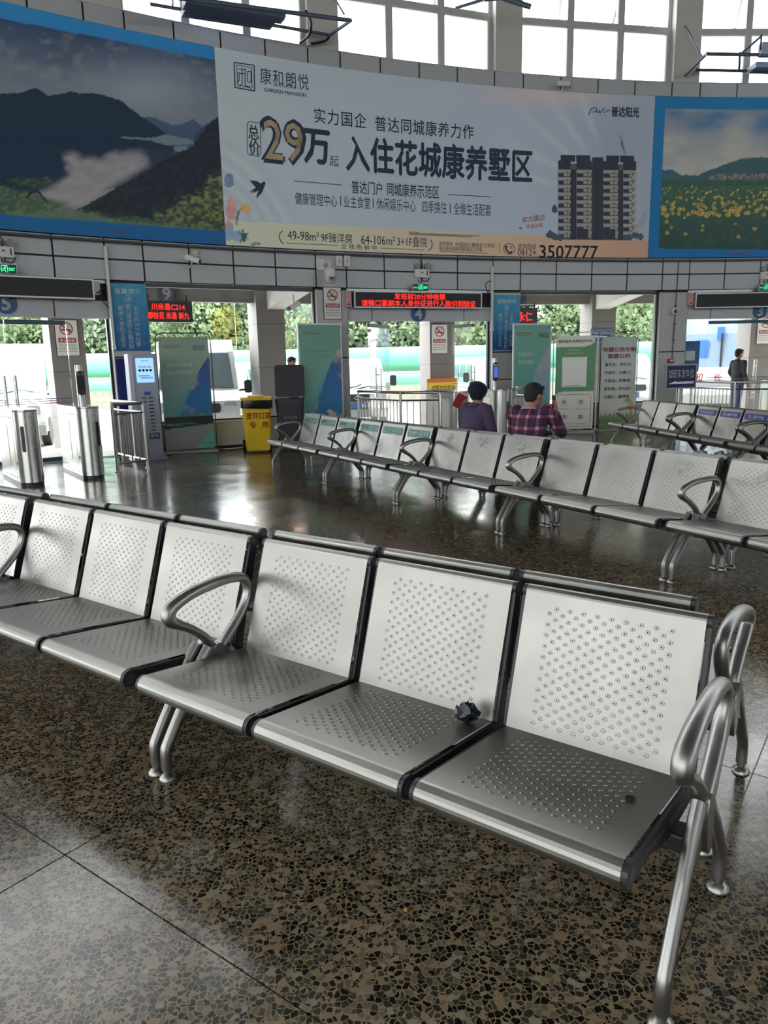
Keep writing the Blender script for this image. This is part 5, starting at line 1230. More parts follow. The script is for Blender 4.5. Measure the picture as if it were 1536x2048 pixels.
def paint_teal(kind):
    def f(U, V):
        n = fbm(U * 4, V * 8, 71 + kind); n2 = fbm(U * 9, V * 18, 75 + kind)
        C = ramp(V, [(0, (96, 176, 168)), (.5, (120, 178, 162)), (1, (104, 168, 150))])
        if kind == 1: C = ramp(V, [(0, (150, 160, 156)), (.35, (108, 168, 166)), (.7, (150, 176, 162)), (1, (146, 170, 154))])
        if kind == 3: C = ramp(V, [(0, (66, 160, 168)), (.5, (104, 172, 158)), (1, (112, 176, 160))])
        # blue swoosh with the picture on the right
        edge = .95 - .62 * np.clip((.80 - V) / .5, 0, 1) ** .8
        pic = (U > edge) & (V < .82)
        sky = ramp(np.clip((V - .2) / .6, 0, 1), [(0, (30, 140, 186)), (.5, (36, 110, 180)), (1, (20, 76, 150))])
        if kind == 3: sky = ramp(np.clip((V - .1) / .7, 0, 1), [(0, (60, 160, 190)), (.3, (120, 168, 184)), (1, (170, 178, 180))])
        cl = np.clip((fbm(U * 3.2, V * 6.5, 175 + kind) - .50) * 5, 0, .85) * (V > .2); sky = blend(sky, cl, srgb((222, 190, 180) if kind != 3 else (196, 188, 184)))
        C = np.where(pic[..., None], sky, C)
        bl = (U > edge - .10) & (U <= edge) & (V < .55) & (V > .12); C = blend(C, bl * .55, srgb((60, 170, 190)))
        if kind == 1:
            C = blend(C, (V < .30) & (V > .20) & (U > .02), srgb((22, 24, 30))); C = blend(C, (V < .235) & (V > .205) & ((U * 5) % 1 > .12), srgb((60, 150, 66)))
            C = blend(C, inpoly(U, V, [(0, .185), (1, .225), (1, .24), (0, .21)]), srgb((24, 26, 30)))
            C = blend(C, inpoly(U, V, [(0, .0), (1, .0), (1, .22), (0, .18)]), srgb((150, 150, 148)))
            C = blend(C, inpoly(U, V, [(.6, 0), (1, 0), (1, .16), (.85, .12), (.75, .06)]), srgb((110, 190, 180)))
            C = blend(C, ((V > .29) & (V < .33) & (U > .3)) * np.clip((n2 - .3) * 3, 0, .8), srgb((96, 140, 100)))
        if kind == 2:
            C = blend(C, inpoly(U, V, [(0, .12), (.25, .16), (.5, .20), (.5, .02), (0, .02)]) * .9, srgb((206, 176, 168)))
            C = blend(C, (np.abs(np.hypot(U - .55, (V - .02) * 2.4) - .48) < .04) & (U > .6) & (V < .36), srgb((130, 72, 60)))
            C = blend(C, ((np.hypot(U - .72, (V - .18) * 2.2) < .22) & (n2 > .5)), srgb((226, 210, 206)))
            C = blend(C, (V < .05) * np.clip((n2 - .3) * 3, 0, 1), srgb((150, 90, 50)))
        if kind == 3: C = blend(C, ((V < .26) & (V > .23) & (U > .66)) * .8, srgb((40, 60, 74))); C = blend(C, (V < .12) * .7, srgb((60, 178, 184)))
        return C * 1.0
    return f
M_TOUT = mat('pale_poster_print', L(226, 236, 228), .4); M_REDP = mat('poster_red', L(200, 70, 60), .4)
hd = [('文明旅游 为中国加分', .26, .925, .40, .016, M_REDP, 0), ('旅游文明公约', .22, .905, .28, .008, M_INKK, 0), ('富强 民主 文明 和谐\n自由 平等 公正 法治\n爱国 敬业 诚信 友善', .80, .905, .24, .045, M_INKK, 0)]
stand(on_floor(334, 908), on_floor(430, 902), (362, 674), 'green landscape poster stand with a hoop frame beside the kiosk', paint_teal(1), hd + [('低碳环保生活', .38, .755, .52, .035, M_TOUT, 0), ('绿色文明出行', .38, .69, .52, .035, M_TOUT, 0), ('攀枝花市文化广播电视和旅游局', .80, .045, .30, .01, M_INKK, 0)], hoop=True, base_board=True, zlow=.07, frame=mat('dark_hoop', L(70, 72, 74), .4))
p2 = [cyl_pt(on_cyl(x_, 760, RW - .32)[0], RW - .32) for x_ in (600, 684)]
stand(p2[0], p2[1], (638, 650), 'teal poster stand with a snow mountain picture, behind the farthest bench', paint_teal(2), [('文明旅游 为中国加分', .30, .93, .42, .018, M_REDP, 0), ('富强  民主  文明  和谐', .42, .785, .58, .026, M_TOUT, .006), ('自由  平等  公正  法治', .42, .735, .58, .026, M_TOUT, .006), ('爱国  敬业  诚信  友善', .42, .685, .58, .026, M_TOUT, .006)])
p3 = [cyl_pt(on_cyl(x_, 760, RW - .75)[0], RW - .75) for x_ in (1026, 1099)]
stand(p3[0], p3[1], (1062, 650), 'teal poster stand with pale clouds behind the person in the plaid shirt', paint_teal(3), hd + [('文明游天下', .32, .73, .42, .035, M_TOUT, 0), ('快乐你我他', .32, .66, .42, .035, M_TOUT, 0)])
def paint_wifi(U, V):
    C = np.zeros(U.shape + (3,)) + srgb((226, 224, 216)); G = srgb((64, 136, 88))
    up = .885 + .05 * np.clip((U - .70) / .3, 0, 1) ** 2; lo = .40 - .04 * np.clip((.16 - U) / .16, 0, 1) ** 2
    C = np.where(((V < up) & (V > lo))[..., None], G, C)
    C = np.where(((U > .16) & (U < .80) & (V > .455) & (V < .775))[..., None], srgb((232, 232, 228)), C)       # blank white field where the code was
    fr = ((np.abs(U - .05) < .004) | (np.abs(U - .93) < .004)) & (V < .37) & (V > .02) | ((np.abs(V - .37) < .002) | (np.abs(V - .02) < .002)) & (U > .05) & (U < .93)
    C = blend(C, fr * .7, srgb((120, 120, 116)))
    for cx, cy, col in ((.25, .285, (150, 170, 214)), (.68, .285, (220, 150, 140)), (.27, .125, (214, 140, 140)), (.68, .125, (190, 120, 124))):
        d = np.hypot((U - cx), (V - cy) * 2.3); C = blend(C, (d < .10) * .25, srgb((200, 200, 204))); C = blend(C, (np.abs(U - cx) < .05) & (np.abs(V - cy) < .022), srgb(col)); C = blend(C, (np.abs(U - cx + .02) < .045) & (np.abs(V - cy - .012) < .006), srgb((50, 60, 84)))
    return C
M_YEL = mat('pale_gold_print', L(236, 224, 170), .4)
stand(on_floor(1108, 866), on_floor(1184, 866), (1146, 672), 'green and white wifi service stand with a hoop frame', paint_wifi, [('惠民服务·免费连接WIFI', .49, .945, .86, .030, M_INKK, .006), ('一键畅通连接', .46, .85, .32, .017, M_YEL, 0), ('无须密码 安全上网', .46, .815, .46, .017, M_YEL, 0), ('微信扫码连接免费上网', .48, .468, .42, .012, M_INKK, 0), ('扫码连接', .49, .372, .18, .010, M_INKK, 0), ('打开微信 扫一扫', .24, .215, .22, .012, M_INKK, 0), ('点击连接WIFI 即可上网', .70, .215, .34, .010, M_INKK, 0), ('如有疑问请联系工作人员 祝您旅途愉快', .46, .05, .72, .014, M_INKK, 0)], hoop=True, zlow=.10, base_board=True)
def paint_cov(U, V):
    n = fbm(U * 6, V * 10, 91); C = ramp(V, [(0, (150, 170, 120)), (.10, (196, 198, 160)), (.22, (226, 226, 216)), (.7, (222, 230, 230)), (1, (196, 214, 214))])
    C = blend(C, (V < .12 + .05 * np.abs(np.sin(U * 26)) * (n + .4)) * (V > .055) * .8, srgb((88, 140, 104))); C = blend(C, (V < .09) * np.clip((n - .35) * 3, 0, .8), srgb((112, 142, 80)))
    d = np.hypot((U - .88), (V - .255) * 2.2); C = blend(C, (d < .10) & (n > .35), srgb((224, 196, 92))); C = blend(C, (np.hypot(U - .80, (V - .285) * 2.6) < .10) & (V > .285), srgb((110, 186, 156))); C = blend(C, (np.abs(U - .90) < .018) & (V < .23) & (V > .06), srgb((186, 140, 86)))
    return C
M_CRED = mat('covenant_red', L(196, 44, 48), .4)
stand(on_floor(1196, 862), on_floor(1266, 858), (1235, 674), 'white travel covenant stand with red title beside the wifi stand', paint_cov, [('中国公民文明', .50, .865, .90, .050, M_CRED, .02), ('旅游公约', .49, .795, .62, .048, M_CRED, .02)] + [(s, .48, .70 - .088 * k, .76, .040, M_INKK, .004) for k, s in enumerate(('重安全，讲礼仪；', '不喧哗，杜陋习；', '守良俗，明事理；', '爱环境，护古迹；', '文明行，最得体。'))], hoop=True, zlow=.05, base_board=True)
# ---- bins
def wheelie(loc, rz, col, label, cat='bin', open_lid=False, bag=True, w=.52, d=.56, h=.93, texts=()):
    o = thing('wheelie_bin', label, cat, loc, rz, 'wheeled bins'); m_ = mat(label[:12], col, .45, var=.04, scale=3)
    b = MB(); k = .80; tw, td = w / 2, d / 2
    def ring(s, z, r=.05): return [(x * s, y * s, z) for x, y in rrect(-tw, tw, -td, td, r, 3)]
    lv = [(k, .04), (k + .02, .10), (.97, h - .10), (.985, h - .02)]; vs = []
    for s, z in lv: vs += ring(s, z)
    n = 16; fs = [tuple(range(n))[::-1]] + [(q * n + i, q * n + (i + 1) % n, (q + 1) * n + (i + 1) % n, (q + 1) * n + i) for q in range(len(lv) - 1) for i in range(n)]
    b.add(vs, fs); b.build('body', m_, o)
    MB().prism(rrect(-tw * 1.02, tw * 1.02, -td * 1.02, td * 1.02, .05, 3), 'z', h - .06, h).build('rim', m_, o)
    if bag:
        v2 = []
        rr = random.Random(2)
        for s, z in ((1.035, h - .14), (1.06, h - .09), (1.05, h + .004)): v2 += [(x * s * rr.uniform(.99, 1.02), y * s * rr.uniform(.99, 1.02), z + rr.uniform(-.014, .014)) for x, y in rrect(-tw, tw, -td, td, .05, 3)]
        g_ = MB(); g_.add(v2, [(q * n + i, q * n + (i + 1) % n, (q + 1) * n + (i + 1) % n, (q + 1) * n + i) for q in range(2) for i in range(n)], smooth=True); g_.build('bin_liner', mat('glossy_black_liner', (.012, .012, .014), .18), o)
    lid = [(-tw * 1.06, 0), (tw * 1.06, 0), (tw * 1.06, d * 1.06), (-tw * 1.06, d * 1.06)]
    L_ = MB(); L_.prism(rrect(-tw * 1.06, tw * 1.06, -d * 1.06, 0, .05, 3), 'z', 0, .045); L_.rbox(-tw * .3, tw * .3, -d * 1.08, -d * 1.0, .02, .07, .01, 2, 'x'); lo = L_.build('lid', m_, o, (0, td, h + .005))
    if open_lid: lo.rotation_euler = (math.radians(-100), 0, 0); lo.location = (0, td + .02, h + .02)
    else: MB().rbox(-tw * .55, tw * .55, -d * .8, -d * .25, .045, .075, .02, 2, 'z').build('lid_panel', m_, lo)
    for s in (-1, 1): q = MB(); q.cyl((s * (tw - .05), td - .02, .10), (s * (tw + .0), td - .02, .10), .10, seg=18); q.build('wheel', M_BLACK, o)
    q = MB(); q.cyl((-tw * .7, td + .05, h - .03), (tw * .7, td + .05, h - .03), .014, seg=8); q.build('handle', m_, o)
    for s, x_, z_, ww, hh, mt in texts:
        t = MB(); letter(t, s, x_, z_, w=ww, h=hh, put=lambda a, c: (a, -td * (.80 + .17 * (c - .1) / .73) - .006, c), bold=.015); t.build('lettering', mt, o)
    return o
bl, br = on_floor(490, 906), on_floor(536, 905)
wheelie(tuple((bl + br) / 2 + Vector((.0, .22, 0))), .22, L(226, 188, 28), 'yellow wheeled bin with red characters for discarded masks', texts=(('废弃口罩', .02, .66, .42, .12, M_RED), ('专  用', .02, .50, .34, .12, M_RED)))
q = wheelie(tuple(on_floor(572, 901) + Vector((.085, .24, 0))), .10, (.010, .013, .022), 'black wheeled bin with its lid open beside the yellow bin', open_lid=True, bag=False, texts=(('其他垃圾', .0, .60, .24, .05, mat('grey_bin_print', L(150, 152, 160), .5)),))
t = MB(); t.add([(a, -.262, .70 + b) for a, b in ((-.03, 0), (.03, 0), (0, .05))], [(0, 1, 2)]); t.build('recycling_mark', mat('grey_bin_print', L(150, 152, 160), .5), q)
# ---- direction sign on a post
th, z = on_cyl(1361, 753, RW - 1.3); o = thing('direction_sign', 'dark blue direction sign with white characters and arrow on a post', 'sign', **on_wall(th, RW - 1.3), ); o.rotation_euler.z += .12
MB().box(-.36, .36, -.02, .02, z - .24, z + .24).build('board', mat('sign_dark_blue', L(16, 44, 92), .4), o)
f = MB()
for s in (-1, 1): f.box(-.375, .375, -.025, .025, z + s * .24 - .014, z + s * .24 + .014); f.box(s * .36 - .014, s * .36 + .014, -.025, .025, z - .24, z + .24)
f.build('frame', M_ALU, o)
t = MB(); letter(t, '加班车发车位', 0, z + .06, w=.62, h=.18, put=flat(-.024), bold=.012); t.build('lettering', M_INKW, o)
t = MB(); t.add([(a, -.024, z - .12 + b) for a, b in ((-.30, -.03), (-.12, .035), (-.12, .012), (.31, .022), (.31, -.03))], [(0, 1, 2, 3, 4)]); t.build('arrow', M_INKW, o)
b = MB(); b.cyl((0, .03, 0), (0, .03, z - .2), .05, seg=16); b.build('post', M_RAIL, o); b = MB(); b.cyl((0, .03, 0), (0, .03, .03), .18, seg=24); b.build('foot_plate', M_RAIL, o)
# ---- litter
def on_bench_seat(k, x_, y_): # point on a seat of the near bench
    p = A_O + A_E * (BL * 0 + x_) + A_N * y_; t_ = (y_ - sA[0]) / (sB[0] - sA[0]); return (p.x, p.y, sA[1] + (sB[1] - sA[1]) * t_)
rr = random.Random(11)
r_smooth = lambda n_: n_ == 'plastic_bag'
def crumple(name, label, cat, loc, r, sc, mt, seed, segs=14):
    q = MB(); rr = random.Random(seed); n = 10
    for j in range(n + 1):
        for k in range(segs): pass
    q.ball((0, 0, 0), r, segs, n, sc)
    lo = min(v[2] for v in q.v); q.v = [(x * rr.uniform(.72, 1.2), y * rr.uniform(.72, 1.2), max((zz - lo) * rr.uniform(.75, 1.25), 0)) for x, y, zz in q.v]; q.sm = [r_smooth(name)] * len(q.f)
    o = tag(q.build(name, mt, None, loc), label, cat); return o
loc = on_bench_seat(0, 1.10, .345); o = crumple('plastic_scrap', 'crumpled black plastic scrap lying on the middle seat', 'litter', loc, .033, (1.15, .75, .9), mat('black_plastic_film', (.008, .010, .022), .2), 4)
loc = Vector(on_bench_seat(0, 1.655, .185)) + Vector((0, 0, .002)); o = thing('bottle_cap', 'dark reddish cap lying on the right seat', 'cap', loc); b = MB(); b.cyl((0, 0, 0.002), (0, 0, .006), .013, seg=18); b.build('cap', mat('dark_red_cap', (.03, .006, .008), .3), o); b = MB(); b.cyl((0, 0, .006), (0, 0, .0066), .010, seg=16); b.build('cap_top', mat('dark_red_cap_top', (.02, .005, .006), .4), o)
p = on_floor(811, 1823); o = crumple('yellow_crumb', 'tiny yellow crumb on the terrazzo in the foreground', 'litter', tuple(p), .006, (1, 1, .8), mat('yellow_crumb', L(210, 160, 50), .6), 5, 8)
p = on_floor(1375, 912); M_BAG = mat('translucent_white_bag', L(226, 228, 230), .35)
for i, (x_, y_, r_) in enumerate(((1368, 905, .12), (1440, 925, .14), (1462, 960, .12))):
    P = Vector(C_O.to_3d()) + Vector(C_E.to_3d()) * (2.4, 2.95, 3.98)[i] + Vector(C_N.to_3d()) * .25
    crumple('plastic_bag', ('small white plastic bag on the floor under the blue sticker bench', 'large white plastic bag on the floor under the far right benches', 'white plastic bag on the floor at the near end of the far right benches')[i], 'bag', (P.x, P.y, 0), r_, (1.3, .9, .72), M_BAG, 20 + i, 18)
p = on_floor(345, 998); 
# ================================================================ people
M_SKIN = mat('skin', L(172, 120, 96), .55, var=.06, scale=12); M_HAIR = mat('black_hair', (.010, .009, .010), .8, bump=.3, bscale=160); M_JEANS = mat('blue_jeans', L(62, 76, 110), .8, var=.1, scale=20); M_TROU = mat('dark_trousers', L(38, 38, 46), .8); M_SHOE = mat('dark_shoes', L(30, 28, 30), .5)
def plaid():
    mt = bpy.data.materials.new('plaid_shirt'); mt.use_nodes = True; nt = mt.node_tree; b = nt.nodes['Principled BSDF']; b.inputs['Roughness'].default_value = .85
    N = nt.nodes.new; LK = nt.links.new; tc = N('ShaderNodeTexCoord'); sp = N('ShaderNodeSeparateXYZ'); LK(tc.outputs['Object'], sp.inputs[0])
    def stripe(src, per, wid, off=0.0):
        a = N('ShaderNodeMath'); a.operation = 'MULTIPLY_ADD'; a.inputs[1].default_value = 1 / per; a.inputs[2].default_value = off; LK(src, a.inputs[0])
        f = N('ShaderNodeMath'); f.operation = 'FRACT'; LK(a.outputs[0], f.inputs[0]); g_ = N('ShaderNodeMath'); g_.operation = 'LESS_THAN'; g_.inputs[1].default_value = wid; LK(f.outputs[0], g_.inputs[0]); return g_.outputs[0]
    ad = N('ShaderNodeMath'); ad.operation = 'ADD'; LK(stripe(sp.outputs[0], .105, .26, .4), ad.inputs[0]); LK(stripe(sp.outputs[2], .115, .26, .1), ad.inputs[1])
    hf = N('ShaderNodeMath'); hf.operation = 'MULTIPLY'; hf.inputs[1].default_value = .5; LK(ad.outputs[0], hf.inputs[0])
    cr = N('ShaderNodeValToRGB'); e = cr.color_ramp; e.interpolation = 'CONSTANT'; e.elements[0].color = (*L(58, 32, 62), 1); e.elements[1].position = .4; e.elements[1].color = (*L(118, 66, 92), 1); q = e.elements.new(.9); q.color = (*L(204, 150, 158), 1)
    LK(hf.outputs[0], cr.inputs[0]); LK(cr.outputs[0], b.inputs['Base Color']); return mt
def remesh(o, vox, smooth=4):
    m_ = o.modifiers.new('remesh', 'REMESH'); m_.mode = 'VOXEL'; m_.voxel_size = vox; m_.use_smooth_shade = True
    if smooth: s_ = o.modifiers.new('smooth', 'SMOOTH'); s_.factor = .5; s_.iterations = smooth
    return o
def limb(mb, pts, rs, side=(1, 0, 0), n=3):
    P = spline(pts, n); R = [r[0] for r in spline([(r, 0) for r in rs], n)]
    mb.tube(P, R, None, 12); mb.ball(P[0], R[0], 12, 8); mb.ball(P[-1], R[-1], 12, 8)
def hand(mb, wrist, d, up, curl=.6, s=1.0):
    """palm and five fingers leaving the wrist along d; `up` is the back of the hand"""
    d = Vector(d).normalized(); u = Vector(up); u = (u - d * u.dot(d)).normalized(); sd = d.cross(u); w_ = Vector(wrist)
    mb.tube([w_ - d * .01, w_ + d * .04, w_ + d * .085], [.026 * s, .038 * s, .040 * s], [.017 * s, .015 * s, .013 * s], 10, side=tuple(sd))
    for k, (off, ln) in enumerate(((-.030, .066), (-.010, .076), (.011, .071), (.030, .055))):
        p = w_ + d * .082 + sd * off; a = [p]; t_ = d.copy()
        for q in range(3):
            t_ = (t_ - u * (curl * (.5 + .25 * q))).normalized(); a.append(a[-1] + t_ * ln * (.45, .32, .25)[q])
        mb.tube(a, [.0095, .009, .0085, .007], None, 8)
    p = w_ + d * .03 - sd * .030; t_ = (d * .7 - sd * .6 - u * .25).normalized(); mb.tube([p, p + t_ * .035, p + t_ * .035 + (d * .8 - u * .4).normalized() * .03], [.012, .0105, .008], None, 8)
def person(label, loc, rz, J, yaw, pitch, top, trousers, head_cover='hair', vox=.010, group=None, collar=None, sy=1.0):
    """J: pelvis, chest, neck, head, and (shoulder, elbow, wrist), (hip, knee, ankle) for +x and -x; the person faces local -y"""
    b = MB(); c = MB(); t = MB(); sh = MB()
    V_ = lambda k: Vector(J[k])
    pel, che, nek, hd = V_('pelvis'), V_('chest'), V_('neck'), V_('head'); ab = pel.lerp(che, .5) + Vector(J.get('belly', (0, 0, 0)))
    def torso(mb, k, lo=0.0): mb.tube(spline([pel - Vector((0, 0, .10)), pel, ab, che, che.lerp(nek, .55), nek - Vector((0, 0, .02))], 3), [k * r for r in [.14, .15, .155, .165, .165, .165, .165, .168, .175, .18, .175, .15, .12, .085, .07, .058][:16]], [k * r for r in [.11, .115, .12, .12, .12, .118, .118, .12, .122, .122, .115, .10, .085, .07, .06, .055][:16]], 16, side=(1, 0, 0))
    torso(b, .92); torso(c, 1.07)
    b.tube([nek - Vector((0, 0, .05)), nek, hd - Vector((0, 0, .05))], .052, None, 12)
    for s in ('L', 'R'):
        S, E, Wr = V_('sh' + s), V_('el' + s), V_('wr' + s); Hp, K, A = V_('hp' + s), V_('kn' + s), V_('an' + s)
        limb(b, [S, S.lerp(E, .5), E, E.lerp(Wr, .5), Wr], [.052, .046, .038, .034, .026]); limb(c, [che.lerp(S, .7), S, S.lerp(E, .5), E, E.lerp(Wr, .6), E.lerp(Wr, .9)], [.075, .070, .060, .054, .048, .044])
        d = (Wr - E).normalized(); hand(b, Wr, J.get('hd' + s, tuple(d)), J.get('hu' + s, (0, 0, 1)), J.get('curl', .5))
        limb(b, [Hp, Hp.lerp(K, .5), K, K.lerp(A, .5), A], [.085, .075, .055, .052, .036]); limb(t, [Hp, Hp.lerp(K, .5), K, K.lerp(A, .5), A.lerp(K, .05)], [.105, .092, .072, .066, .055])
        ft = V_('ft' + s) if 'ft' + s in J else A + Vector((0, -.12, -.05)); b.ball(A + Vector((0, -.03, -.02)), .04, 10, 8)
        sh.ball(A.lerp(ft, .5) + Vector((0, 0, -.012)), .05, 12, 8, (.95, 2.6, .95)); 
    t.tube([pel - Vector((0, 0, .11)), pel, pel + Vector((0, 0, .10))], [.15, .165, .160], [.12, .13, .125], 14, side=(1, 0, 0))
    HM = Matrix.Translation(hd) @ Matrix.Rotation(yaw, 4, 'Z') @ Matrix.Rotation(pitch, 4, 'X')
    b.M = HM
    b.ball((0, .012, .022), .098, 18, 12, (.80, 1.0, .95)); b.ball((0, -.030, -.035), .075, 16, 10, (.80, .80, 1.05)); b.ball((0, -.055, -.083), .030, 10, 8, (1.1, .8, .8))
    b.tube([(0, -.088, .022), (0, -.103, -.005), (0, -.108, -.020), (0, -.092, -.028)], [.009, .013, .016, .010], None, 8)
    for s in (-1, 1): b.ball((s * .080, .012, -.008), .028, 10, 8, (.35, .75, 1.15)); b.ball((s * .034, -.078, .028), .020, 10, 6, (1.2, .5, .4)); b.ball((s * .012, -.106, -.024), .009, 8, 6)
    b.ball((0, -.092, -.052), .018, 10, 6, (1.3, .5, .42)); b.ball((0, -.090, -.062), .016, 10, 6, (1.2, .5, .42))
    b.M = None
    o = b.build('person', M_SKIN, None, loc, rz); tag(o, label, 'person', group); remesh(o, vox, 2)
    for s in (-1, 1):
        e = MB(); e.M = HM; e.ball((s * .033, -.083, .006), .0125, 12, 8); e.build('eye', M_WHITE, o); e = MB(); e.M = HM; e.ball((s * .033, -.0925, .006), .0055, 10, 6); e.build('iris', M_BLACK, o)
        e = MB(); e.M = HM; e.tube([(s * .016, -.094, .030), (s * .034, -.094, .035), (s * .052, -.084, .030)], .004, seg=6); e.build('eyebrow', M_HAIR, o)
    e = MB(); e.M = HM; e.tube([(-.022, -.098, -.056), (0, -.105, -.0565), (.022, -.098, -.056)], .0025, seg=6); e.build('mouth_line', mat('lip_line', L(110, 60, 56), .6), o)
    h = MB(); h.M = HM
    if head_cover == 'cap':
        h.ball((0, .022, .050), .116, 20, 12, (.96, 1.08, .80)); h.ball((0, .055, .000), .085, 16, 10, (.96, .78, .85)); h.ball((.02, .01, .112), .072, 12, 8, (1.15, 1.1, .55)); h.tube([(-.06, -.085, .045), (0, -.15, .050), (.06, -.085, .045)], [.02, .03, .02], [.008, .008, .008], 8, side=(1, 0, 0))
        h.ball((0, -.095, .048), .07, 14, 8, (1.0, .75, .13)); hc = h.build('knitted_cap', mat('navy_cap', L(22, 26, 40), .9, bump=.4, bscale=90), o)
        h2 = MB(); h2.M = HM; h2.ball((0, .060, -.035), .072, 14, 8, (.98, .62, .6)); remesh(h2.build('hair', M_HAIR, o), .01, 2)
    else:
        h.ball((0, .026, .045), .104, 20, 12, (.88, 1.0, .86)); h.ball((0, .060, -.005), .083, 16, 10, (.94, .72, 1.0)); h.ball((0, -.045, .085), .055, 14, 8, (1.3, .9, .55))
        for s in (-1, 1): h.ball((s * .072, -.012, .020), .026, 8, 6, (.4, .8, 1.4))
        hc = h.build('hair', M_HAIR, o)
    remesh(hc, .008, 2)
    remesh(c.build('jacket' if collar is None else 'shirt', top, o), vox, 3); remesh(t.build('trousers', trousers, o), vox * 1.3, 3); remesh(sh.build('shoes', M_SHOE, o), .012, 1)
    cl = MB(); ring_ = [nek + Vector((.072 * math.cos(a), .066 * math.sin(a) + .005, -.028 + .014 * math.sin(a))) for a in [2 * PI * k / 20 for k in range(20)]]; cl.tube(ring_, .015, .034, 8, closed=True); cl.build('collar', top if collar is None else collar, o)
    return o
def seated(x_off, hunch=0.0, arms=None, head=(0, .20, 1.135)):
    J = dict(pelvis=(0, .27, .53), chest=(0, .27 - hunch, .87), neck=(0, .25 - hunch, 1.03), head=head, belly=(0, .02, 0),
             shL=(.18, .26 - hunch, .975), shR=(-.18, .26 - hunch, .975), elL=(.25, .18, .66), elR=(-.25, .18, .66), wrL=(.10, -.02, .60), wrR=(-.10, -.02, .60),
             hpL=(.09, .22, .52), hpR=(-.09, .22, .52), knL=(.12, -.16, .52), knR=(-.12, -.16, .52), anL=(.12, -.20, .09), anR=(-.12, -.20, .09), curl=.6)
    J.update(arms or {}); return J
rzB = math.atan2(-B_E.y, -B_E.x)
def b_seat(e_):
    P = B_O + B_E * e_ + B_N * (MIR + .035); return (P.x, P.y, .022)
M_PURP = mat('purple_jacket', L(76, 64, 92), .9, var=.12, scale=8, bump=.15, bscale=60)
PA = person('seated person in a purple jacket and dark cap, back to the viewer', b_seat(3.70), rzB, seated(0, .02, dict(elL=(.35, .16, .74), wrL=(.42, .12, .92), hdL=(.1, -.2, 1), huL=(0, 1, 0)), (.04, .185, 1.118)), .70, .15, M_PURP, M_TROU, 'cap')
M_PLAID = plaid()
PBn = person('seated person in a plaid shirt holding a phone up before the face', b_seat(4.46), rzB + .4, seated(0, .05, dict(elR=(-.27, .02, .74), wrR=(-.10, -.20, .93), hdR=(.15, -.25, 1), huR=(-.6, -.6, 0), elL=(.27, .04, .72), wrL=(.06, -.20, .90), hdL=(-.2, -.25, 1), huL=(.6, -.6, 0), curl=.8), (-.01, .13, 1.125)), -.30, .18, M_PLAID, M_TROU, 'hair', collar=mat('pink_shirt_collar', L(176, 140, 150), .8))
Mb = Matrix.Translation(PBn.location) @ Matrix.Rotation(rzB + .4, 4, 'Z')
p = Mb @ Vector((-.03, -.30, 1.035)); o = thing('phone', 'dark phone held up by the person in plaid', 'phone', tuple(p), rzB - .35); b = MB(); b.rbox(-.038, .038, -.005, .005, -.075, .075, .010, 3, 'y'); b.build('case', mat('phone_dark', (.02, .025, .03), .3), o); MB().box(-.034, .034, .005, .0058, -.068, .068).build('screen', mat('phone_screen', (.03, .05, .06), .1), o)
Ma = Matrix.Translation(PA.location) @ Matrix.Rotation(rzB, 4, 'Z'); p = Ma @ Vector((.46, .13, 1.03)); o = thing('booklet', 'dark red booklet held up beside the person in the cap', 'booklet', tuple(p), .15); b = MB(); b.M = Matrix.Rotation(.5, 4, 'Y'); b.box(-.06, .06, -.006, .006, -.085, .085); b.build('cover', mat('booklet_red', L(140, 22, 30), .5), o); b = MB(); b.M = Matrix.Rotation(.5, 4, 'Y'); b.box(-.057, .061, -.004, .004, -.082, .082); b.build('pages', M_WHITE, o)
def standing(ph=0.0):
    return dict(pelvis=(0, .0, .94), chest=(0, 0, 1.28), neck=(0, .01, 1.47), head=(0, -.01, 1.60), shL=(.18, .0, 1.40), shR=(-.18, .0, 1.40), elL=(.24, .03, 1.13), elR=(-.24, .03, 1.13), wrL=(.20, -.14, .95), wrR=(-.22, -.10, .90), hpL=(.09, 0, .90), hpR=(-.09, 0, .90), knL=(.10, -.02, .50), knR=(-.10, .02, .50), anL=(.10, .0, .09), anR=(-.10, .06, .09), curl=.5)
x_ = (1478 - 768) / FPX * 18.6 + .35; person('standing person in a dark jacket and jeans outside door three', (x_ - .35 + .05, 18.9, -.006), 1.9, standing(), -.2, .05, mat('charcoal_jacket', L(52, 52, 58), .85, var=.2, scale=10), M_JEANS, vox=.013)
d_ = 16.6; person('standing person in dark clothes half hidden by the snow mountain stand', ((594 - 768) / FPX * d_, d_, -.006), .6, standing(), .1, .05, mat('dark_grey_coat', L(48, 52, 62), .85), M_TROU, vox=.014)
# ================================================================ outside: platform, canopy, vehicles, pipes, trees, buildings
GZ = -.22
mb = MB(); arc_box(mb, -62, 30, RW + .40, 28.9, GZ, -.006, 60); tag(mb.build('platform', M_CONC), 'pale concrete boarding platform outside the doors', None, None, 'structure')
mb = MB(); mb.add([(-90, -60, GZ), (100, -60, GZ), (100, 120, GZ), (-90, 120, GZ)], [(0, 1, 2, 3)]); tag(mb.build('ground', M_CONC), 'pale concrete yard outside the hall', None, None, 'structure')
mb = MB(); arc_box(mb, -60, 30, RW + .35, 30.75, 3.55, 3.75, 60)
canopy = tag(mb.build('canopy', M_PLASTER), 'white canopy over the boarding platform', None, None, 'structure')
M_STONE = mat('grey_brown_stone', L(128, 122, 120), .6, var=.10, scale=2.5, bump=.04, bscale=20)
RO = 30.35
OC = {k: PC[k] - .55 for k in PC}
OC = {0: -41.6, 1: -32.85, 2: -24.15, 3: -15.55, 4: -6.85, 5: 1.7}
mb_ = None
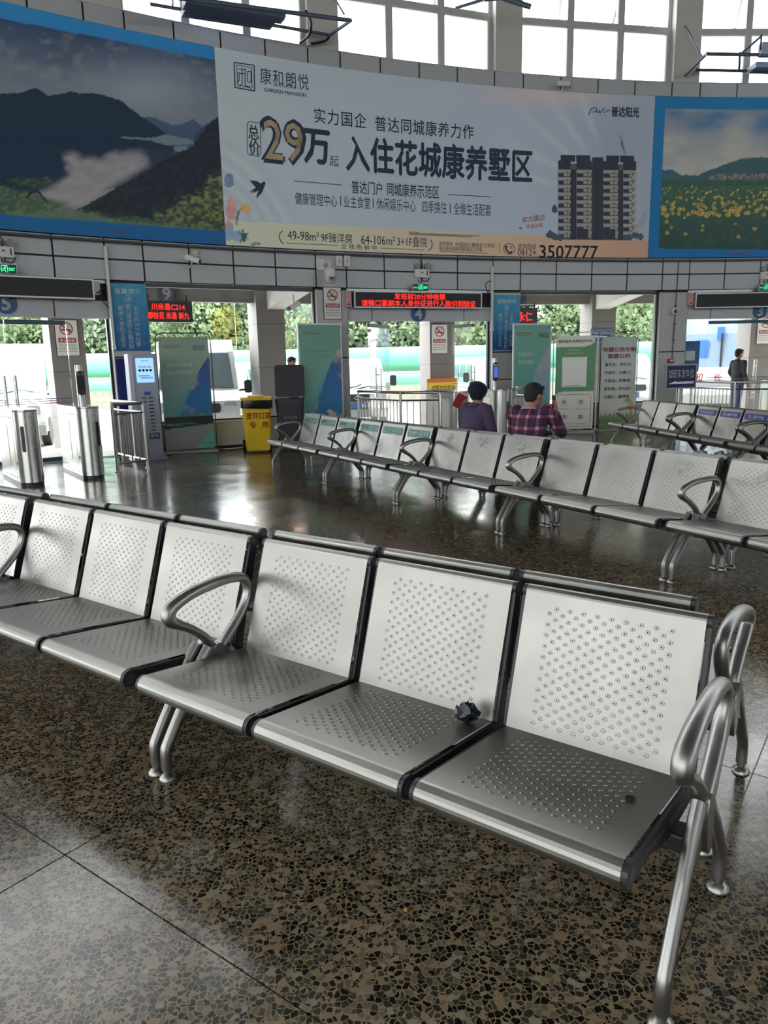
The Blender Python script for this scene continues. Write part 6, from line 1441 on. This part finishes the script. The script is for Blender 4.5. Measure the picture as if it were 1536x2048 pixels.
bp_ = MB().box(-.58, .58, 0, .04, 3.02, 3.50).mesh('beam_panel', M_STONE)
mb = MB(); arc_box(mb, -48, 8, RO - .18, RO + .2, 3.04, 3.56, 40); beam = tag(mb.build('canopy_beam', mat('beam_core', L(90, 86, 86), .7)), 'grey stone clad beam along the canopy edge', None, None, 'structure')
t_ = -47.5
while t_ < 7.5: link('beam_panel', bp_, beam, cyl_pt(t_, RO - .22), -math.radians(t_)); t_ += 2.215
for k in range(0, 6):
    o = thing('column', ('stone column left of the frame', 'stone column with a no smoking sign outside door five', 'stone column outside the window with the orange sticker', 'stone column with a no smoking sign outside door four', 'stone column with a blue plate behind the wifi stand', 'stone column with a no smoking sign outside door three')[k], None, **on_wall(OC[k], RO, GZ), kind='structure')
    H = 3.55 - GZ
    for i, (z0, z1) in enumerate(((0, .75), (.75, 1.72), (1.72, 2.75), (2.75, H))): MB().box(-.34, .34, -.42, .42, z0 + .004, z1 - .004).build('stone_slab', M_STONE, o)
    MB().box(-.335, .335, -.415, .415, 0, H).build('core', M_JOINT, o)
    # sloping white roof beam from the hall to the column
    w_ = thing('roof_beam', 'white sloping beam between hall and canopy column', None, **on_wall(PC[k] - .25, RW + .40), kind='structure'); y1 = RO - RW - .8
    b = MB(); b.prism([(0, 3.18), (y1, 2.86), (y1, 3.56), (0, 3.56)], 'x', -.20, .20); b.build('beam_body', M_PLASTER, w_)
for k, (px_, py_, nm) in {1: (134, 676, 'no smoking sign on the column outside door five'), 3: (879, 678, 'no smoking sign on the column outside door four'), 5: (1531, 660, 'no smoking sign on the column outside door three')}.items():
    th, z = on_cyl(px_, py_, RO - .43); ns = on_wall(th, RO - .43, z); no_smoking(ns['loc'], ns['rz'], nm, 1.12)
# gate number and small LED boards under the canopy beam
def gate(num, px, py, lpx, lpy, w, h, lines, labels):
    th, z = on_cyl(px, py, RO - .24); o = thing('gate_number', labels[0], 'sign', **on_wall(th, RO - .225, z)); MB().prism(circ(0, 0, .21, 30), 'y', -.02, 0).build('disc', mat('gate_disc', L(74, 78, 104), .5), o); t = MB(); letter(t, num, 0, 0, h=.27, put=flat(-.022), bold=.03); t.build('numeral', M_INKW, o)
    th, z = on_cyl(lpx, lpy, RO - .35); o = thing('gate_display', labels[1], 'display', **on_wall(th, RO - .35, z)); MB().box(-w / 2, w / 2, 0, .10, -h / 2, h / 2).build('housing', mat('display_grey', L(62, 62, 72), .5), o)
    for q in (-1, 1): MB().box(q * w * .4 - .015, q * w * .4 + .015, .04, .06, h / 2, h / 2 + .14).build('hanger', M_BLACK, o)
    for s, zc, ww, hh in lines: t = MB(); letter(t, s, 0, zc, w=ww, h=hh, put=flat(-.003), bold=.015); t.build('led_text', M_LEDTXT, o)
gate('9', 333, 588, 337, 623, 1.08, .46, [('川米易C214', .10, .74, .15), ('攀枝花 米易 新九', -.09, .92, .15)], ('grey disc with a white nine on the canopy beam', 'red lettered display hanging under gate nine'))
gate('7', 1038, 592, 1050, 633, .70, .44, [('永仁', 0, .42, .24)], ('grey disc with a white seven on the canopy beam', 'red lettered display hanging under gate seven'))
th, z = on_cyl(1202, 672, RO - .43); o = thing('station_plate', 'blue plate with white rim on the column behind the wifi stand', 'sign', **on_wall(th, RO - .43, z)); MB().box(-.30, .30, -.012, 0, -.22, .19).build('plate', mat('plate_blue', L(52, 80, 128), .5), o)
t = MB(); letter(t, '攀枝花汽车客运中心', 0, .09, w=.48, h=.06, put=flat(-.014)); t.build('upper_lettering', M_INKW, o); MB().box(-.17, .17, -.014, -.012, -.035, -.005).build('lower_line', M_INKW, o)
f = MB()
for s in (-1, 1): f.box(-.28, .28, -.014, -.012, s * .165 - .006 - .01, s * .165 + .006 - .01); f.box(s * .274 - .006, s * .274 + .006, -.014, -.012, -.18, .16)
f.build('rim', M_INKW, o)
th, z = on_cyl(884, 774, RO - .6); o = thing('route_board', 'yellow and orange route board leaning by the column outside door four', 'sign', **on_wall(th, RO - .6, GZ)); z -= GZ
MB().box(-.42, .42, -.015, .015, z - .34, z + .22).build('board', mat('route_orange', L(214, 120, 60), .5), o); MB().box(-.40, .42, -.02, -.015, z - .16, z + .12).build('yellow_field', mat('route_yellow', L(238, 206, 70), .5), o); t = MB(); letter(t, '成都方向班线', .03, z - .02, w=.66, h=.14, put=flat(-.023), bold=.01); t.build('lettering', mat('route_brown', L(120, 90, 30), .5), o); b = MB(); b.cyl((-.42, .0, 0), (-.42, 0, z + .22), .02, seg=8); b.cyl((.42, .0, 0), (.42, 0, z + .22), .02, seg=8); b.build('legs', M_ALU, o)
th, z = on_cyl(588, 612, RW + 1.6); fr = on_wall(th, RW + 1.6, z); o = thing('security_camera', 'bullet camera hanging from the white canopy beam outside the window', 'camera', fr['loc'], fr['rz']); b = MB(); b.rbox(-.05, .05, -.17, .17, -.05, .05, .015, 3, 'y'); b.M = None; bb = b.build('camera_body', M_WHITE, o); bb.rotation_euler = (.35, 0, -1.0); MB().rbox(-.04, .04, -.18, -.17, -.04, .04, .01, 2, 'y').build('lens_window', M_BLACK, bb); b = MB(); b.tube([(0, 0, .05), (0, .02, .16), (0, .02, max(3.02 - z, .18))], .02, seg=8); b.build('bracket', M_WHITE, o)

# ---- vans
M_VAN = mat('white_van_paint', L(232, 234, 234), .3, coat=.5); M_VGLASS = mat('van_window_glass', (.10, .14, .16), .06, spec=.9); M_VTRIM = mat('van_black_trim', (.02, .022, .025), .5); M_LAMP = mat('headlamp_glass', (.5, .52, .54), .08, .2, spec=1.0); M_VGREY = mat('van_grey_stripe', L(120, 128, 138), .4)
def van_proto(high, short=False):
    """nose towards -y, centred on x; 2 m wide"""
    H = 2.42 if high else 1.93; L0 = 5.2 if high else 4.4; hw = .98 if high else .84
    z0 = .32; parts = {}
    prof = [(0.02, z0 + .05), (0, .62), (.03, .86), (.10, 1.00), (.72, 1.18), (.80, 1.22), (1.42, H - .30), (1.62, H - .12), (1.95, H), (L0 - .2, H), (L0, H - .25), (L0, z0)] if high else [(0.02, z0), (0, .60), (.05, .86), (.34, 1.02), (.42, 1.05), (.98, H - .18), (1.2, H - .04), (1.6, H), (L0 - .2, H), (L0, H - .2), (L0, z0)]
    b = MB(); n = len(prof)
    def wid(z): return hw * (1 - .10 * max(0, (z - 1.1)) / (H - 1.1))
    cols = []
    for y, z in prof:
        wv = wid(z); cols.append([(-wv, y + .05, z), (-wv + .10, y, z), (wv - .10, y, z), (wv, y + .05, z)])
    vs = [p for c in cols for p in c]; fs = []
    for i in range(n - 1):
        for k in range(3): fs.append((i * 4 + k, i * 4 + k + 1, (i + 1) * 4 + k + 1, (i + 1) * 4 + k))
    fs.append(tuple(i * 4 for i in range(n))); fs.append(tuple(i * 4 + 3 for i in range(n))[::-1]); fs.append((0, 3, 2, 1)[::1]); fs.append((0, 1, 2, 3)); fs.append(((n - 1) * 4, (n - 1) * 4 + 1, (n - 1) * 4 + 2, (n - 1) * 4 + 3))
    b.add(vs, fs, 0, False); parts['body'] = (b, M_VAN)
    i0 = 5 if high else 4; (ya, za), (yb, zb) = prof[i0], prof[i0 + 1]
    g_ = MB(); d = Vector((0, -(zb - za), (yb - ya))).normalized() * .012
    def W(u, v, off=.012):
        y = ya + (yb - ya) * v; z = za + (zb - za) * v; wv = wid(z) - .10; return (u * wv, y - .012 * (zb - za), z + .012 * (yb - ya))
    g_.add([W(-1, .04), W(1, .04), W(.97, .96), W(-.97, .96)], [(0, 1, 2, 3)]); parts['windscreen'] = (g_, M_VGLASS)
    s_ = MB()
    parts['side_glass'] = (s_, M_VGLASS)
    for s in (-1, 1):
        zz0, zz1 = (1.28, H - .42) if high else (1.10, H - .22)
        xo = lambda z: s * (wid(z) + .006)
        y_a, y_b = (1.0, 1.5) if high else (.72, 1.05)
        s_.add([(xo(zz0), y_a, zz0), (xo(zz0), y_b + .75, zz0), (xo(zz1), y_b + .75, zz1), (xo(zz1), y_b, zz1)], [(0, 1, 2, 3)])
        for k in range(2): s_.add([(xo(zz0), y_b + .85 + 1.1 * k, zz0), (xo(zz0), y_b + 1.85 + 1.1 * k, zz0), (xo(zz1), y_b + 1.85 + 1.1 * k, zz1), (xo(zz1), y_b + .85 + 1.1 * k, zz1)], [(0, 1, 2, 3)])
    q = MB(); q.rbox(-hw * .55, hw * .55, -.012, .06, .74, .95, .05, 3, 'y'); parts['grille'] = (q, M_VTRIM)
    q = MB(); q.tube([(.11 * math.cos(a), -.02, .845 + .05 * math.sin(a)) for a in [2 * PI * k / 16 for k in range(16)]], .008, seg=6, closed=True); parts['badge'] = (q, M_ALU)
    for k in range(3): pass
    q = MB(); q.rbox(-hw - .01, hw + .01, -.05, .10, .30, .56, .05, 3, 'x'); parts['bumper'] = (q, mat('van_grey_bumper', L(140, 142, 140), .5))
    for s in (-1, 1):
        q = MB(); q.rbox(s * hw * .78 - .14, s * hw * .78 + .14, -.018, .08, .76, .98, .05, 3, 'y'); parts['headlamp' + str(s)] = (q, M_LAMP)
        q = MB(); ym = .95 if high else .62; q.rbox(s * (hw + .22) - .09, s * (hw + .22) + .09, ym, ym + .06, 1.14, 1.44, .05, 3, 'y'); q.cyl((s * (hw - .02), ym + .05, 1.2), (s * (hw + .16), ym + .04, 1.22), .025, seg=8); parts['mirror' + str(s)] = (q, M_VTRIM)
        for y in (.85, L0 - 1.0): q = MB(); q.cyl((s * (hw - .18), y, .34), (s * (hw + .005), y, .34), .34, seg=22); parts['wheel%d%d' % (s, int(y))] = (q, M_VTRIM)
    q = MB(); q.tube([(-hw * .7, ya - .03, za + .02), (0, ya + .06, za + .10), (hw * .15, ya + .10, za + .16)], .010, seg=6); q.tube([(-hw * .1, ya - .03, za + .02), (hw * .4, ya + .06, za + .10), (hw * .7, ya + .02, za + .05)], .010, seg=6); parts['wipers'] = (q, M_VTRIM)
    q = MB()
    for k in range(4): q.box(hw * .2, hw + .004, 1.6, L0 - .3, .84 - .06 * k, .865 - .06 * k) if False else None
    return {k.rstrip('-10123456789'): None for k in ()} or {k: (v[0].mesh(k.rstrip('-0123456789'), v[1])) for k, v in parts.items()}
PV = {True: van_proto(True), False: van_proto(False)}
def van(px, d_, rz, high, label, plate, pcol):
    x_ = (px - 768) / FPX * d_; o = thing('van', label, 'van', (x_, d_, GZ), rz, 'parked vans')
    for k, me in PV[high].items(): link(me.name.split('.')[0], me, o)
    MB().box(-.24, .24, -.07, -.02, .56, .70).build('number_plate', mat('plate_' + pcol, L(236, 190, 50) if pcol == 'yellow' else L(40, 84, 190), .4), o)
    if not plate: return o
    t = MB(); letter(t, plate, 0 if len(plate) > 2 else .14, .63, w=.42 if len(plate) > 2 else .14, h=.10, put=flat(-.073)); t.build('plate_characters', M_INKK if pcol == 'yellow' else M_INKW, o)
    return o
van(400, 16.6, .20, True, 'white high-roof van with a yellow plate outside the window', 'D·53706', 'yellow'); van(5, 16.6, .30, True, 'white high-roof van outside door five at the left edge', '', 'yellow')
van(722, 20.6, .10, False, 'white minivan with a blue plate outside door four', '46', 'blue'); van(446, 23.6, .04, False, 'white minivan half hidden by the column outside the window', '', 'blue'); van(578, 24.2, .04, False, 'white minivan behind the snow mountain poster stand', '', 'blue')
van(1010, 23.0, .1, False, 'white minivan seen through the glass right of the middle door', '', 'blue'); van(1262, 24.0, -.1, False, 'white minivan behind the travel covenant stand', '', 'blue')
# ---- coach outside door three
o = thing('coach', 'white and blue coach with a tall windscreen outside door three', 'bus', (10.95, 24.0, GZ), -.44); bw, bh, bl_ = 1.25, 3.35, 6.8
b = MB(); b.prism([(0.06, .30), (0, 1.2), (.10, 2.4), (.34, bh - .1), (.6, bh), (bl_, bh), (bl_, .30)], 'x', -bw, bw); b.build('body', M_VAN, o)
b = MB(); b.add([(-bw + .06, -.012, 1.45), (bw - .06, -.012, 1.45), (bw - .08, .085, 2.5), (-bw + .08, .085, 2.5)], [(0, 1, 2, 3)]); b.add([(-bw + .08, .085, 2.5), (bw - .08, .085, 2.5), (bw - .12, .30, bh - .16), (-bw + .12, .30, bh - .16)], [(0, 1, 2, 3)]); b.build('windscreen', mat('coach_glass', (.24, .32, .42), .08, spec=1.0), o)  # glass colour lightened to carry bright reflections
MB().box(-.03, .03, -.02, .02, 1.45, 2.5).build('windscreen_bar', M_VTRIM, o)
for x_, w_, z_, h_ in ((-.75, .36, 1.75, .55), (-.15, .22, 2.3, .4), (.55, .3, 1.9, .5)): MB().box(x_, x_ + w_, .0, .03, z_, z_ + h_).build('painted_reflection', mat('reflection_blue', L(60, 110, 200), .5), o)  # blue reflections in the windscreen, painted as thin boxes
for k, s in enumerate('和长'): t = MB(); letter(t, s, -.62 + .56 * k, 1.12, w=.24, h=.26, put=lambda a, c: (a, -.02, c), bold=.01, shear=.1); t.build('red_character', M_RED, o)
for s in (-1, 1):
    q = MB(); q.rbox(s * .85 - .22, s * .85 + .22, -.03, .1, .62, .86, .06, 3, 'y'); q.build('headlamp', M_LAMP, o)
    q = MB(); q.rbox(s * 1.33 - .13, s * 1.33 + .13, -.32, -.22, 1.5, 2.35, .05, 3, 'y'); q.tube([(s * 1.2, .1, 2.75), (s * 1.3, -.15, 2.7), (s * 1.33, -.27, 2.35)], .03, seg=8); q.build('mirror', mat('mirror_grey', L(90, 96, 98), .3), o)
    for y in (1.5, 5.3): q = MB(); q.cyl((s * (bw - .25), y, .5), (s * (bw + .005), y, .5), .5, seg=24); q.build('wheel', M_VTRIM, o)
for k in range(4): MB().box(-bw + .03, bw - .03, -.008, .01, .95 - .05 * k, .972 - .05 * k).build('stripe', M_VGREY, o)
MB().box(-bw - .005, bw + .005, -.06, .12, .28, .55).build('bumper', mat('van_grey_bumper', L(140, 142, 140), .5), o)
# advertising board left of the coach, inside the door glass
th, z = on_cyl(1385, 712, RW + .2); o = thing('advert_board', 'blue advert board with a blank white panel left of the coach', 'sign', **on_wall(th, RW + .35)); MB().box(-.24, .24, -.01, .01, z - .36, z + .34).build('board', mat('advert_blue', L(66, 108, 170), .45), o); MB().box(-.10, .13, -.014, -.01, z - .10, z + .12).build('white_panel', M_WHITE, o); b = MB(); b.cyl((-.2, 0, 0), (-.2, 0, z - .3), .012, seg=8); b.cyl((.2, 0, 0), (.2, 0, z - .3), .012, seg=8); b.build('legs', M_ALU, o)
# ---- pipelines and stone wall
M_PIPE = mat('mint_green_pipe', L(82, 150, 122), .5, var=.06, scale=.8); M_POST = mat('lime_post', L(176, 206, 110), .5)
def pipe(z, r, y0, y1, label):
    o = thing('pipeline', label, 'pipe', (0, 26, 0)); q = MB(); q.cyl((-34, y0 - 26, z), (40, y1 - 26, z), r, seg=28); q.build('pipe', M_PIPE, o)
    for k in range(10): t_ = (k + .5) / 10; x_ = -34 + 74 * t_; y_ = y0 + (y1 - y0) * t_ - 26; q = MB(); q.cyl((x_ - .03, y_, z), (x_ + .03, y_, z), r * 1.035, seg=28); q.build('collar', M_PIPE, o)
pipe(1.76, .52, 33.0, 31.5, 'thick mint green pipeline along the yard wall'); pipe(.92, .255, 32.4, 30.9, 'thinner mint green pipeline below the thick one')
for i, px_ in enumerate((570, 752, 1320)):
    x_ = (px_ - 768) / FPX * 30.5; o = thing('pipe_support', ('lime post carrying the pipelines outside the bins', 'lime post carrying the pipelines outside door four', 'lime post carrying the pipelines at the right')[i], 'post', (x_, 30.5, GZ)); MB().box(-.09, .09, -.09, .09, 0, 2.62).build('post', M_POST, o); MB().box(-.4, .4, -.06, .2, .95, 1.02).build('bracket', M_POST, o)
M_RUB = mat('rubble_stone', L(150, 146, 134), .85, var=.35, scale=6, bump=.5, bscale=9)
mb = MB(); mb.box(-44, 50, 34.4, 35.2, GZ, 1.3); tag(mb.build('yard_wall', M_RUB), 'rough grey stone wall behind the pipelines', 'wall')
# ================================================================ trees, hillside and far buildings
def leaf_mat(name, c1, c2):
    mt = bpy.data.materials.new(name); mt.use_nodes = True; nt = mt.node_tree; N = nt.nodes.new; LK = nt.links.new; nt.nodes.remove(nt.nodes['Principled BSDF'])
    ge = N('ShaderNodeNewGeometry'); nz = N('ShaderNodeTexNoise'); nz.inputs['Scale'].default_value = 1.3; nz.inputs['Detail'].default_value = 5; LK(ge.outputs['Position'], nz.inputs['Vector'])
    cr = N('ShaderNodeValToRGB'); cr.color_ramp.elements[0].position = .35; cr.color_ramp.elements[0].color = (*c1, 1); cr.color_ramp.elements[1].position = .65; cr.color_ramp.elements[1].color = (*c2, 1); LK(nz.outputs['Fac'], cr.inputs[0])
    d = N('ShaderNodeBsdfDiffuse'); t = N('ShaderNodeBsdfTranslucent'); LK(cr.outputs[0], d.inputs[0]); LK(cr.outputs[0], t.inputs[0]); m_ = N('ShaderNodeMixShader'); m_.inputs[0].default_value = .4; LK(d.outputs[0], m_.inputs[1]); LK(t.outputs[0], m_.inputs[2]); LK(m_.outputs[0], nt.nodes['Material Output'].inputs[0]); return mt
M_LEAF = [leaf_mat('dark_foliage', (.10, .145, .085), (.23, .29, .17)), leaf_mat('fresh_foliage', (.15, .21, .11), (.31, .38, .22)), leaf_mat('grey_foliage', (.15, .20, .14), (.32, .38, .28))]
M_BARK = mat('bark', L(92, 80, 70), .9, var=.2, scale=12)
def crown(seed, mt, rx=2.3, rz_=2.6, n=2600, blobs=18, base=1.5):
    r = np.random.RandomState(seed); B = np.stack([r.uniform(-1, 1, blobs) * rx * .75, r.uniform(-1, 1, blobs) * rx * .6, base + r.uniform(0, 1, blobs) * rz_ * 1.3], 1); R = r.uniform(.55, 1.05, blobs) * rx * .42
    i = r.randint(0, blobs, n); d = r.normal(size=(n, 3)); d /= np.linalg.norm(d, axis=1)[:, None]; c = B[i] + d * (R[i] * r.uniform(.72, 1.08, n))[:, None]
    a = r.normal(size=(n, 3)); a /= np.linalg.norm(a, axis=1)[:, None]; b_ = np.cross(a, d + .4 * r.normal(size=(n, 3))); b_ /= np.linalg.norm(b_, axis=1)[:, None]; s = r.uniform(.07, .15, n)[:, None]
    V = np.stack([c - a * s, c - b_ * s * .55, c + a * s, c + b_ * s * .55], 1).reshape(-1, 3)
    mb = MB(); mb.add([tuple(p) for p in V], [(4 * k, 4 * k + 1, 4 * k + 2, 4 * k + 3) for k in range(n)]); return mb.mesh('foliage', mt)
def trunk(seed, h=3.6):
    rr = random.Random(seed); mb = MB(); mb.tube(spline([(0, 0, -.3), (.06, 0, 1.2), (-.05, .05, 2.4), (.05, 0, h)], 4), [.16 - .008 * k for k in range(13)], None, 10)
    for k in range(5): a = rr.uniform(0, 6.28); mb.tube([(0, 0, 1.6 + .3 * k), (.5 * math.cos(a), .5 * math.sin(a), 2.3 + .35 * k), (1.1 * math.cos(a), 1.1 * math.sin(a), 3.0 + .4 * k)], [.07, .05, .02], None, 8)
    return mb.mesh('trunk', M_BARK)
CR = [crown(1, M_LEAF[0], n=6500), crown(2, M_LEAF[1], 2.0, 2.2, 5600), crown(3, M_LEAF[2], 2.5, 3.0, 6500)]; TK = [trunk(k) for k in range(3)]
rr = random.Random(9)
def tree(px, d, kind, s, label, z=0.0):
    o = thing('tree', label, 'tree', ((px - 768) / FPX * (d + 6.5), d + 6.5, z), rr.uniform(0, 6), 'trees beyond the pipelines'); o.scale = (s, s, s); f = link('foliage', CR[kind], o); f['kind'] = 'stuff'; link('trunk', TK[kind], o)
for px, d, k, s, lb in ((-60, 33, 0, 1.2, 'dark tree at the far left beyond the pipelines'), (40, 32, 1, 1.1, 'fresh green tree left of the column outside door five'), (120, 35, 0, 1.2, 'dark tree behind the column outside door five'), (215, 32, 2, 1.1, 'grey green tree right of the column outside door five'), (300, 33, 0, 1.2, 'dark tree behind the red display of gate nine'), (392, 31, 1, 1.1, 'fresh green tree right of the red display of gate nine'),
                        (455, 34, 0, 1.2, 'dark tree behind the round orange sticker'), (535, 36, 2, 1.2, 'grey green tree behind the column by the bins'), (590, 33, 1, .62, 'small bright tree before the far flats, left of the snow mountain stand'), (700, 33, 0, 1.2, 'dark tree in the left half of door four'), (762, 32, 2, 1.1, 'grey green tree in the middle of door four'), (820, 34, 0, 1.25, 'dark tree left of the column outside door four'), (930, 33, 1, 1.2, 'fresh green tree right of the column outside door four'), (985, 36, 0, 1.2, 'dark tree behind the blue notice right of door four'),
                        (1095, 33, 0, 1.2, 'dark tree above the wifi stand'), (1150, 32, 1, 1.15, 'fresh green tree left of the column with the blue plate'), (1190, 37, 2, 1.2, 'grey green tree behind the column with the blue plate'), (1244, 34, 1, 1.05, 'fresh green tree left of the far apartment block'), (1410, 36, 0, 1.3, 'dark tree behind the coach'), (1500, 34, 2, 1.2, 'grey green tree at the right edge behind the coach')):
    tree(px, d, k, s * 1.15, lb, -.2)
# low bank of shrubs under the trees
r = np.random.RandomState(5); n = 14000; c = np.stack([r.uniform(-24, 30, n), r.uniform(35.4, 37.5, n), r.uniform(.8, 3.6, n) * (.8 + .3 * np.sin(r.uniform(0, 6, n)))], 1); a = r.normal(size=(n, 3)); a /= np.linalg.norm(a, axis=1)[:, None]; b_ = np.cross(a, r.normal(size=(n, 3))); b_ /= np.linalg.norm(b_, axis=1)[:, None]; s = r.uniform(.10, .2, n)[:, None]
mb = MB(); mb.add([tuple(p) for p in np.stack([c - a * s, c - b_ * s * .6, c + a * s, c + b_ * s * .6], 1).reshape(-1, 3)], [(4 * k, 4 * k + 1, 4 * k + 2, 4 * k + 3) for k in range(n)])
tag(mb.build('shrubs', M_LEAF[0]), 'low shrubs growing along the top of the yard wall', 'shrubs', None, 'stuff')
mb = MB(); mb.grid(lambda u, v: (-60 + 140 * u, 40 + 30 * v, -.3 + 4.2 * v + 1.6 * math.sin(u * 23) * v * .5), 60, 14); tag(mb.build('hillside', mat('green_hillside', L(104, 124, 88), .95, var=.4, scale=1.2, bump=.6, bscale=3)), 'green hillside rising behind the yard', None, None, 'structure')
# ---- far apartment blocks
M_FLAT = mat('cream_render', L(222, 212, 196), .8, var=.06, scale=.5); M_FWIN = mat('far_window', (.16, .2, .24), .2); M_TERRA = mat('terracotta_band', L(206, 140, 110), .8)
def flats(px, d, w_, floors, label, z0, cols=4, band=False):
    o = thing('apartment_block', label, 'building', ((px - 768) / FPX * d, d, z0), 0); H = 2.9 * floors; MB().box(-w_ / 2, w_ / 2, 0, 9, 0, H).build('wall', M_FLAT, o); MB().box(-w_ / 2 - .3, w_ / 2 + .3, -.3, 9.3, H, H + .3).build('roof', M_CONC, o)
    for f in range(floors):
        z = 2.9 * f
        MB().box(-w_ / 2 - .2, w_ / 2 + .2, -.7, 0, z - .1, z + .06).build('balcony_slab', M_FLAT, o); MB().box(-w_ / 2 - .2, w_ / 2 + .2, -.7, -.64, z + .06, z + .8).build('balcony_front', M_TERRA if band else M_FLAT, o)
        for k in range(cols):
            cw = w_ / cols; x0 = -w_ / 2 + cw * k; g_ = MB().box(x0 + cw * .14, x0 + cw * .86, -.04, .02, z + .85, z + 2.4).build('window', M_FWIN, o); MB().box(x0 + cw * .48, x0 + cw * .52, -.07, -.03, z + .85, z + 2.4).build('window_bar', M_WFRAME, g_); MB().box(x0 + cw * .14, x0 + cw * .86, -.07, -.03, z + 1.95, z + 2.02).build('window_bar', M_WFRAME, g_)
flats(1310, 60, 5.2, 8, 'pale apartment block with stacked balconies at the right', -4.5, 3); flats(596, 56, 7.0, 6, 'pale apartment block with terracotta balconies behind the bins', -1.2, 4, True)
